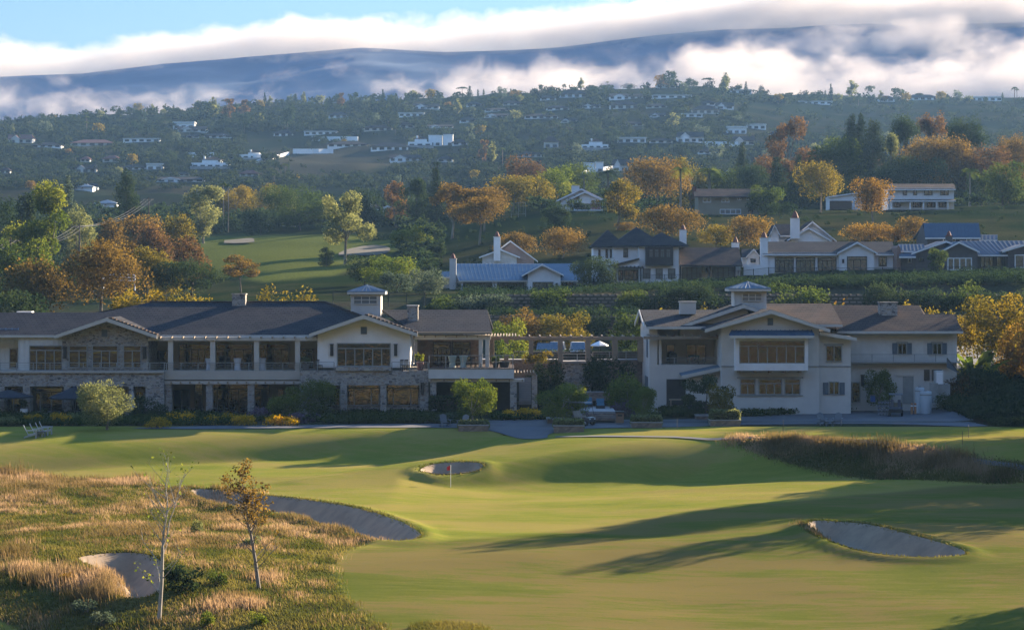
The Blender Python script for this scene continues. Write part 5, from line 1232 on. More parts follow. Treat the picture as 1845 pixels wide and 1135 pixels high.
def upper():
    Y = 472; B = house('house', 1310, Y, 'tan two-storey house with long dark brown roof on the upper terrace')
    m = mat('ochre_stucco',(0.30,0.25,0.17),(0.26,0.22,0.15),.6,.9); wall(B,m,1258,1368,352,388,Y,9); eave_roof(B,[(1250,354,Y-.8),(1372,354,Y-.8),(1368,340.5,Y+5),(1250,340.5,Y+5)],M_ROOFB,M_DARK,.18)
    for a, b in ((1266.5,1281),(1300,1314),(1329,1336),(1345,1353)): window(B,a,b,356,365 if b-a > 10 else 361,Y,(.5,),(),M_WHITE,M_GLASSB,.1)
    window(B,1297,1335,377,386,Y,(.25,.5,.75),(),M_WHITE,M_PALEG,.12); window(B,1348,1356,369,385,Y,(),(),M_DARK)
    chimney(B,1248,1254,337,350,Y+3,M_RED,M_RED,False,.8)
    Y = 478; B = house('house', 1650, Y, 'long pale blue white two-storey house with balcony on the upper terrace')
    wall(B,M_WHITE,1600,1719,339,378,Y,8); eave_roof(B,[(1597,341,Y-.8),(1722,341,Y-.8),(1719,331.5,Y+5),(1600,331.5,Y+5)],M_ROOFB,M_WHITE,.18)
    for a, b in ((1603,1608),(1626.5,1634),(1645,1652),(1665,1680),(1694,1709)): window(B,a,b,342.5,352,Y,(.5,) if b-a > 9 else (),(),M_DARK,M_GLASSB,.12)
    eave_roof(B,[(1600,361.5,Y-2),(1722,361.5,Y-2),(1722,359.5,Y),(1600,359.5,Y)],M_ROOFB,M_WHITE,.12,'porch_roof',back=False)
    for a in (1606,1640,1664,1688,1708): part_box(B,'porch_post',M_WHITE,a-1.2,a+1.2,362,378,Y-1.9,Y-1.6)
    for a, b in ((1610,1622),(1645,1660),(1670,1685),(1692,1704)): window(B,a,b,364,374,Y,(.5,),(),M_DARK,M_GLASS,.12)
    B2 = B; p = MB(); x0, x1 = wx(1495,Y), wx(1553,Y)
    p.prism([(x0,wz(378,Y)),(x1,wz(378,Y)),(x1,wz(346.5,Y)),(x0,wz(354.5,Y))],Y,Y+6); p.build('low_wing',M_WHITE,B); MB().slab([tuple(at(1492,354.5,Y-.5)),tuple(at(1556,345.3,Y-.5)),(x1,Y+6.5,wz(345.3,Y-.5)),(x0,Y+6.5,wz(354.5,Y-.5))],.22).build('low_roof',M_WHITE,B)
    wall(B,mat('brown_fence_boards',(0.13,0.085,0.06),(0.10,0.07,0.05),2.,.9),1495,1535,362,378,Y-1.5,.2,'board_fence')
    Y = 474; B = house('house', 1045, Y, 'white house with red tiled gable roof on the grassy knoll')
    rt = mat('red_brown_tiles',(0.17,0.075,0.06),(0.12,0.06,0.05),2.0,.85)
    gable(B,M_WHITE,1011,1082,1003,1047.5,1092,361,340,388,Y+1,8); gable_roof(B,1002,1047.5,1093,361.5,339.5,361.5,Y+.4,Y+9,rt,M_WHITE,.16,.3)
    gable(B,M_WHITE,1030,1078,1022,1054,1086,360,345,388,Y-1.5,3); gable_roof(B,1021,1054,1087,360.5,344.5,360.5,Y-2.1,Y+2,rt,M_WHITE,.16,.3)
    window(B,1021,1029,362,372,Y+1,(.5,),(),M_WHITE,M_GLASS,.12); window(B,1034,1044,352,360,Y-1.5,(),(),M_DARK)
    eave_roof(B,[(1040,378,Y-4),(1083,378,Y-4),(1083,367,Y-1.5),(1040,367,Y-1.5)],rt,M_WHITE,.12,'veranda_roof',back=False)
    chimney(B,1030,1044,335,352,Y+5,M_WHITE,M_TRIM,False,1.2)
    q = G(691, 395, 560); Y = q.y; B = house('house', 691, Y, 'white two-storey house with glazed gable deep in the valley trees')
    wall(B,M_WHITE,666,718,376,398,Y+1,8); gable(B,M_WHITE,680,716,674,698,722,383,371,398,Y-.5,6); gable_roof(B,673,698,723,383.5,370,383.5,Y-1,Y+8,M_ROOF,M_WHITE,.2,.35)
    eave_roof(B,[(664,377,Y+.4),(720,377,Y+.4),(712,369,Y+5),(668,369,Y+5)],M_ROOF,M_WHITE,.2); chimney(B,665,669.5,368,390,Y,M_WHITE)
    for a, b, t in ((690,697,377),(699,706,377),(684,692,387),(694,702,387),(706,714,387)): window(B,a,b,t,t+7,Y-.5,(),(),M_WHITE,M_GLASS,.14)
    q = G(505, 408, 540); Y = q.y; B = house('lodge', 505, Y, 'low grey lodge with white band beside the valley fairway')
    wall(B,M_CREAM,478,538,398,410,Y,7); hip(B,474,542,399,Y-.8,9,391,M_ROOF)
    for a in (484,500,516): window(B,a,a+10,400,407,Y,(.5,),(),M_WHITE,M_GLASS,.14)
    for px, py, w, h, lab in ((276,384,17,12,'tiny white house by the top of the power pole'),(190,374,42,14,'white low roofed house behind the rusty dome trees'),(1313,322,18,17,'blue white gabled house hidden behind the spreading palm'),(1246,336,18,19,'blue white house wall peeping beside the shaggy bright palm'),(148,343,40,12,'blue roofed house just behind the golden green eucalyptus top')):
        q = G(px, py, 470); Y = q.y; B = house('house', px, Y, lab)
        a, b = px-w/2, px+w/2; wall(B,M_WHITE,a+1,b-1,py-h*.6,py+4,Y,6)
        if w < 25: gable(B,M_WHITE,a+1,b-1,a,px,b,py-h*.55,py-h,py+3,Y-.3,6); gable_roof(B,a-1,px,b+1,py-h*.52,py-h,py-h*.52,Y-.8,Y+7,M_METALD,M_WHITE,.2,.3)
        else: hip(B,a,b,py-h*.55,Y-.6,8,py-h,M_METAL)
        window(B,px-3,px+3,py-h*.45,py-2,Y-.3,(),(),M_WHITE,M_GLASS,.12)
if 'house' not in SKIP: street(); upper()

# ---------------------------------------------------------------- the far hillside
FARH = [ # columns, top row, ground row, style: w white, b beige, r red roof, f flat, g grey
 (15,58,243,258,'r'),(57,110,257,266,'w'),(127,205,252,263,'r'),(222,288,249,256,'f'),(145,162,282,292,'r'),(185,215,280,292,'r'),(135,173,297,311,'b'),
 (218,262,297,306,'w'),(264,293,294,306,'f'),(282,368,319,328,'w'),(322,342,310,317,'w'),(345,412,282,303,'t'),(436,476,270,287,'t'),(432,466,307,318,'r'),
 (312,350,219,232,'f'),(320,372,228,238,'g'),(335,360,242,249,'w'),(367,416,240,249,'w'),(150,176,331,341,'w'),(0,18,302,313,'b'),(493,528,235,246,'w'),
 (548,607,236,243,'f'),(590,662,255,265,'w'),(668,735,257,271,'w'),(735,778,245,265,'t'),(772,816,242,263,'k'),(815,842,251,262,'w'),(702,765,279,291,'w'),
 (788,816,281,292,'w'),(592,626,202,213,'w'),(744,791,187,197,'w'),(718,764,203,210,'f'),(720,746,220,231,'b'),(768,816,225,231,'w'),(828,857,212,221,'w'),
 (655,707,225,236,'b'),(398,416,242,249,'w'),(1008,1058,163,176,'w'),(973,1002,172,181,'w'),(1098,1158,169,179,'w'),(1174,1246,171,177,'f'),
 (1098,1152,182,196,'b'),(1049,1082,187,195,'w'),(984,1026,190,199,'w'),(873,926,195,201,'w'),(872,916,205,212,'w'),(945,1006,205,214,'w'),
 (1164,1202,187,195,'g'),(1172,1200,204,211,'w'),(1226,1266,204,211,'f'),(1120,1160,219,227,'g'),(1220,1268,238,256,'w'),(1048,1096,250,269,'t'),
 (980,1006,245,266,'b'),(1112,1164,247,257,'f'),(1170,1212,249,258,'w'),(1052,1087,292,310,'k'),(1104,1132,287,308,'w'),(932,976,272,283,'g'),
 (1120,1147,151,160,'g'),(1183,1218,149,159,'g'),(1316,1354,161,169,'f'),(1246,1296,190,205,'b'),(1290,1322,185,197,'w'),(1310,1345,227,241,'f'),
 (1345,1380,223,233,'f'),(1320,1360,246,261,'b'),(1258,1302,268,277,'w'),(1262,1290,182,190,'w'),(1440,1500,182,188,'f'),(1583,1612,173,183,'w'),
 (1633,1692,171,181,'w'),(1748,1806,174,182,'f'),(1386,1412,236,246,'g'),(905,940,182,190,'b'),(1010,1040,214,221,'g'),(840,868,184,192,'g')]
def far_house(x0, x1, t, u, st, i):
    px = (x0+x1)/2; q = G(px, u, 640); Y = q.y
    where = ('on the skyline' if u < 182 else 'high on the hillside' if u < 215 else 'halfway down the hillside' if u < 262 else 'low on the hillside')
    zone = ('at the foggy western end' if px < 230 else 'above the valley fairway' if px < 480 else 'around the bare slope' if px < 700 else 'above the layered pine' if px < 860 else 'above the red-roofed house' if px < 1080 else 'under the hilltop trees' if px < 1300 else 'toward the hazy eastern spur')
    ad = {'w':'white low gabled house','b':'beige house','r':'red-roofed house','f':'flat-roofed long white house','g':'grey dark-roofed house','t':'large white terraced house','k':'white cubic two-block house'}[st]
    wide = x1-x0
    sz = 'very wide' if wide > 60 else 'wide' if wide > 45 else 'mid-sized' if wide > 30 else 'small'
    B = house('hillside_house', px, Y, f'{sz} {ad} {where} {zone}', 'houses scattered over the far hillside'); B.location.z = q.z
    wm = {'w':M_WHITE,'b':M_STUC,'r':M_STUC,'f':M_WHITE,'g':M_CREAM,'t':M_WHITE,'k':M_WHITE}[st]
    rm = {'w':M_ROOF,'b':M_ROOFB,'r':M_RED,'f':M_CREAM,'g':M_ROOF,'t':M_ROOFB,'k':M_WHITE}[st]
    h = u-t; D = min(11, (x1-x0)*Y/F*.6)
    if st == 'f':
        wall(B,wm,x0,x1,t+h*.28,u+4,Y,D); wall(B,rm,x0-1,x1+1,t+h*.05,t+h*.26,Y-.6,D+1,'roof')
        yt = t+h*.4
    elif st == 'k':
        m = x0+(x1-x0)*.58
        wall(B,wm,x0,m-1,t+h*.15,u+4,Y,D); wall(B,wm,m+1,x1,t+h*.05,u+4,Y-1,D); wall(B,rm,x0-.6,m-.6,t+h*.08,t+h*.145,Y-.3,D+.6,'roof'); wall(B,rm,m+.4,x1+.6,t,t+h*.045,Y-1.3,D+.6,'roof'); yt = t+h*.35
    elif st == 't':
        wall(B,wm,x0,x1,t+h*.55,u+4,Y,D); a, b = x0+(x1-x0)*.28, x0+(x1-x0)*.78
        wall(B,wm,a,b,t+h*.22,t+h*.56,Y+2,D-2,'upper_wall'); hip(B,a-2,b+2,t+h*.24,Y+1.4,D-.8,t+h*.02,rm); chimney(B,a+3,a+6,t,t+h*.5,Y+1.6,wm); wall(B,M_CONC,x0-3,x1+3,u-h*.16,u+5,Y-4,.5,'terrace_wall'); yt = t+h*.62
    else:
        wall(B,wm,x0,x1,t+h*.45,u+4,Y,D)
        if (i % 3) == 0:
            eave_roof(B,[(x0-1.5,t+h*.5,Y-.7),(x1+1.5,t+h*.5,Y-.7),(x1,t,Y+D*.5),(x0,t,Y+D*.5)],rm,M_WHITE,.2,gut=False)
            m = x0+(x1-x0)*.3; w = (x1-x0)*.16; gable(B,wm,m-w,m+w,m-w*1.15,m,m+w*1.15,t+h*.5,t+h*.08,u+3,Y-1.2,4); gable_roof(B,m-w*1.25,m,m+w*1.25,t+h*.52,t+h*.05,t+h*.52,Y-1.6,Y+3,rm,M_WHITE,.2,.25)
        else: hip(B,x0-1.5,x1+1.5,t+h*.5,Y-.7,D+1.4,t,rm)
        yt = t+h*.58
    n = max(2, min(5, int((x1-x0)/11)))
    for j in range(n):
        c = x0+(x1-x0)*(j+.5)/n; w = (x1-x0)/n*.30
        if st == 'k' and j == n//2: continue
        yy = Y-(1.25 if st == 'k' and c > x0+(x1-x0)*.58 else 1.3 if (i % 3) == 0 and st in 'wbrg' and abs(c-(x0+(x1-x0)*.3)) < (x1-x0)*.2 else 0)
        MB().box(wx(c-w,yy),wx(c+w,yy),yy-.08,yy+.05,wz(u-.6,yy),wz(max(yt,u-5.5),yy)).build('window',M_DARK,B)
WALLS = [(562,645,250,254,'long white garden wall above the bare slope'),(415,478,285,287,'white terrace wall below the terraced house'),(442,520,300,279,'pale drive climbing along the bare slope'),(340,385,281,283,'pale terrace wall above the big terraced house'),(528,600,276,277,'pale line of wall across the bare slope'),(1050,1130,314,300,'pale winding drive above the wooded knoll'),(1270,1330,262,264,'pale drive below the white gabled houses')]
def far_walls():
    for x0, x1, y0, y1, lab in WALLS:
        mb = MB(); P = [G(x0+(x1-x0)*i/8, y0+(y1-y0)*i/8 if abs(y1-y0) > 5 else max(y0,y1), 640) for i in range(9)]
        hgt = 2.2 if y1 < y0+6 and y1 > y0 else 1.3
        for p, q in zip(P, P[1:]):
            d = Vector((q.y-p.y, -(q.x-p.x), 0)).normalized()*.4
            mb.add([p-d-Vector((0,0,1)),q-d-Vector((0,0,1)),q+d-Vector((0,0,1)),p+d-Vector((0,0,1)),p-d+Vector((0,0,hgt)),q-d+Vector((0,0,hgt)),q+d+Vector((0,0,hgt)),p+d+Vector((0,0,hgt))],[(0,3,2,1),(4,5,6,7),(0,1,5,4),(1,2,6,5),(2,3,7,6),(3,0,4,7)])
        tag(mb.build('garden_wall', M_WHITE), lab, 'wall')
def ridge_row(px): return np.interp(px, [0,250,400,500,740,920,1050,1250,1330,1400,1500,1845], [226,205,198,191,178,172,164,155,164,182,182,183])
def far_trees():
    rng = np.random.default_rng(7)
    protos = {}
    def proto(kind, lm, n, fr, seed, W=1.0):
        r = np.random.default_rng(seed); P, tn, A = crown_points(kind, W, 1-fr, n, r); P[:,2] += fr
        V, Fc = leaf_quads(P, math.sqrt(9.0*W*(1-fr)/n), r)
        tb = MB().tube([(0,0,-.1),(0,0,fr+.25)],[.035,.02],5)
        V2 = np.array(tb.v); nf = []
        for f in tb.f: nf += [(f[0],f[i],f[i+1],f[i+1]) for i in range(1,len(f)-1)] if len(f) > 4 else [f]
        me = np_mesh('hillside_tree', np.concatenate([V,V2]), np.concatenate([Fc, np.array(nf)+len(V)]), [LEAF[lm], BARKD], np.concatenate([np.zeros(len(Fc),int), np.ones(len(nf),int)]), tint=np.concatenate([np.repeat(tn,4), np.zeros(len(V2))]))
        return me
    K = {'round':('round',['dark','scrub','grey','dark']),'pine':('cone',['conifer']),'column':('column',['conifer','dark']),'gold':('dome',['gold','rust','olive']),'tall':('tall',['olive','grey','brown']),'parasol':('parasol',['dark'])}
    for k, (kd, ls) in K.items():
        protos[k] = [proto(kd, l, 520, {'round':.12,'cone':.05,'column':.03,'dome':.15,'tall':.10,'parasol':.6}[kd], 100+i*7+len(k), {'round':1.0,'cone':.5,'column':.3,'dome':1.0,'tall':.55,'parasol':1.0}[kd]) for i, l in enumerate(ls)]
    def palm_proto():
        r = np.random.default_rng(5); V, Fc, T = frond_mesh(14, .16, r, 1.2, .09, leaflets=6); V[:,2] += .9
        tb = MB().tube([(0,0,-.05),(0,0,.9)],[.022,.016],5); V2 = np.array(tb.v); nf = []
        for f in tb.f: nf += [(f[0],f[i],f[i+1],f[i+1]) for i in range(1,len(f)-1)] if len(f) > 4 else [f]
        return np_mesh('hillside_palm', np.concatenate([V,V2]), np.concatenate([Fc, np.array(nf)+len(V)]), [LEAF['green'], BARKD], np.concatenate([np.zeros(len(Fc),int), np.ones(len(nf),int)]), tint=np.concatenate([T, np.zeros(len(V2))]))
    protos['palm'] = [palm_proto()]
    used = []
    NM = {'round':'rounded dark tree','pine':'dark pointed pine','column':'slim dark cypress','gold':'golden brown tree','tall':'tall feathery tree','parasol':'flat-topped pine','palm':'slim palm'}
    count = {}
    def put(k, px, py, h, w=None, lab=None):
        q = G(px, py, 640); H = h*q.y/F; W = (w or h)*q.y/F if k not in ('pine','column','tall','palm') else None
        ls = protos[k]; o = bpy.data.objects.new('hillside_palm' if k == 'palm' else 'hillside_pine' if k in ('pine','parasol') else 'hillside_tree', ls[rng.integers(len(ls))]); COL.objects.link(o)
        o.location = q-Vector((0,0,.3)); s = W if W else H*(w/h*2.2 if w else 1.0); o.scale = (s, s, H); o.rotation_euler = (0,0,rng.random()*6.28)
        ry = ridge_row(px)
        row = 'on the skyline ridge' if py < ry+9 else 'in the belt just under the ridge' if py < ry+32 else 'among the hillside houses' if py < 275 else 'low in the hazy valley'
        zone = 'by the foggy western end' if px < 240 else 'over the valley fairway' if px < 480 else 'over the bare slope' if px < 720 else 'over the layered pine' if px < 880 else 'over the red-roofed house' if px < 1080 else 'near the hilltop houses' if px < 1330 else 'toward the hazy eastern spur'
        tag(o, lab or f'{NM[k]} {row} {zone}', 'palm tree' if k == 'palm' else 'tree', f'{NM[k]}s {row} {zone}' if not lab else 'notable trees on the far hillside')
    for k, px, py, h, w, lab in [
        ('round',1205,160,33,34,'biggest dark tree crowning the hilltop'),('gold',1190,160,28,26,'bushy tree touching the biggest hilltop tree'),('tall',1162,158,30,26,'see-through tree beside the tall hilltop palm'),
        ('palm',1150,157,31,None,'lone tall palm standing on the hilltop'),('round',1246,160,20,26,'rounded tree next to the biggest hilltop tree'),('round',1278,162,18,24,'low dome tree on the hilltop shoulder'),
        ('round',1090,168,16,22,'dark dome tree on the white house skyline'),('round',1063,166,14,16,'small dome tree on the skyline beside the white ridge house'),('round',965,178,20,24,'dark tree clump left of the white ridge houses'),('round',978,175,24,18,'taller dark tree of the skyline clump'),
        ('pine',846,182,28,18,'dark pyramid pine on the middle skyline'),('pine',690,190,30,14,'tall dark spire pine on the middle skyline'),('gold',930,183,22,26,'rusty tree on the middle skyline'),('palm',900,180,16,None,'palm on the middle skyline by the rusty tree'),
        ('round',1372,172,20,14,'narrow dark tree at the end of the hilltop'),('round',1415,186,20,34,'dark tree where the eastern spur begins'),('pine',532,192,24,16,'dark spire pine rising over the feathery trees'),('pine',477,192,26,12,'thin dark spire over the tall brown trees'),
        ('tall',360,222,44,26,'tall brown feathery tree behind the flat white ridge house'),('tall',385,220,46,28,'second brown feathery tree of the tall ridge row'),('tall',412,222,44,24,'third brown feathery tree of the tall ridge row'),('tall',440,218,38,22,'last brown feathery tree of the tall ridge row'),
        ('pine',408,238,36,16,'dark pine below the brown feathery row'),('pine',422,240,38,18,'second dark pine below the brown feathery row'),('round',440,240,40,26,'dark bushy pine below the brown feathery row'),('pine',472,238,34,16,'dark pine beside the bushy pine'),('pine',486,238,32,16,'dark pine left of the broad pine'),
        ('round',518,238,52,32,'broad tall dark pine over the white house'),('column',655,232,34,8,'slim cypress beside the row of palms'),('gold',177,246,26,26,'reddish autumn tree among the western ridge trees'),
        ('round',78,244,28,32,'wide dark oak at the western ridge'),('round',140,240,26,34,'flat dark oak at the western ridge'),('palm',258,222,26,None,'tall palm against the western fog'),('palm',155,228,28,None,'palm pair member against the western fog'),('palm',26,232,18,None,'small palm at the foggy western corner'),
        ('round',700,228,36,38,'round dark oak among the midslope houses'),('round',800,252,20,26,'dark tree beneath the cubic white house'),('round',745,262,16,26,'rounded tree beside the white midslope house'),
        ('tall',872,300,48,22,'tall sunlit tree rising from the hazy valley'),('tall',888,300,46,22,'second sunlit tree rising from the hazy valley'),('palm',905,302,40,None,'hazy palm beside the two sunlit valley trees'),('tall',1212,236,34,24,'feathery pine among the upper eastern houses'),('round',1128,244,30,24,'dark cone-like tree below the beige house'),
        ('round',1105,262,30,24,'sunlit bush tree beside the terraced house'),('round',1232,286,24,28,'olive domed tree by the hazy garden'),('round',1292,290,30,36,'grey green tree at the foot of the hazy gardens'),('round',1265,250,26,34,'dark domed tree right of the white gabled house'),('round',1330,225,18,22,'domed tree at the shoulder of the hill'),
        ('tall',1568,186,34,20,'hazy feathery tree on the eastern spur'),('tall',1535,182,38,22,'tall hazy tree on the eastern spur'),('pine',1497,182,32,14,'hazy spire pine on the eastern spur'),('round',1620,182,24,34,'hazy dome tree on the eastern spur'),('round',1470,186,24,30,'dark shaggy tree at the edge of the eastern spur')]:
        put(k, px, py, h, w, lab)
    kinds = ['round','round','round','round','pine','column','gold','tall','palm','parasol','round','gold']
    hs = [((a+b)/2, u, (b-a)/2) for a, b, t, u, s in FARH]
    def clear(px, py, h):
        for c, u, w in hs:
            if abs(px-c) < w+3 and u-1 < py < u+h+2: return False
            if abs(px-c) < w and u-12 < py <= u-1 and rng.random() < .5: return False
        for q in ((500,262),(560,300),(640,300),(700,270),(620,285)):
            if abs(px-q[0]) < 60 and abs(py-q[1]) < 22 and rng.random() < .93: return False
        return True
    n = 0
    for i in range(66):                                         # along the skyline
        px = 5+1840*(i+rng.random()*.8)/66; k = kinds[rng.integers(len(kinds))]
        h = 11+13*rng.random(); put(k, px, ridge_row(px)+2+4*rng.random(), h*(1.4 if k in ('pine','palm','tall') else 1)); n += 1
    while n < 235:
        px = 1845*rng.random(); ry = ridge_row(px); py = ry+6+(338-ry)*rng.random()**1.15
        if px > 1340 and 195 < py < 245: continue
        k = kinds[rng.integers(len(kinds))]; h = 14+15*rng.random()
        if not clear(px, py, h): continue
        put(k, px, py, h*(1.35 if k in ('pine','palm','tall') else .9)); n += 1
    # the rest reads as one mass of shrubs and small trees
    m = 8000; px = 1900*rng.random(m)-30; ry = ridge_row(px); py = ry-1+(345-ry)*rng.random(m)**.9
    V = []; T = []
    for a, b in zip(px, py):
        if a > 1350 and 192 < b < 250 and rng.random() < .8: continue
        h = 6+12*rng.random()
        if not clear(a, b, h*.7): continue
        q = G(a, b, 640); r = h*q.y/F
        P, tn, A = crown_points('bush', r*1.5, r, 46, rng); v, f = leaf_quads(P, r*.36, rng); V.append(v+np.array(q)); T.append(np.repeat(tn*.8+.3*rng.random()-.1,4))
    V = np.concatenate(V); T = np.concatenate(T)
    o = link('woodland', np_mesh('woodland', V, np.arange(len(V)).reshape(-1,4), LEAF['scrub'], tint=T)); tag(o, 'scrub and garden shrubs covering the far hillside', 'woodland', kind='stuff')
    m = 6000; V = []; T = []
    # undergrowth of the middle ground
    for i in range(m):
        a = 1900*rng.random()-30; b = 330+200*rng.random()
        q = G(a, b, 360)
        if q.y < 362 or q.y > 700: continue
        pxs = (345 < a < 725 and 415 < b) or (790 < a < 1200 and 383 < b) or (a >= 1200 and 374 < b)
        if pxs and (rng.random() < .85 or a < 760): continue
        h = (12+20*rng.random())*(.35 if pxs else 1); r = h*q.y/F
        P, tn, A = crown_points('bush', r*1.3, r, 150, rng); v, f = leaf_quads(P, r*.24, rng); V.append(v+np.array(q)); T.append(np.repeat(tn*.8+.3*rng.random()-.1,4))
    V = np.concatenate(V); T = np.concatenate(T)
    o = link('undergrowth', np_mesh('undergrowth', V, np.arange(len(V)).reshape(-1,4), LEAF['dark'], tint=T)); tag(o, 'tangled green undergrowth filling the wooded valley and knoll', 'undergrowth', kind='stuff')
if 'far' not in SKIP:
    for i, a in enumerate(FARH): far_house(*a, i)
    far_walls(); far_trees()

# ---------------------------------------------------------------- paths and bunkers
def sheet(name, poly, m, off, step, hf, attr=None):
    """a ground-hugging sheet inside a world polygon"""
    xs = [p[0] for p in poly]; ys = [p[1] for p in poly]
    gx, gy = np.meshgrid(np.arange(min(xs), max(xs), step), np.arange(min(ys), max(ys), step)); gx = gx.ravel(); gy = gy.ravel()
    k = poly_sd(poly, gx, gy) > step*.35
    pts = [Vector(p) for p in poly]+[Vector((a,b)) for a, b in zip(gx[k], gy[k])]
    n = len(poly)
    r = delaunay_2d_cdt(pts, [], [list(range(n))], 1, 1e-5)
    V2 = np.array([(v[0],v[1]) for v in r[0]]); z = hf(V2[:,0].copy(), V2[:,1].copy())+off
    F3 = np.array([f for f in r[2] if len(f) == 3])
    me = np_mesh(name, np.concatenate([V2, z[:,None]],1), F3, m, smooth=True)
    return link(name, me)
def dens(poly, d):
    out = []
    for i in range(len(poly)):
        a = Vector(poly[i]); b = Vector(poly[(i+1)%len(poly)]); n = max(1,int((b-a).length/d))
        out += [tuple(a.lerp(b,t/n)) for t in range(n)]
    return out
for k, v in BUNK.items():
    tag(sheet('bunker', dens(BPOLY[k], .3), M_SAND, .05, .25, near_h), v[2], 'bunker', kind='structure')
PATH = [(215,773),(300,769),(640,765.5),(800,764),(900,758),(1000,752),(1110,757),(1200,757),(1330,752),(1440,747),(1560,741),(1605,735),(1625,724),(1650,724),(1690,735),(1740,752),(1795,771),(1600,764),(1500,764.5),(1330,766),(1200,771),(1060,772),(1000,779),(985,785),(988,790),(950,792.5),(925,787),(890,776),(800,771),(640,771),(400,774)]
tag(sheet('cart_path', dens(smooth_poly([tuple(G(*p)[:2]) for p in PATH],1), .8), M_ROAD, .05, .8, near_h), 'shaded grey cart road running along the clubhouse fronts', 'road', kind='structure')
PATH2 = [(1000,787),(1330,788.6),(1480,789),(1620,799),(1740,822),(1845,838),(1900,852),(1890,862),(1845,848),(1700,820),(1600,803),(1480,792.5),(1330,791.3),(1000,789.6)]
tag(sheet('footpath', dens(smooth_poly([tuple(G(*p)[:2]) for p in PATH2],1), .6), M_ROAD, .07, .5, near_h), 'thin pale path behind the tawny grass bank', 'path', kind='structure')
for p, lab in (([(640,447),(690,443),(707,452),(690,462),(640,463),(600,463)],'sand bunker in the valley fairway by the tall eucalyptus'),([(395,440),(430,432),(468,438),(430,441)],'thin dark bunker across the valley fairway')):
    tag(sheet('bunker', dens(smooth_poly([tuple(G(*q)[:2]) for q in p],1), 3), M_SAND_SHADED, .3, 3, terr), lab, 'bunker', kind='structure')
tag(sheet('parking_lot', dens([(-16,221),(-14,261),(52,261),(50,221)], 2), M_ROAD, .06, 2.5, terr), 'grey parking lot on the upper level behind the pergola', 'parking lot', kind='structure')

# ---------------------------------------------------------------- grass that stands up
def blades(name, P, h, lm, rng, lean, w, label, fan=None):
    """three-cornered blades at the points P"""
    n = len(P); a = rng.random(n)*6.283; d = np.stack([np.cos(a), np.sin(a), np.zeros(n)],1)
    side = np.stack([-d[:,1], d[:,0], np.zeros(n)],1)*(w*(.6+.8*rng.random(n)))[:,None]*.5
    hh = h*(.55+.9*rng.random(n)); ln = lean*(.2+rng.random(n))
    tip = P+d*(hh*ln)[:,None]+np.array([-.25,-.1,0])*(hh*lean)[:,None]+np.stack([np.zeros(n),np.zeros(n),hh],1)
    mid = P+(tip-P)*.55+np.stack([np.zeros(n),np.zeros(n),hh*.12],1)
    V = np.empty((n,5,3)); V[:,0] = P-side; V[:,1] = P+side; V[:,2] = mid+side*.8; V[:,3] = mid-side*.8; V[:,4] = tip
    V = V.reshape(-1,3); b = np.arange(n)*5
    Fq = np.stack([b,b+1,b+2,b+3],1); Ft = np.stack([b+3,b+2,b+4,b+4],1)
    Fc = np.concatenate([Fq, Ft]); Fc3 = np.concatenate([Fq[:,[0,1,2]],Fq[:,[0,2,3]],Ft[:,:3]])
    t = (P[:,2]*0+np.clip(.45+1.3*fbm(P[:,0]/2.2,P[:,1]/2.2,77,3),0,1)*.7+.35*rng.random(n))
    o = link(name, np_mesh(name, V, Fc3, LEAF[lm], tint=np.repeat(t,5)))
    return tag(o, label, 'grass', kind='stuff')
def scatter(poly, n, rng, avoid=True, edge=0.0):
    xs = [p[0] for p in poly]; ys = [p[1] for p in poly]; out = []; tot = 0
    while tot < n:
        x = min(xs)+(max(xs)-min(xs))*rng.random(n*2); y = min(ys)+(max(ys)-min(ys))*rng.random(n*2)
        k = poly_sd(poly, x, y) > edge+.25*rng.normal(size=len(x))
        px = PX(x, y); k &= (px > -120) & (px < 2000)
        if avoid:
            for q in BPOLY.values(): k &= poly_sd(q, x, y) < -.1
        out.append(np.stack([x[k],y[k]],1)); tot += k.sum()
    return np.concatenate(out)[:n]
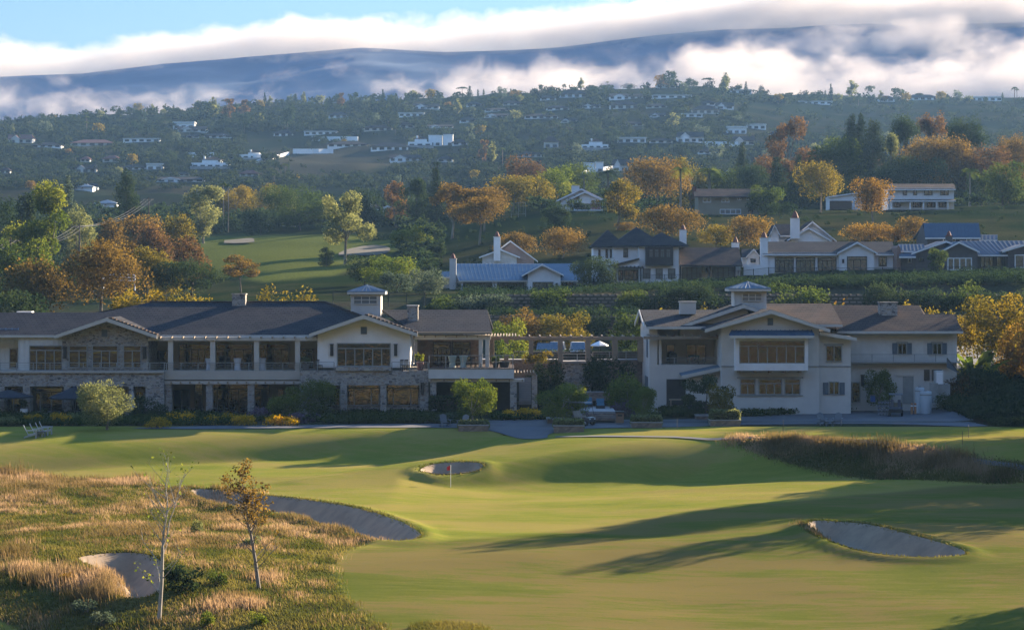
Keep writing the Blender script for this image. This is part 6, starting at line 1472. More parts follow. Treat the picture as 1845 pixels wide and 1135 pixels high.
def grasses():
    rng = np.random.default_rng(3)
    Q = scatter(ROUGH_L, 190000, rng); f = fbm(Q[:,0]/3.5,Q[:,1]/5.5,91,3); g = fbm(Q[:,0]/1.1,Q[:,1]/1.6,95,2)
    # matted low turf everywhere, tawny tufts where the noise is high, taller near the crest
    px = PX(Q[:,0],Q[:,1]); z = near_h(Q[:,0].copy(),Q[:,1].copy()); py = HY+(CZ-z)*F/Q[:,1]
    top = np.clip((1000-py)/130,0,1)
    taw = (f*1.2+g*.9+top*.30-.20+.25*rng.normal(size=len(Q))) > .10
    P = np.concatenate([Q, z[:,None]-.02],1)
    k = ~taw
    blades('rough_turf', P[k], .10+.12*np.clip(.5+g[k]*1.6,0,1), 'turf', rng, .9, .035, 'matted green rough grass around the two young trees')
    blades('tawny_rough', P[taw], .11+.14*np.clip(.5+g[taw]*1.8,0,1)+.06*top[taw], 'tawny', rng, .55, .026, 'tawny dry rough grass covering the hump beside the bunkers')
    # tall fescue stands
    C = []; S = [(20,1000,5),(45,1030,6),(75,1045,7),(105,1035,8),(150,1060,8),(170,1080,7),(190,1050,6),(195,1075,6),(135,1040,5),(30,990,5),(480,1040,4),(420,955,4),(560,925,4),(590,930,4),(640,958,5),(655,962,4),(470,915,4),(440,905,4),(380,890,4),(255,868,5),(90,865,5),(60,860,5),(15,850,6),(30,875,6),(75,880,6),(445,1090,4),(395,1098,4),(430,1080,4),(1340,793,4),(1400,792,5),(1430,790,5),(1460,795,4),(1595,812,9),(1600,820,9),(1640,822,5),(1660,825,6),(1690,830,8),(1710,828,8),(1735,838,6),(1760,845,5),(1800,855,6),(1500,800,6),(1540,806,6),(1470,952,3),(1480,962,2)]
    for a, b, s in S:
        for j in range(4):
            q = G(a+rng.normal()*9, b+rng.normal()*4); m = 150
            r = rng.normal(size=(m,2))*(.22+.05*s); C.append(np.concatenate([np.stack([q.x+r[:,0],q.y+r[:,1]],1), np.full((m,1),.22+.105*s)],1))
    C = np.concatenate(C); zz = near_h(C[:,0].copy(),C[:,1].copy())
    blades('tall_fescue', np.stack([C[:,0],C[:,1],zz-.02],1), C[:,2]*.52, 'tawny', rng, .35, .024, 'tall feathery stands of tawny fescue on the bunker edges')
    Q = scatter(ROUGH_R, 36000, rng); f = fbm(Q[:,0]/3,Q[:,1]/3,93,3); z = near_h(Q[:,0].copy(),Q[:,1].copy()); py = HY+(CZ-z)*F/Q[:,1]; px = PX(Q[:,0],Q[:,1])
    taw = (f+.25*rng.normal(size=len(Q))+np.clip((822-py+(px-1500)*.09)/22,-1,1)*.30) > .10; P = np.concatenate([Q, z[:,None]-.02],1)
    blades('bank_turf', P[~taw], .12, 'turf', rng, .8, .05, 'dark green grass on the lower side of the far grassy bank')
    blades('tawny_bank', P[taw], .17, 'tawny', rng, .5, .04, 'brown dry grass crowning the far grassy bank')
    # overhanging lips round the bunkers
    L = []
    for k, p in BPOLY.items():
        p = np.array(dens(p, .05)); c = p.mean(0); m = 3 if k != 'patch' else 1
        far = p[:,1] > c[1]-.2*(p[:,1].max()-c[1])
        for j in range(m):
            q = p+rng.normal(size=p.shape)*.12; v = q-c; q = q+v/np.linalg.norm(v,axis=1)[:,None]*.12; L.append(q[far if j else slice(None)])
    L = np.concatenate(L); z = near_h(L[:,0].copy(),L[:,1].copy())
    blades('bunker_lip_grass', np.stack([L[:,0],L[:,1],z-.02],1), np.full(len(L),.11), 'turf', rng, 1.1, .05, 'shaggy grass fringe hanging over the bunker lips')
    Q = scatter(ROUGH_B, 9000, rng); z = near_h(Q[:,0].copy(),Q[:,1].copy()); blades('corner_turf', np.concatenate([Q,z[:,None]-.02],1), np.full(len(Q),.25), 'turf', rng, .7, .04, 'clump of rough grass at the bottom edge of the fairway')
    # ground cover before the clubhouses
    V = []; T = []
    for poly, n, h in (([(228,768),(240,752),(330,748),(440,757),(640,764),(640,752),(560,755),(440,764),(300,768)],900,.5),([(585,740),(830,738),(836,762),(590,764),(640,764)],1700,.55),([(895,750),(1000,748),(1000,757),(890,758)],500,.5),([(1190,737),(1265,733),(1265,752),(1200,753)],700,.55),([(1338,733),(1530,726),(1560,738),(1440,746),(1345,752)],1900,.5),([(-20,752),(215,752),(215,768),(-20,768)],900,.5),([(590,731),(770,731),(770,738),(590,738)],300,.6)):
        w = [tuple(G(*q)[:2]) for q in poly]; Q = scatter(w, n, rng, False)
        for a, b in Q:
            r = h*(.6+.8*rng.random()); P, tn, A = crown_points('bush', r*2.2, r, 26, rng); v, f = leaf_quads(P, .22, rng); V.append(v+np.array([a,b,gz(a,b)])); T.append(np.repeat(tn*.7+.4*rng.random()-.15,4))
    V = np.concatenate(V); T = np.concatenate(T)
    tag(link('groundcover', np_mesh('groundcover', V, np.arange(len(V)).reshape(-1,4), LEAF['green'], tint=T)), 'low green groundcover filling the beds before the clubhouses', 'groundcover', kind='stuff')
    V = []; T = []
    for poly, n, h in (([(1690,735),(1720,690),(1860,640),(1900,700),(1900,790),(1800,772)],1500,.6),([(880,556),(1160,560),(1160,600),(900,600)],420,1.0),([(830,500),(1130,518),(1850,490),(1850,515),(1130,530),(830,540)],1500,.9),([(940,655),(1008,655),(1008,720),(950,720)],260,.6),([(1068,660),(1150,665),(1150,720),(1068,720)],300,.6)):
        for i in range(n):
            while True:
                a = min(q[0] for q in poly)+(max(q[0] for q in poly)-min(q[0] for q in poly))*rng.random(); b = min(q[1] for q in poly)+(max(q[1] for q in poly)-min(q[1] for q in poly))*rng.random()
                if poly_sd(poly, np.array([a]), np.array([b]))[0] > 0: break
            q = G(a, b, 186); r = h*(.6+.9*rng.random()); P, tn, A = crown_points('bush', r*2, r, 30, rng); v, f = leaf_quads(P, .26, rng); V.append(v+np.array(q)); T.append(np.repeat(tn*.7+.4*rng.random()-.15,4))
    V = np.concatenate(V); T = np.concatenate(T)
    tag(link('bank_planting', np_mesh('bank_planting', V, np.arange(len(V)).reshape(-1,4), LEAF['dark'], tint=T)), 'dark shrubby planting on the banks and wall terraces', 'ground cover', kind='stuff')
if 'grass' not in SKIP: grasses()

# ---------------------------------------------------------------- the two young trees in the rough
def sapling(name, base, tops, label, leaf_fn, seed, r0, barkm, lm):
    rng = random.Random(seed); b = G(*base); Y = b.y
    e = empty(name, b); tag(e, label, 'young tree', None)
    mb = MB(); leaves = []
    def branch(p, d, L, r, lvl):
        pts = [p]; q = p.copy(); dd = d.normalized(); n = 5
        for i in range(n):
            dd = (dd+Vector((rng.gauss(0,.10),rng.gauss(0,.10),.05+rng.gauss(0,.06)))).normalized(); q = q+dd*(L/n); pts.append(q.copy())
        mb.tube(pts, [r*(1-.75*i/n) for i in range(n+1)], 6 if lvl == 0 else 4)
        leaves.extend([(x, lvl) for x in pts[2:]])
        if lvl < 2:
            for j in range(7 if lvl == 0 else 4):
                t = .25+.7*rng.random(); i = min(n-1, int(t*n)); s = pts[i].lerp(pts[i+1], t*n-i)
                a = rng.random()*6.28; out = Vector((math.cos(a), math.sin(a), .9+.5*rng.random()))
                branch(s, out, L*(.28+.22*rng.random()), r*.38, lvl+1)
    stem = [Vector((0,0,-.15))]
    fork = at(tops[0][0], tops[0][1], Y)-b
    main = at(tops[1][0], tops[1][1], Y)-b
    mb.tube([(0,0,-.2),(0,0,.1),fork*.5+Vector((.03,0,0)),fork], [r0*1.5,r0*1.1,r0*.9,r0*.75], 8)
    for i in range(6):
        t = .35+.6*i/6; a = rng.random()*6.28
        branch(fork*t, Vector((math.cos(a),math.sin(a),.9)), fork.length*(.42+.3*rng.random()), r0*.28, 1)
    for k, tp in enumerate(tops[1:]):
        m = at(tp[0], tp[1], Y+(.5 if k else 0))-b; d = m-fork
        n = 6; pts = [fork+d*(i/n)+Vector((rng.gauss(0,.04),rng.gauss(0,.04),0))*(1 if 0 < i < n else 0) for i in range(n+1)]
        mb.tube(pts, [r0*(.6 if k == 0 else .45)*(1-.85*i/n) for i in range(n+1)], 6); leaves.extend([(x,0) for x in pts[1:]])
        for j in range(14 if k == 0 else 8):
            t = .03+.9*rng.random(); s = fork+d*t; a = rng.random()*6.28
            branch(s, Vector((math.cos(a),math.sin(a),.7+.6*rng.random())), d.length*(.52-.34*t)*(.7+.6*rng.random()), r0*.26*(1-.5*t), 1)
    me = bpy.data.meshes.new('trunk'); me.from_pydata(mb.v, [], mb.f); me.materials.append(barkm); me.update(); link('trunk', me, e)
    r = np.random.default_rng(seed); P = []
    for x, lvl in leaves:
        for j in range(leaf_fn(x, lvl)): P.append(tuple(x+Vector((rng.gauss(0,.10),rng.gauss(0,.10),rng.gauss(0,.09)))))
    P = np.array(P); V, Fc = leaf_quads(P, .125, r, .3, .7); link('crown', np_mesh('crown', V, Fc, LEAF[lm], tint=np.repeat(r.random(len(P)),4)), e)
R5 = random.Random(5)
sapling('young_tree', (287,1116), [(293,985),(303,822),(334,848)], 'bare pale-barked sapling with few yellow green leaves by the shaded bunker', lambda x, l: (3 if x.z < 2.6 else 1) if R5.random() < (.75 if x.z < 2.6 else .22) else 0, 11, .085, mat('birch_bark',(0.42,0.38,0.32),(0.28,0.25,0.21),3.,.85,5), 'lime')
sapling('young_tree', (466,1060), [(452,962),(432,846),(472,868),(405,862)], 'young tree with rust brown leaves at its top and bare lower twigs', lambda x, l: (3 if R5.random() < .7 else 0) if x.z > 2.5 else (1 if R5.random() < .12 else 0), 23, .085, mat('grey_bark',(0.27,0.23,0.19),(0.18,0.155,0.13),3.,.85,5), 'rust')
for i, (a, b, w, h, lm, lab) in enumerate(((390,1055,34,30,'green','small green shrub between the two young trees'),(330,1070,60,56,'dark','dark leafy shrub at the foot of the bare sapling'),(120,1055,30,26,'orange','orange tinged shrub among the fescue stands'),(155,1102,40,22,'grey','grey green sage bush near the shaded bunker'),(185,1125,40,26,'grey','sage bush at the bottom corner of the rough'),(372,1128,26,28,'lime','light green bush at the bottom edge below the young trees'),(465,1125,34,24,'lime','bush at the bottom edge right of the light green bush'),(356,962,22,26,'olive','yellow green tuft bush beside the bare sand patch'),(455,985,30,22,'olive','low bush behind the rusty young tree'))):
    q = G(a, b); tree('shrub', 'bush', a, b-h, w, q.y, lm, lab, 0, 900, BARK, cat='shrub')

# ---------------------------------------------------------------- things on the course
def flagstick(px, pb, h, label, flag=True):
    q = G(px, pb); e = empty('flagstick', q); tag(e, label, 'flag')
    MB().lathe([(.018,q.z-.2),(.018,q.z+h),(.004,q.z+h+.02)], q.x, q.y, 6).build('pole', M_WHITE if flag else M_DARK, e)
    if flag:
        mb = MB(); n = 8; v = []
        for i in range(n+1):
            t = i/n; x = q.x-.02-.24*t; y = q.y+.07*math.sin(t*5); v += [(x,y,q.z+h-.02-.10*t),(x,y,q.z+h-.34-.05*t)]
        mb.add(v+[(a,b+.012,c) for a,b,c in v], [f for i in range(n) for f in ((2*i,2*i+2,2*i+3,2*i+1),(2*n+2+2*i+1,2*n+2+2*i+3,2*n+2+2*i+2,2*n+2+2*i))])
        mb.build('flag', mat('red_flag',(0.55,0.04,0.05),(0.45,0.03,0.04),2.,.7), e)
flagstick(812, 878, 1.55, 'red flag on a white stick in front of the small oval bunker')
for px, pb, lab in ((1411,778,'dark practice pin at the tip of the tawny bank'),(1745,788,'dark practice pin nearest the end of the driveway'),(1734,800,'dark practice pin standing lower on the practice green'),(1220,774,'dark practice pin on the lit lawn before the yellow-sided tree')): flagstick(px, pb, .9, lab, False)
M_CHW = mat('chair_paint', (0.14,0.16,0.18), (0.11,0.13,0.15), 2., .6)
def adirondack(px, pb, rz, label, group, m=None, proto=[None]):
    q = G(px, pb); m = m or M_CHW
    e = empty('garden_chair', q, rz); tag(e, label, 'chair', group)
    global ABS; ABS = False
    s = MB()
    for i in range(5): s.box(-.27,.27,-.34+i*.13,-.23+i*.13,.36-i*.030,.38-i*.030)
    s.build('seat', m, e)
    b = MB()
    for i in range(6):
        x = -.27+i*.092; top = 1.02-.09*abs(i-2.5)/2.5
        b.add([(x,.22,.24),(x+.08,.22,.24),(x+.08,.25,.24),(x,.25,.24),(x,.58,top),(x+.08,.58,top),(x+.08,.61,top),(x,.61,top)],[(0,3,2,1),(4,5,6,7),(0,1,5,4),(1,2,6,5),(2,3,7,6),(3,0,4,7)])
    b.build('backrest', m, e)
    for sx in (-1,1):
        MB().box(sx*.36-.07,sx*.36+.07,-.42,.36,.56,.585).build('arm', m, e)
        MB().box(sx*.33-.02,sx*.33+.02,-.38,-.28,0,.56).build('leg', m, e)
        MB().add([(sx*.30-.02,-.36,.30),(sx*.30+.02,-.36,.30),(sx*.30+.02,.58,0),(sx*.30-.02,.58,0),(sx*.30-.02,-.36,.40),(sx*.30+.02,-.36,.40),(sx*.30+.02,.58,.10),(sx*.30-.02,.58,.10)],[(0,1,2,3),(4,7,6,5),(0,4,5,1),(1,5,6,2),(2,6,7,3),(3,7,4,0)]).build('leg', m, e)
    ABS = True; return e
MW = mat('worn_white_paint', (0.42,0.43,0.44), (0.34,0.35,0.36), 2., .6)
for i, (px, pb, lab) in enumerate(((57,789,'garden chair nearest the lawn edge, first of the lit foursome'),(68,786,'garden chair second of the foursome on the western lawn'),(78,784,'garden chair third of the foursome on the western lawn'),(85,782,'garden chair farthest back of the foursome on the western lawn'))):
    adirondack(px, pb, math.radians(100), lab, 'four garden chairs on the western lawn', MW)
for px, pb, rz, lab in ((802,769,20,'dark garden chair by the road left of the stone planter'),(834,770,-25,'dark garden chair leaning against the stone planter front')): adirondack(px, pb, math.radians(rz), lab, 'pair of chairs by the road')
for px, pb, rz, lab in ((1482,766,15,'grey garden chair left of the low table on the practice lawn'),(1509,766,-15,'grey garden chair right of the low table on the practice lawn')): adirondack(px, pb, math.radians(rz), lab, 'pair of chairs on the practice lawn')
def low_table(px, pb, label):
    q = G(px, pb); e = empty('low_table', q); tag(e, label, 'table'); MB().box(q.x-.3,q.x+.3,q.y-.25,q.y+.25,q.z+.40,q.z+.45).build('table_top', M_CHW, e)
    for a in (-1,1):
        for b in (-1,1): MB().box(q.x+a*.25-.03,q.x+a*.25+.03,q.y+b*.2-.03,q.y+b*.2+.03,q.z,q.z+.40).build('leg', M_CHW, e)
low_table(1494, 768, 'low square table between the two grey chairs'); low_table(75, 787, 'small low table amid the four lit garden chairs')
# planters
def planter(px0, px1, pt, pb, label, hedge=None, hlab=None, dep=2.0):
    q = G((px0+px1)/2, pb); Y = q.y; e = empty('planter', q); tag(e, label, 'planter', None)
    x0, x1 = wx(px0,Y), wx(px1,Y); zt = wz(pt,Y); zb = q.z-.3; t = .25
    MB().box(x0,x1,Y,Y+t,zb,zt).box(x0,x1,Y+dep-t,Y+dep,zb,zt).box(x0,x0+t,Y+t,Y+dep-t,zb,zt).box(x1-t,x1,Y+t,Y+dep-t,zb,zt).build('planter_wall', M_STONE2, e)
    MB().box(x0-.05,x1+.05,Y-.05,Y+t+.05,zt,zt+.08).box(x0-.05,x1+.05,Y+dep-t-.05,Y+dep+.05,zt,zt+.08).box(x0-.05,x0+t+.05,Y+t+.053,Y+dep-t-.053,zt,zt+.08).box(x1-t-.05,x1+.05,Y+t+.053,Y+dep-t-.053,zt,zt+.08).build('coping', M_CONC, e)
    MB().box(x0+t,x1-t,Y+t,Y+dep-t,zb,zt-.12).build('soil', mat('garden_soil',(0.05,0.04,0.03),(0.035,0.03,0.025),4.,1.), e)
    if hedge: clipped(px0+2, px1-2, hedge, pt-.5, Y+.35, dep-.7, hlab, zt-.12)
def clipped(px0, px1, pt, pb, Y, dep, label, zb=None, lm='olive'):
    x0, x1 = wx(px0,Y), wx(px1,Y); z0 = wz(pb,Y) if zb is None else zb; z1 = wz(pt,Y); rng = np.random.default_rng(int(px0)); n = 2600
    P = rng.random((n,3)); f = rng.integers(0,4,n); P[f==0,1] = 0; P[f==1,2] = 1; P[f==2,0] = 0; P[f==3,0] = 1
    c = np.array([x1-x0,dep,z1-z0]); P = P*c; P += rng.normal(size=P.shape)*.06
    k = P[:,2] > (z1-z0)*.7; P[k,0] = (P[k,0]-c[0]/2)*.96+c[0]/2
    V, Fc = leaf_quads(P, .20, rng); e = empty('clipped_hedge', (x0,Y,z0)); tag(e, label, 'hedge')
    link('foliage', np_mesh('foliage', V, Fc, LEAF[lm], tint=np.repeat(rng.random(n),4)), e)
    MB().box(x0+.12,x1-.12,Y+.12,Y+dep-.12,z0,z1-.12).build('stems', BARKD, e)
planter(826,880,767,777,'stone planter of the bushy tree by the dark undercroft',760,'low clipped hedge in the planter of the undercroft tree')
planter(998,1052,768,779,'stone planter in front of the parked golf cart',758,'dark clipped hedge in the planter before the golf cart')
planter(986,1022,756,764,'low stone planter edge behind the golf cart planter')
planter(1138,1193,762,771,'stone planter of the yellow-sided tree',751,'clipped sunlit hedge in the planter of the yellow-sided tree')
planter(1280,1334,758,768,'stone planter holding the rounded sunlit hedge',741,'rounded clipped hedge with sunlit yellow top')
planter(1255,1281,750,757,'low stone planter before the lean-to porch')
clipped(775,838,716,737,194.5,1.6,'dark box hedge under the right-hand balcony',None,'dark')
# golf carts
def wheel(p, x, y, z, r, w, axis='x'):
    n = 14; mb = MB()
    for s in (0,1):
        pass
    vs = []; 
    for s in (-1,1):
        for rr in (r*.6, r):
            for i in range(n):
                a = 2*math.pi*i/n; c = (rr*math.cos(a), rr*math.sin(a))
                vs.append((x+s*w/2, y+c[0], z+c[1]) if axis == 'x' else (x+c[0], y+s*w/2, z+c[1]))
    fs = []
    for i in range(n):
        j = (i+1)%n
        fs += [(n+i,n+j,3*n+j,3*n+i),(i,j,n+j,n+i),(2*n+i,3*n+i,3*n+j,2*n+j)]
    t = mb.add(vs, fs).build('tyre', mat('tyre_rubber',(0.02,0.02,0.02),(0.03,0.03,0.03),5.,.9), p)
    d = MB().add([(x+s*w*.42,y+r*.6*math.cos(2*math.pi*i/n),z+r*.6*math.sin(2*math.pi*i/n)) if axis == 'x' else (x+r*.6*math.cos(2*math.pi*i/n),y+s*w*.42,z+r*.6*math.sin(2*math.pi*i/n)) for s in (-1,1) for i in range(n)],
         [tuple(range(n)),tuple(range(2*n-1,n-1,-1))]+[(i,n+i,n+(i+1)%n,(i+1)%n) for i in range(n)])
    d.build('rim', mat('alloy_rim',(0.35,0.35,0.36),(0.28,0.28,0.29),5.,.4), t)
def cart(px, pb, rz, label):
    """two-seat golf cart, nose towards -y"""
    global ABS
    q = G(px, pb); e = empty('golf_cart', q+Vector((0,0,.07)), rz); tag(e, label, 'golf cart', 'golf carts at the clubhouses'); ABS = False
    body = mat('cart_paint',(0.035,0.04,0.05),(0.03,0.034,0.042),2.,.35,spec=.6)
    MB().prism([(-1.15,.30),(1.1,.30),(1.12,.62),(.70,.66),(.62,.36),(-.25,.36),(-.35,.62),(-1.05,.80),(-1.2,.62)][::-1],-.55,.55).build('body', body, e)
    for s in (-.28,.28): pass
    MB().box(-.30,.22,-.5,.5,.62,.74).build('seat', mat('cart_seat',(0.30,0.27,0.22),(0.25,0.22,0.18),3.,.6), e)
    MB().add([(-.34,-.5,.74),(-.26,-.5,.74),(-.26,.5,.74),(-.34,.5,.74),(-.46,-.5,1.12),(-.38,-.5,1.14),(-.38,.5,1.14),(-.46,.5,1.12)],[(0,3,2,1),(4,5,6,7),(0,1,5,4),(1,2,6,5),(2,3,7,6),(3,0,4,7)]).build('backrest', mat('cart_seat',(0,0,0)), e)
    r = MB(); pr = [(-.95,1.78),(-.9,1.86),(.70,1.86),(.78,1.79)]; r.prism(pr,-.58,.58); r.build('canopy', mat('cart_canopy',(0.10,0.11,0.12),(0.085,0.09,0.10),2.,.4), e)
    for s in (-.52,.52):
        MB().tube([(.98,s,.66),(.70,s,1.79)],.022,6).build('strut', M_DARK, e); MB().tube([(-.80,s,.78),(-.86,s,1.79)],.022,6).build('strut', M_DARK, e)
    MB().tube([(.72,.22,.62),(.48,.22,.98)],.02,6).build('steering_column', M_DARK, e)
    n = 12; MB().tube([(.46+.06*math.sin(i*6.283/n),.22+.17*math.cos(i*6.283/n),.98+.15*math.sin(i*6.283/n)) for i in range(n+1)],.014,5).build('steering_wheel', M_DARK, e)
    for s in (-.3,.3): MB().lathe([(.15,.66),(.14,1.35),(.11,1.42)], -1.0, s, 10).build('golf_bag', mat('golf_bag',(0.05,0.06,0.09),(0.12,0.12,0.13),3.,.7), e)
    for s in (-.35,.35): MB().box(1.10,1.14,s-.09,s+.09,.48,.56).build('headlight', M_WHITE, e)
    for x in (-.72,.82):
        for s in (-.52,.52): wheel(e, x, s, .22, .22, .18, 'y')
    ABS = True
if 'small' not in SKIP:
    cart(1046, 767, math.radians(-35), 'black golf cart half hidden behind a stone planter')
    cart(1614, 750, math.radians(80), 'dark golf cart parked head-on at the garage drive')
def car(px, Y, rz, paint, label, van=False):
    global ABS
    x = wx(px, Y); e = empty('parked_car', (x, Y, gz(x,Y)+.07), rz); tag(e, label, 'car', 'cars in the upper parking lot'); ABS = False
    h = .15 if van else 0
    MB().prism([(-2.2,.32),(2.2,.32),(2.25,.70),(2.05,.92),(1.0,1.0),(-2.1,1.02),(-2.25,.75)],-.9,.9).build('body', paint, e)
    P = [(-2.0,1.0),(-1.7,1.55+h),(-1.2,1.66+h),(.3,1.66+h),(.95,1.02)]
    c = MB(); n = len(P); c.add([(a,-.82+.12*(b > 1.2),b) for a,b in P]+[(a,.82-.12*(b > 1.2),b) for a,b in P],[tuple(range(n))]+[tuple(range(2*n-1,n-1,-1))]+[(i,n+i,n+(i+1)%n,(i+1)%n) for i in range(n)]); c.build('cabin', M_GLASSB, e)
    MB().box(-1.65,.25,-.70,.70,1.64+h,1.70+h).build('roof', paint, e)
    for s in (-.84,.84):
        for a in (-1.75,-.6,.35): MB().tube([(a,s*.98,1.0),(a*.9-.03,s*.86,1.64+h)],.04,5).build('pillar', paint, e)
    for x_ in (-1.35,1.4):
        for s in (-.85,.85): wheel(e, x_, s, .33, .33, .22, 'y')
    for s in (-.65,.65): MB().box(2.20,2.27,s-.18,s+.18,.68,.80).build('headlight', M_WHITE, e); MB().box(-2.27,-2.20,s-.12,s+.12,.70,.95).build('tail_light', M_RED, e)
    ABS = True
def cpaint(n, c): return mat(n, c, tuple(v*.9 for v in c), 1., .3, spec=.6)
if 'small' not in SKIP:
    car(1042, 256, math.radians(-88), cpaint('white_car_paint',(0.62,0.63,0.65)), 'white car facing out beneath the middle pergola bay', True)
    car(1003, 257, math.radians(-96), cpaint('silver_car_paint',(0.38,0.42,0.46)), 'silver car parked left of the white car', True)
    car(980, 257, math.radians(-92), cpaint('blue_car_paint',(0.05,0.09,0.16)), 'dark blue car behind the pergola, left of the silver car')
if 'small' not in SKIP: clipped(925,1162,632,662,245,1.6,'long dark hedge screening the parking lot behind the pergola',2.9,'dark')
# parasols
def parasol(px, ptop, pbase_w, Y, drop, m, label, zb=None):
    x = wx(px, Y); zt = wz(ptop, Y); z0 = gz(x,Y) if zb is None else zb; R = pbase_w*Y/F/2; e = empty('parasol', (x,Y,z0)); tag(e, label, 'parasol')
    n = 8; mb = MB(); top = [(x,Y,zt)]; ring = [(x+R*math.cos(i*6.283/n),Y+R*math.sin(i*6.283/n),zt-drop) for i in range(n)]
    mb.add(top+ring+[(a,b,c-.12) for a,b,c in ring]+[(x,Y,zt-.12)], [(0,1+i,1+(i+1)%n) for i in range(n)]+[(1+i,1+n+i,1+n+(i+1)%n,1+(i+1)%n) for i in range(n)]+[(2*n+1,1+n+(i+1)%n,1+n+i) for i in range(n)])
    mb.build('canopy', m, e); MB().lathe([(.03,z0),(.03,zt-.1)], x, Y, 6).build('pole', M_DARK, e); MB().lathe([(.3,z0),(.3,z0+.07),(.05,z0+.1)], x, Y, 10).build('base', M_DARK, e)
if 'small' not in SKIP:
    dk = mat('navy_canvas',(0.025,0.032,0.045),(0.02,0.026,0.038),2.,.8)
    parasol(15,702,92,195.5,.55,dk,'dark navy parasol at the western end of the terrace',.25); parasol(136,695,96,195.5,.95,dk,'dark navy parasol tilted beside the olive tree',.25)
    parasol(1080,614,33,252,.45,M_WHITE,'white parasol open behind the pergola')
    x = wx(239,195.5); e = empty('closed_parasol',(x,195.5,.25)); tag(e,'closed pale parasol beside the glass door under the stone gable','parasol'); MB().lathe([(.05,.9),(.2,1.1),(.16,1.8),(.05,2.5)],x,195.5,8).build('canopy',M_TAN,e); MB().lathe([(.03,.25),(.03,2.6)],x,195.5,6).build('pole',M_DARK,e)
# tables and chairs
def bistro(px, Y, z0, label, cloth=None, chairs=2, high=False):
    x = wx(px, Y); h = 1.05 if high else .74; e = empty('cocktail_table' if high else 'bistro_table', (x,Y,z0)); tag(e, label, 'table', 'tables on the clubhouse terraces')
    MB().lathe([(.36,z0+h-.03),(.38,z0+h-.02),(.38,z0+h)],x,Y,14).build('table_top', cloth or M_DARK, e)
    if cloth: MB().lathe([(.30,z0+.02),(.24,z0+.5),(.37,z0+h-.03)],x,Y,14).build('tablecloth', cloth, e)
    else: MB().lathe([(.22,z0),(.22,z0+.03),(.03,z0+.06),(.03,z0+h-.03)],x,Y,8).build('pedestal', M_DARK, e)
def cafe_chair(x, Y, z0, rz, label, m=None):
    global ABS
    e = empty('cafe_chair', (x,Y,z0), rz); tag(e, label, 'chair', 'cafe chairs on the terraces'); ABS = False; m = m or M_DARK
    MB().box(-.22,.22,-.22,.22,.43,.47).build('seat', m, e); b = MB(); b.box(-.22,.22,.20,.23,.82,.92)
    for i in range(4): b.box(-.2+i*.12,-.16+i*.12,.205,.225,.47,.82)
    b.build('backrest', m, e)
    for a in (-.19,.19):
        for c in (-.19,.19): MB().box(a-.018,a+.018,c-.018,c+.018,0,.43).build('leg', m, e)
    ABS = True
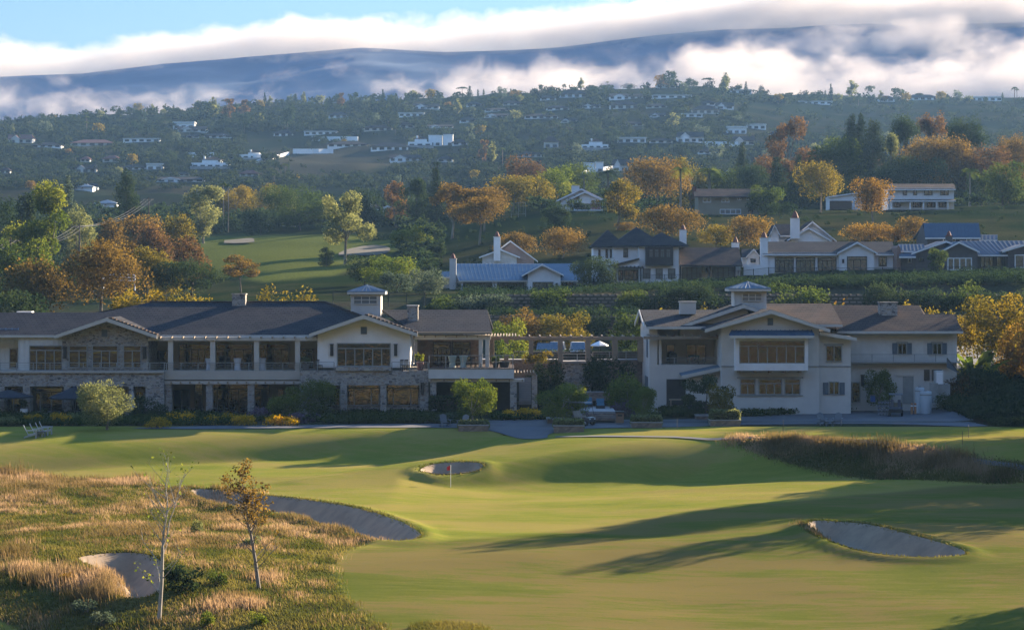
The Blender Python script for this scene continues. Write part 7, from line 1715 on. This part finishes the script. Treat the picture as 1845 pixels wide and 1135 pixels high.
if 'small' not in SKIP:
    zd = wz(668,198.5); white = mat('white_tablecloth',(0.55,0.58,0.62),(0.5,0.53,0.57),2.,.8)
    for px, lab in ((377,'narrow white-clothed cocktail table at the second loggia post'),(428,'white-clothed cocktail table between the second and third loggia posts'),(472,'white-clothed cocktail table right of the third loggia post')): bistro(px,199.3,zd,lab,white,0,True)
    zb2 = wz(664,198); sage = mat('sage_tablecloth',(0.30,0.36,0.32),(0.27,0.33,0.30),2.,.8)
    for px, lab in ((815,'sage-clothed cocktail table on the right-hand balcony'),(835,'second sage-clothed cocktail table, nearer the balcony end')): bistro(px,198.6,zb2,lab,sage,0,True)
    k = 0
    for px, Y in ((795,198.2),(803,199.4),(824,199.2),(845,198.4),(852,199.3),(862,198.2)):
        k += 1; cafe_chair(wx(px,Y),Y,zb2,k*1.3,f"dark chair among the balcony tables {'near the stone corner' if px < 810 else 'between the two sage tables' if px < 830 else 'by the far end posts'}")
    k = 0
    for px, Y in ((345,196.5),(385,196.2),(410,196.9),(440,196.2),(463,196.8),(10,196.4),(112,196.6),(165,196.3)):
        near = 'before the first stone column' if px in (345,) else 'between the two stone columns nearest the door' if px in (385,410,440) else 'by the second loggia window wall' if px == 463 else 'under the western navy parasols'
        zg = gz(wx(px,Y),Y); bistro(px,Y,zg,f'dark bistro table {near}'); 
        for s in (-1,1): k += 1; cafe_chair(wx(px,Y)+s*.62,Y+.1*s,zg,s*math.pi/2*-1,f'dark cafe chair drawn up {near}')
    for px, z, Y, lab in ((575,668,199,'dark armchair on the stone terrace left of the white gable window'),(735,668,197.8,'dark armchair on the stone terrace right of the white gable window'),(727,668,198.0,'dark chair beside the terrace flower pot')): cafe_chair(wx(px,197.7),197.75,wz(668,197.7)+.02,.6,lab)
    # pots
    for px, Y, z0, h, w, lm, lab, pm in ((757,198.0,wz(667.5,198),.75,.8,'lime','terracotta pot with a spiky plant on the stone terrace corner',M_RED),(551,198.0,wz(668,198),.6,.9,'olive','planter box with green plants at the loggia end',M_GREYW),(893,198.4,zb2,.5,.7,'green','potted plant at the balcony end',M_DARK),(909,198.6,zb2,.6,1.3,'lime','tall potted shrub at the balcony end',M_DARK),(43,194.5,.25,.8,.8,'green','white square planter by the navy parasols',M_WHITE),(80,194.2,.25,.45,.6,'green','small white planter box under the navy parasols',M_WHITE)):
        x = wx(px,Y); e = empty('plant_pot',(x,Y,z0)); tag(e,lab,'plant pot'); MB().lathe([(w*.26,z0),(w*.40,z0+h*.95),(w*.43,z0+h),(w*.34,z0+h),(w*.30,z0+h*.9)],x,Y,12).build('pot',pm,e)
        r = np.random.default_rng(int(px)); P,tn,A = crown_points('bush',w*1.2,h*(1.1 if px != 909 else 3.2),260,r); P += np.array([0,0,h*.95]); V,Fc = leaf_quads(P,.2,r,0,.4); link('plant',np_mesh('plant',V,Fc,LEAF[lm],tint=np.repeat(tn,4)),e)
    e = empty('covered_grill',(wx(1213,206),206,wz(657,206))); tag(e,'black covered grill on the eastern balcony','grill'); zz = wz(657,206); MB().lathe([(.32,zz),(.34,zz+.7),(.38,zz+.75),(.30,zz+1.0),(.08,zz+1.1)],wx(1213,206),206,10).build('cover',M_DARK,e)
    e = empty('balcony_table',(wx(1250,206),206,zz)); tag(e,'teal topped table on the eastern balcony','table'); MB().box(wx(1240,206),wx(1260,206),205.6,206.4,zz+.72,zz+.8).build('table_top',mat('teal_cloth',(0.05,0.16,0.18),(0.04,0.13,0.15),2.,.7),e)
    for a in (1242,1258): MB().box(wx(a,206)-.04,wx(a,206)+.04,205.9,206.1,zz,zz+.72).build('leg',M_DARK,e)
    # service corner
    for px, t, b, Y, w, lab in ((1657,698,724,201.5,17,'shorter white tank behind its twin'),(1668,705,728,200.6,21,'wide white tank at the front of the service corner')):
        x = wx(px,Y); z0 = gz(x,Y); z1 = wz(t,Y); R = w*Y/F/2; e = empty('storage_tank',(x,Y,z0)); tag(e,lab,'tank'); MB().lathe([(R,z0-.2),(R,z1-.1),(R*.93,z1)],x,Y,18).build('drum',mat('white_tank',(0.46,0.52,0.56),(0.40,0.46,0.50),1.,.5),e); MB().lathe([(R*1.02,z1-.35),(R*1.02,z1-.25)],x,Y,18).build('band',M_FRAME,e); MB().lathe([(R*.3,z1),(R*.3,z1+.12),(R*.2,z1+.15)],x,Y,10).build('lid',M_FRAME,e)
    for px, lab in ((1643,'orange post left of the white tanks'),(1649,'orange post touching the front white tank')):
        Y = 200; x = wx(px,Y); z0 = gz(x,Y); e = empty('bollard',(x,Y,z0)); tag(e,lab,'bollard'); MB().lathe([(.11,z0-.1),(.11,z0+.95),(.06,z0+1.0)],x,Y,10).build('post',mat('orange_post',(0.42,0.20,0.10),(0.36,0.17,0.09),3.,.7),e); MB().lathe([(.115,z0+.7),(.115,z0+.8)],x,Y,10).build('band',M_WHITE,e)
    Y = 203; e = empty('white_cabinet',(wx(1694,Y),Y,.5)); tag(e,'pale blue upright cabinet beside the louvred wall','cabinet'); part_box(e,'case',M_CREAM,1686,1700,668,720,Y,Y+1); part_box(e,'door',M_WHITE,1687.5,1698.5,671,717,Y-.04,Y)
    e = empty('screen_wall',(wx(1700,202),202,.5)); tag(e,'white stepped screen wall by the tanks','wall'); part_box(e,'panel',M_FRAME,1676,1690,690,726,202.2,202.5); part_box(e,'panel',M_FRAME,1684,1712,692,726,202.6,202.9)  # white panels coloured grey to stand in for the shade on them
    p = MB(); P = [at(1706,645,203.4),at(1730,674,203.4),at(1706,662,203.4)]; p.prism([(v.x,v.z) for v in P],203.4,203.5); e = empty('stair_guard',(P[0].x,203.4,2)); tag(e,'dark triangular stair guard at the eastern building corner','railing'); p.build('panel',M_SHUT,e); MB().tube([P[0],P[1]],.05,5).build('handrail',M_DARK,e)
    Y = 198.5; e = empty('blue_bin',(wx(1573,Y),Y,.25)); tag(e,'blue bin behind the groundcover bed','bin'); part_box(e,'bin_body',mat('blue_plastic',(0.03,0.08,0.22),(0.025,0.07,0.19),2.,.5),1569.5,1577,713,724,Y,Y+.5); part_box(e,'lid',M_DARK,1569,1577.5,711.5,712.9,Y-.05,Y+.55)
    wire = mat('basket_wire',(0.34,0.37,0.42),(0.10,0.11,0.13),9.,.5); pr = None
    for i in range(4):
        for j in range(4):
            px = 1584+i*5.5; Y = 198.6+.15*j; z = gz(wx(px,Y),Y)+.05+j*.30
            if pr is None:
                ABS = False; pr = empty('range_basket',(0,0,0)); MB().lathe([(.10,0),(.13,.24),(.12,.24),(.09,.02)],0,0,8).build('basket',wire,pr); MB().tube([(-.12,0,.24),(-.08,0,.34),(.08,0,.34),(.12,0,.24)],.012,4).build('handle',M_DARK,pr); o = pr; ABS = True
            else: o = copy_tree(pr)
            o.location = (wx(px,Y),Y,z); tag(o,'wire range ball basket in the stack by the golf cart','basket','stacked wire range baskets')
    e = empty('bench',(wx(1222,201),201,.25)); tag(e,'reddish wooden bench before the garden opening','bench'); part_box(e,'seat',M_WOOD,1206,1240,719,721,200.8,201.3)
    for a in (1208,1237): part_box(e,'leg',M_WOOD,a,a+2,721,731,200.9,201.2)
    Y = 188.5; e = empty('waste_bin',(wx(1117,Y),Y,.2)); tag(e,'tan wooden waste bin beside the terrace steps','bin'); part_box(e,'bin_body',mat('tan_wood',(0.28,0.17,0.10),(0.23,0.14,0.09),3.,.8),1110,1124,744,762,Y,Y+.7); part_box(e,'bin_top',M_DARK,1109,1125,741,743.9,Y-.05,Y+.75)
    part_box(e,'opening',M_DARK,1113,1121,746.5,750,Y-.03,Y-.002)
    # terrace with steps and sofas between the clubhouses
    Y = 190; e = empty('terrace_steps',(wx(1080,Y),Y,.2)); tag(e,'low stone terrace steps between the clubhouses','steps')
    for i in range(4): part_box(e,'step',M_STONE2 if i < 3 else M_CONC,1049,1109,752-i*3.6,758,Y+i*.4,Y+(i+1)*.4-.002 if i < 3 else Y+9)
    Y = 199.3; e = empty('terrace_wall',(wx(1080,Y),Y,.9)); tag(e,'low stone seat wall behind the blue terrace sofas','wall'); part_box(e,'wall_body',M_STONE2,1044,1098,707,722,Y,Y+.4); part_box(e,'coping',M_CONC,1043,1099,705.5,706.9,Y-.04,Y+.44)
    blue = mat('blue_cushion',(0.07,0.20,0.30),(0.06,0.17,0.26),2.,.8)
    for a, b, Y, lab in ((1048,1068,197.5,'blue cushioned terrace sofa by the planter tree'),(1074,1090,195.5,'blue cushioned armchair in the middle of the terrace')):
        z = wz(741.2,Y)+.0; z = .92; e = empty('outdoor_sofa',(wx((a+b)/2,Y),Y,z)); tag(e,lab,'sofa'); x0,x1 = wx(a,Y),wx(b,Y)
        MB().box(x0,x1,Y,Y+.75,z+.1,z+.34).build('frame',M_DARK,e); MB().box(x0+.05,x1-.05,Y-.03,Y+.6,z+.343,z+.50).build('seat_cushion',blue,e); MB().box(x0+.05,x1-.05,Y+.55,Y+.75,z+.503,z+.90).build('back_cushion',blue,e)
        for s in (x0,x1-.08): MB().box(s,s+.08,Y+.02,Y+.7,z,z+.60).build('arm',M_DARK,e)

# ---------------------------------------------------------------- pergola, walls and fences between the buildings
def pergola():
    Y = 212; e = empty('pergola',(wx(1020,Y),Y,4.5)); tag(e,'long weathered timber pergola linking the two clubhouses','pergola')
    for i, t in enumerate((0,2.4)):
        MB().box(wx(875,Y),wx(1159,Y),Y+t,Y+t+.22,wz(612.5,Y),wz(607.5,Y)).build('beam',M_WOOD,e)
        for a in (886,912,957,1010,1060,1109,1155): MB().box(wx(a-4,Y),wx(a+4,Y),Y+t-.02,Y+t+.30,wz(652,Y),wz(612.6,Y)).build('post',M_WOOD,e)
    r = MB(); x = wx(878,Y)
    while x < wx(1157,Y): r.box(x,x+.11,Y-.5,Y+3.2,wz(607.4,Y),wz(604.8,Y)); x += .95
    r.build('rafters',M_WOOD,e)
    s = MB()
    for i in range(11): s.box(wx(874+i*5.4,206),wx(876+i*5.4,206),202,211.3,wz(606.5,206),wz(603,206))
    s.build('slats',M_WOOD,e); MB().box(wx(872,202),wx(932,202),202.2,202.4,wz(610,202),wz(606.6,202)).build('beam',M_WOOD,e)
    Y = 203; e = empty('lower_pergola',(wx(942,Y),Y,3)); tag(e,'small slatted pergola over the stairs below the balcony end','pergola')
    p = MB()
    for i in range(7): p.box(wx(927+i*5.6,Y),wx(929+i*5.6,Y),202.3,207,wz(672.5,Y),wz(670,Y))
    p.build('slats',M_WOOD,e); MB().box(wx(925,Y),wx(966,Y),203,203.2,wz(676,Y),wz(672.6,Y)).build('beam',M_WOOD,e); part_box(e,'post',M_STONE,958,968,676,735,203,203.6)
    e = empty('garden_stairs',(wx(943,205),205,.5)); tag(e,'stone stairs climbing beside the dark undercroft','stairs')
    for i in range(14): part_box(e,'step',M_CONC,932,957,722-i*3.2,726-i*3.2+3,204+i*.32,204+(i+1)*.32)
    Y = 213.2; e = empty('retaining_wall',(wx(1040,Y),Y,.5)); tag(e,'central stone buttress wall below the pergola railing','wall'); part_box(e,'wall_body',M_STONE,1014,1065,655,735,Y,Y+3); part_box(e,'coping',M_CONC,1011,1068,651,654.9,Y-.15,Y+3.1); railing(e,1014,1066,637,651,Y+.1,M_TRIM,1.1,2)
    Y = 215; e = empty('retaining_wall',(wx(950,Y),Y,.5)); tag(e,'brown stone wall below the western part of the pergola','wall'); part_box(e,'wall_body',M_STONE2,868,1013,650,735,Y,Y+2); part_box(e,'coping',M_CONC,868,1012.5,647.5,649.9,Y-.06,Y+2); railing(e,925,1012,633,647.5,Y+.1,M_FRAME,1.5,3)
    e = empty('retaining_wall',(wx(1110,Y),Y,.5)); tag(e,'brown stone wall below the eastern part of the pergola','wall'); part_box(e,'wall_body',M_STONE2,1066,1160,650,735,Y,Y+2); part_box(e,'coping',M_CONC,1066.5,1160,647.5,649.9,Y-.06,Y+2); railing(e,1068,1158,633,647.5,Y+.1,M_FRAME,1.5,3)
if 'small' not in SKIP: pergola()
def crib():
    m = bpy.data.materials.new('crib_blocks'); m.use_nodes = True; N, L = nodes(m); b = N['Principled BSDF']; b.inputs['Roughness'].default_value = .95
    mp = N.new('ShaderNodeMapping'); tc = N.new('ShaderNodeTexCoord'); mp.inputs['Rotation'].default_value = (math.radians(90),0,0); L.new(tc.outputs['Object'], mp.inputs[0])
    br = N.new('ShaderNodeTexBrick'); br.inputs['Scale'].default_value = 1.0; br.inputs['Brick Width'].default_value = .9; br.inputs['Row Height'].default_value = .42; br.inputs['Mortar Size'].default_value = .12; br.inputs['Mortar Smooth'].default_value = .2
    br.inputs['Color1'].default_value = (.30,.235,.18,1); br.inputs['Color2'].default_value = (.25,.195,.15,1); br.inputs['Mortar'].default_value = (.09,.08,.05,1)
    L.new(mp.outputs[0], br.inputs['Vector']); L.new(br.outputs[0], b.inputs['Base Color'])
    rng = random.Random(4)
    for Y, z0, z1, a, c, lab in ((271.2,5.1,7.5,835,1960,'lower tier of the block crib wall behind the parking lot'),(287.2,7.5,9.7,870,1960,'upper tier of the block crib wall below the white houses')):
        e = empty('crib_wall',(wx(1300,Y),Y,z0)); tag(e,lab,'wall','tiers of the block crib wall')
        w = MB(); n = int((z1-z0)/.42)
        for i in range(n+1):
            zz = z0+i*.42; w.box(wx(a,Y),wx(c,Y),Y+i*.12-.35,Y+3,zz-.2 if i == 0 else zz,min(zz+.419,z1+.2))
            x = wx(a,Y)+(.45 if i % 2 else 0)
            while x < wx(c,Y)-.7:
                if rng.random() < .93: w.box(x+.06,x+.66,Y+i*.12-.53,Y+i*.12-.34,zz+.05,zz+.34)
                x += .9
        w.build('wall_body',m,e)
        w.v, w.f = [], []
def fence(pts, h, label, m, step=2.4, bars=.16, solid=False, name='iron_fence'):
    """fence through (px,row,Y) points: posts, rails and a panel of thin bars"""
    P = [at(*p) for p in pts]; e = empty(name, P[0]); tag(e, label, 'fence'); post = MB(); rail = MB(); bar = MB()
    for p, q in zip(P, P[1:]):
        d = q-p; n = max(1, round(d.length/step))
        for i in range(n+(q == P[-1])): a = p+d*(i/n); post.box(a.x-.04,a.x+.04,a.y-.04,a.y+.04,a.z-.5,a.z+h+.08)
        for zz in (.12,h): rail.tube([p+Vector((0,0,zz)),q+Vector((0,0,zz))],.025,4)
        k = int(d.length/bars)
        for i in range(k): a = p+d*((i+.5)/k); bar.box(a.x-.014,a.x+.014,a.y-.01,a.y+.01,a.z+.12,a.z+h)
    post.build('posts',m,e); rail.build('rails',m,e); bar.build('bars',m,e)
def rails(pts, h, label):
    P = [at(*p) for p in pts]; e = empty('rail_fence', P[0]); tag(e, label, 'fence', None); post = MB(); r = MB()
    for p, q in zip(P, P[1:]):
        d = q-p; n = max(1, round(d.length/2.2))
        for i in range(n+1): a = p+d*(i/n); post.box(a.x-.07,a.x+.07,a.y-.07,a.y+.07,a.z-.8,a.z+h)
        for zz in (.4,.8,1.15): r.tube([p+Vector((0,0,zz)),q+Vector((0,0,zz))],.06,4)
    post.build('posts',M_WHITE,e); r.build('rails',M_WHITE,e)
def pole(px, pt, pb, Y, label, arm=1.1):
    b = at(px,pb,Y); t = at(px,pt,Y); e = empty('utility_pole', b); tag(e, label, 'utility pole'); MB().tube([b-Vector((0,0,2)),t],[.16,.11],7).build('mast',BARKD,e)
    MB().box(t.x-arm,t.x+arm,t.y-.06,t.y+.06,t.z-.5,t.z-.38).build('crossarm',BARK,e)
    return t
def wires(tops, label):
    mb = MB()
    for o in (-.9,0,.9):
        for p, q in zip(tops, tops[1:]):
            mb.tube([p.lerp(q,i/8)+Vector((o,0,-.38-6*(i/8)*(1-i/8))) for i in range(9)],.018,4)
    tag(mb.build('power_line',mat('bare_wire',(0.12,0.12,0.12),(0.1,0.1,0.1),2.,.6)), label, 'power line')
if 'small' not in SKIP:
    crib()
    fence([(1115,519,322),(1225,517,320),(1330,511,318),(1385,505,318),(1500,505,318),(1620,505,318),(1740,503,318),(1900,502,318)],1.7,'dark iron fence running below the white houses',M_DARK)
    fence([(600,543,262),(640,545,262),(700,545,262),(765,546,262)],1.1,'dark green mesh fence behind the western cupola',mat('green_mesh',(0.02,0.04,0.04),(0.018,0.035,0.035),2.,.7),bars=.1)
    fence([(921,388,452),(934,387,452),(947,386,452)],2.3,'tall thin sports court fence on top of the knoll',M_FRAME,1.4,.5)
    fence([(1006,381,470),(1045,381,470),(1085,380,470)],1.0,'low white rail fence before the red-roofed house',M_WHITE,2.2,.6,name='rail_fence')
    rails([(186,513,290),(215,511,290),(243,512,290)],1.2,'white rail fence under the largest rusty dome tree')
    a = pole(143,404,436,395,'slim utility pole among the rusty domes'); b = pole(268,356,384,520,'utility pole under the lone cypress'); c = pole(19,428,468,330,'utility pole at the western edge'); d = pole(-160,452,520,280,'utility pole standing west of the view')
    wires([d,c],'sagging wires at the western edge'); wires([c,a,b],'sagging power wires rising toward the cypress')
# flowering shrubs in the beds
if 'tree' not in SKIP:
    for a, b, w, h, lm, lab in ((15,768,44,22,'olive','olive mound in the bed at the western edge'),(62,764,40,20,'yellow','yellow flowering mound near the four chairs'),(113,766,40,24,'yellow','yellow flowering mound under the navy parasols'),(142,764,36,22,'olive','olive green mound left of the olive tree'),(283,772,44,22,'yellow','yellow flowering mound right of the olive tree'),(332,764,60,22,'yellow','wide yellow flowering mound before the loggia doors'),(400,764,70,22,'yellow','widest yellow flowering mound in the loggia bed'),(440,768,44,22,'yellow','yellow flowering mound at the end of the loggia bed'),(492,768,40,22,'yellow','yellow mound beside the purple sage'),(522,768,34,20,'yellow','small yellow mound under the large dark green tree'),(478,756,60,24,'purple','purple sage drift behind the yellow mounds'),(553,762,50,22,'purple','purple sage under the large dark green tree'),(588,756,34,24,'green','round green mound beside the stone terrace'),(648,742,50,16,'purple','purple sage drift below the lower stone windows'),(922,757,40,22,'yellow','yellow mound left of the golf cart planter tree'),(952,757,44,24,'yellow','second yellow mound left of the golf cart planter tree'),(1122,752,44,34,'purple','purple plum-leaved shrub by the terrace steps'),(1262,748,40,26,'purple','purple sage before the lean-to porch'),(800,764,40,20,'grey','grey green mound by the dark garden chair'),(790,742,36,18,'olive','olive mound below the box hedge'),(40,742,40,24,'dark','dark shrub under the western navy parasol'),(84,745,46,34,'dark','dark shrub between the navy parasols')):
        q = G(a, b, 150); tree('flowering_shrub' if lm in ('yellow','purple') else 'shrub','bush',a,b-h,w,q.y+.6,lm,lab,0,1400,BARKD,cat='shrub')
    # banana clump on the eastern bank
    for px, top, R, lab in ((1750,592,26,'tall banana-leaved clump at the east corner of the building'),(1775,605,24,'second banana-leaved clump with sunlit leaves')):
        Y = 213; x = wx(px,Y); z0 = gz(x,Y); r = np.random.default_rng(px); n = 13; V = []; Fc = []; T = []
        H = wz(top,Y)-z0
        for i in range(n):
            a = 6.283*i/n+r.random(); L = H*(.55+.3*r.random()); w = .32; d = np.array([math.cos(a),math.sin(a),0]); sd = np.array([-d[1],d[0],0]); b0 = np.array([0,0,H*.35*r.random()+.3]); tn = r.random()
            for j in range(6):
                t0, t1 = j/6, (j+1)/6
                f = lambda t: b0+d*(L*.75*t)+np.array([0,0,L*(1.25*t-.85*t*t)]); g = lambda t: w*math.sin(3.14*min(1,.12+t*.86))
                k = len(V); V += [f(t0)-sd*g(t0), f(t0)+sd*g(t0), f(t1)+sd*g(t1), f(t1)-sd*g(t1)]; Fc.append((k,k+1,k+2,k+3)); T += [tn]*4
        e = empty('banana_plant',(x,Y,z0)); tag(e,lab,'plant'); link('leaves',np_mesh('leaves',np.array(V),np.array(Fc),LEAF['lime'],tint=T),e); MB().lathe([(.3,z0-.3),(.22,z0+H*.5)],x,Y,8).build('stem',BARKD,e)
    # trees outside the frame whose long shadows cross the lower fairway
    for i, (a, b, h, w) in enumerate(((1720,885,11,9),(1830,905,12,10),(1610,868,10,8),(1330,922,17,7),(1190,940,18,6),(1500,905,14,6),(1915,1150,13,10),(1790,860,10,9),(1420,965,15,4),(1690,757,12,9),(1760,768,13,10),(1630,752,14,8),(1740,905,12,10),(1850,930,12,10))):
        g = G(a, b); L = .72*h/math.tan(SUN_EL); x, y = g.x+L*math.sin(SUN_AZ), g.y+L*math.cos(SUN_AZ)
        z0 = gz(x,y); px = CX+F*x/y
        while px < 1960: x += 2; px = CX+F*x/y
        tree('broadleaf_tree','round',px,float(HY+(CZ-z0-h)*F/y),w*F/y,y,'green','leafy tree just outside the eastern edge, casting a long fairway shadow',.2,2500,BARKD,cat='tree',group='trees just outside the eastern edge')
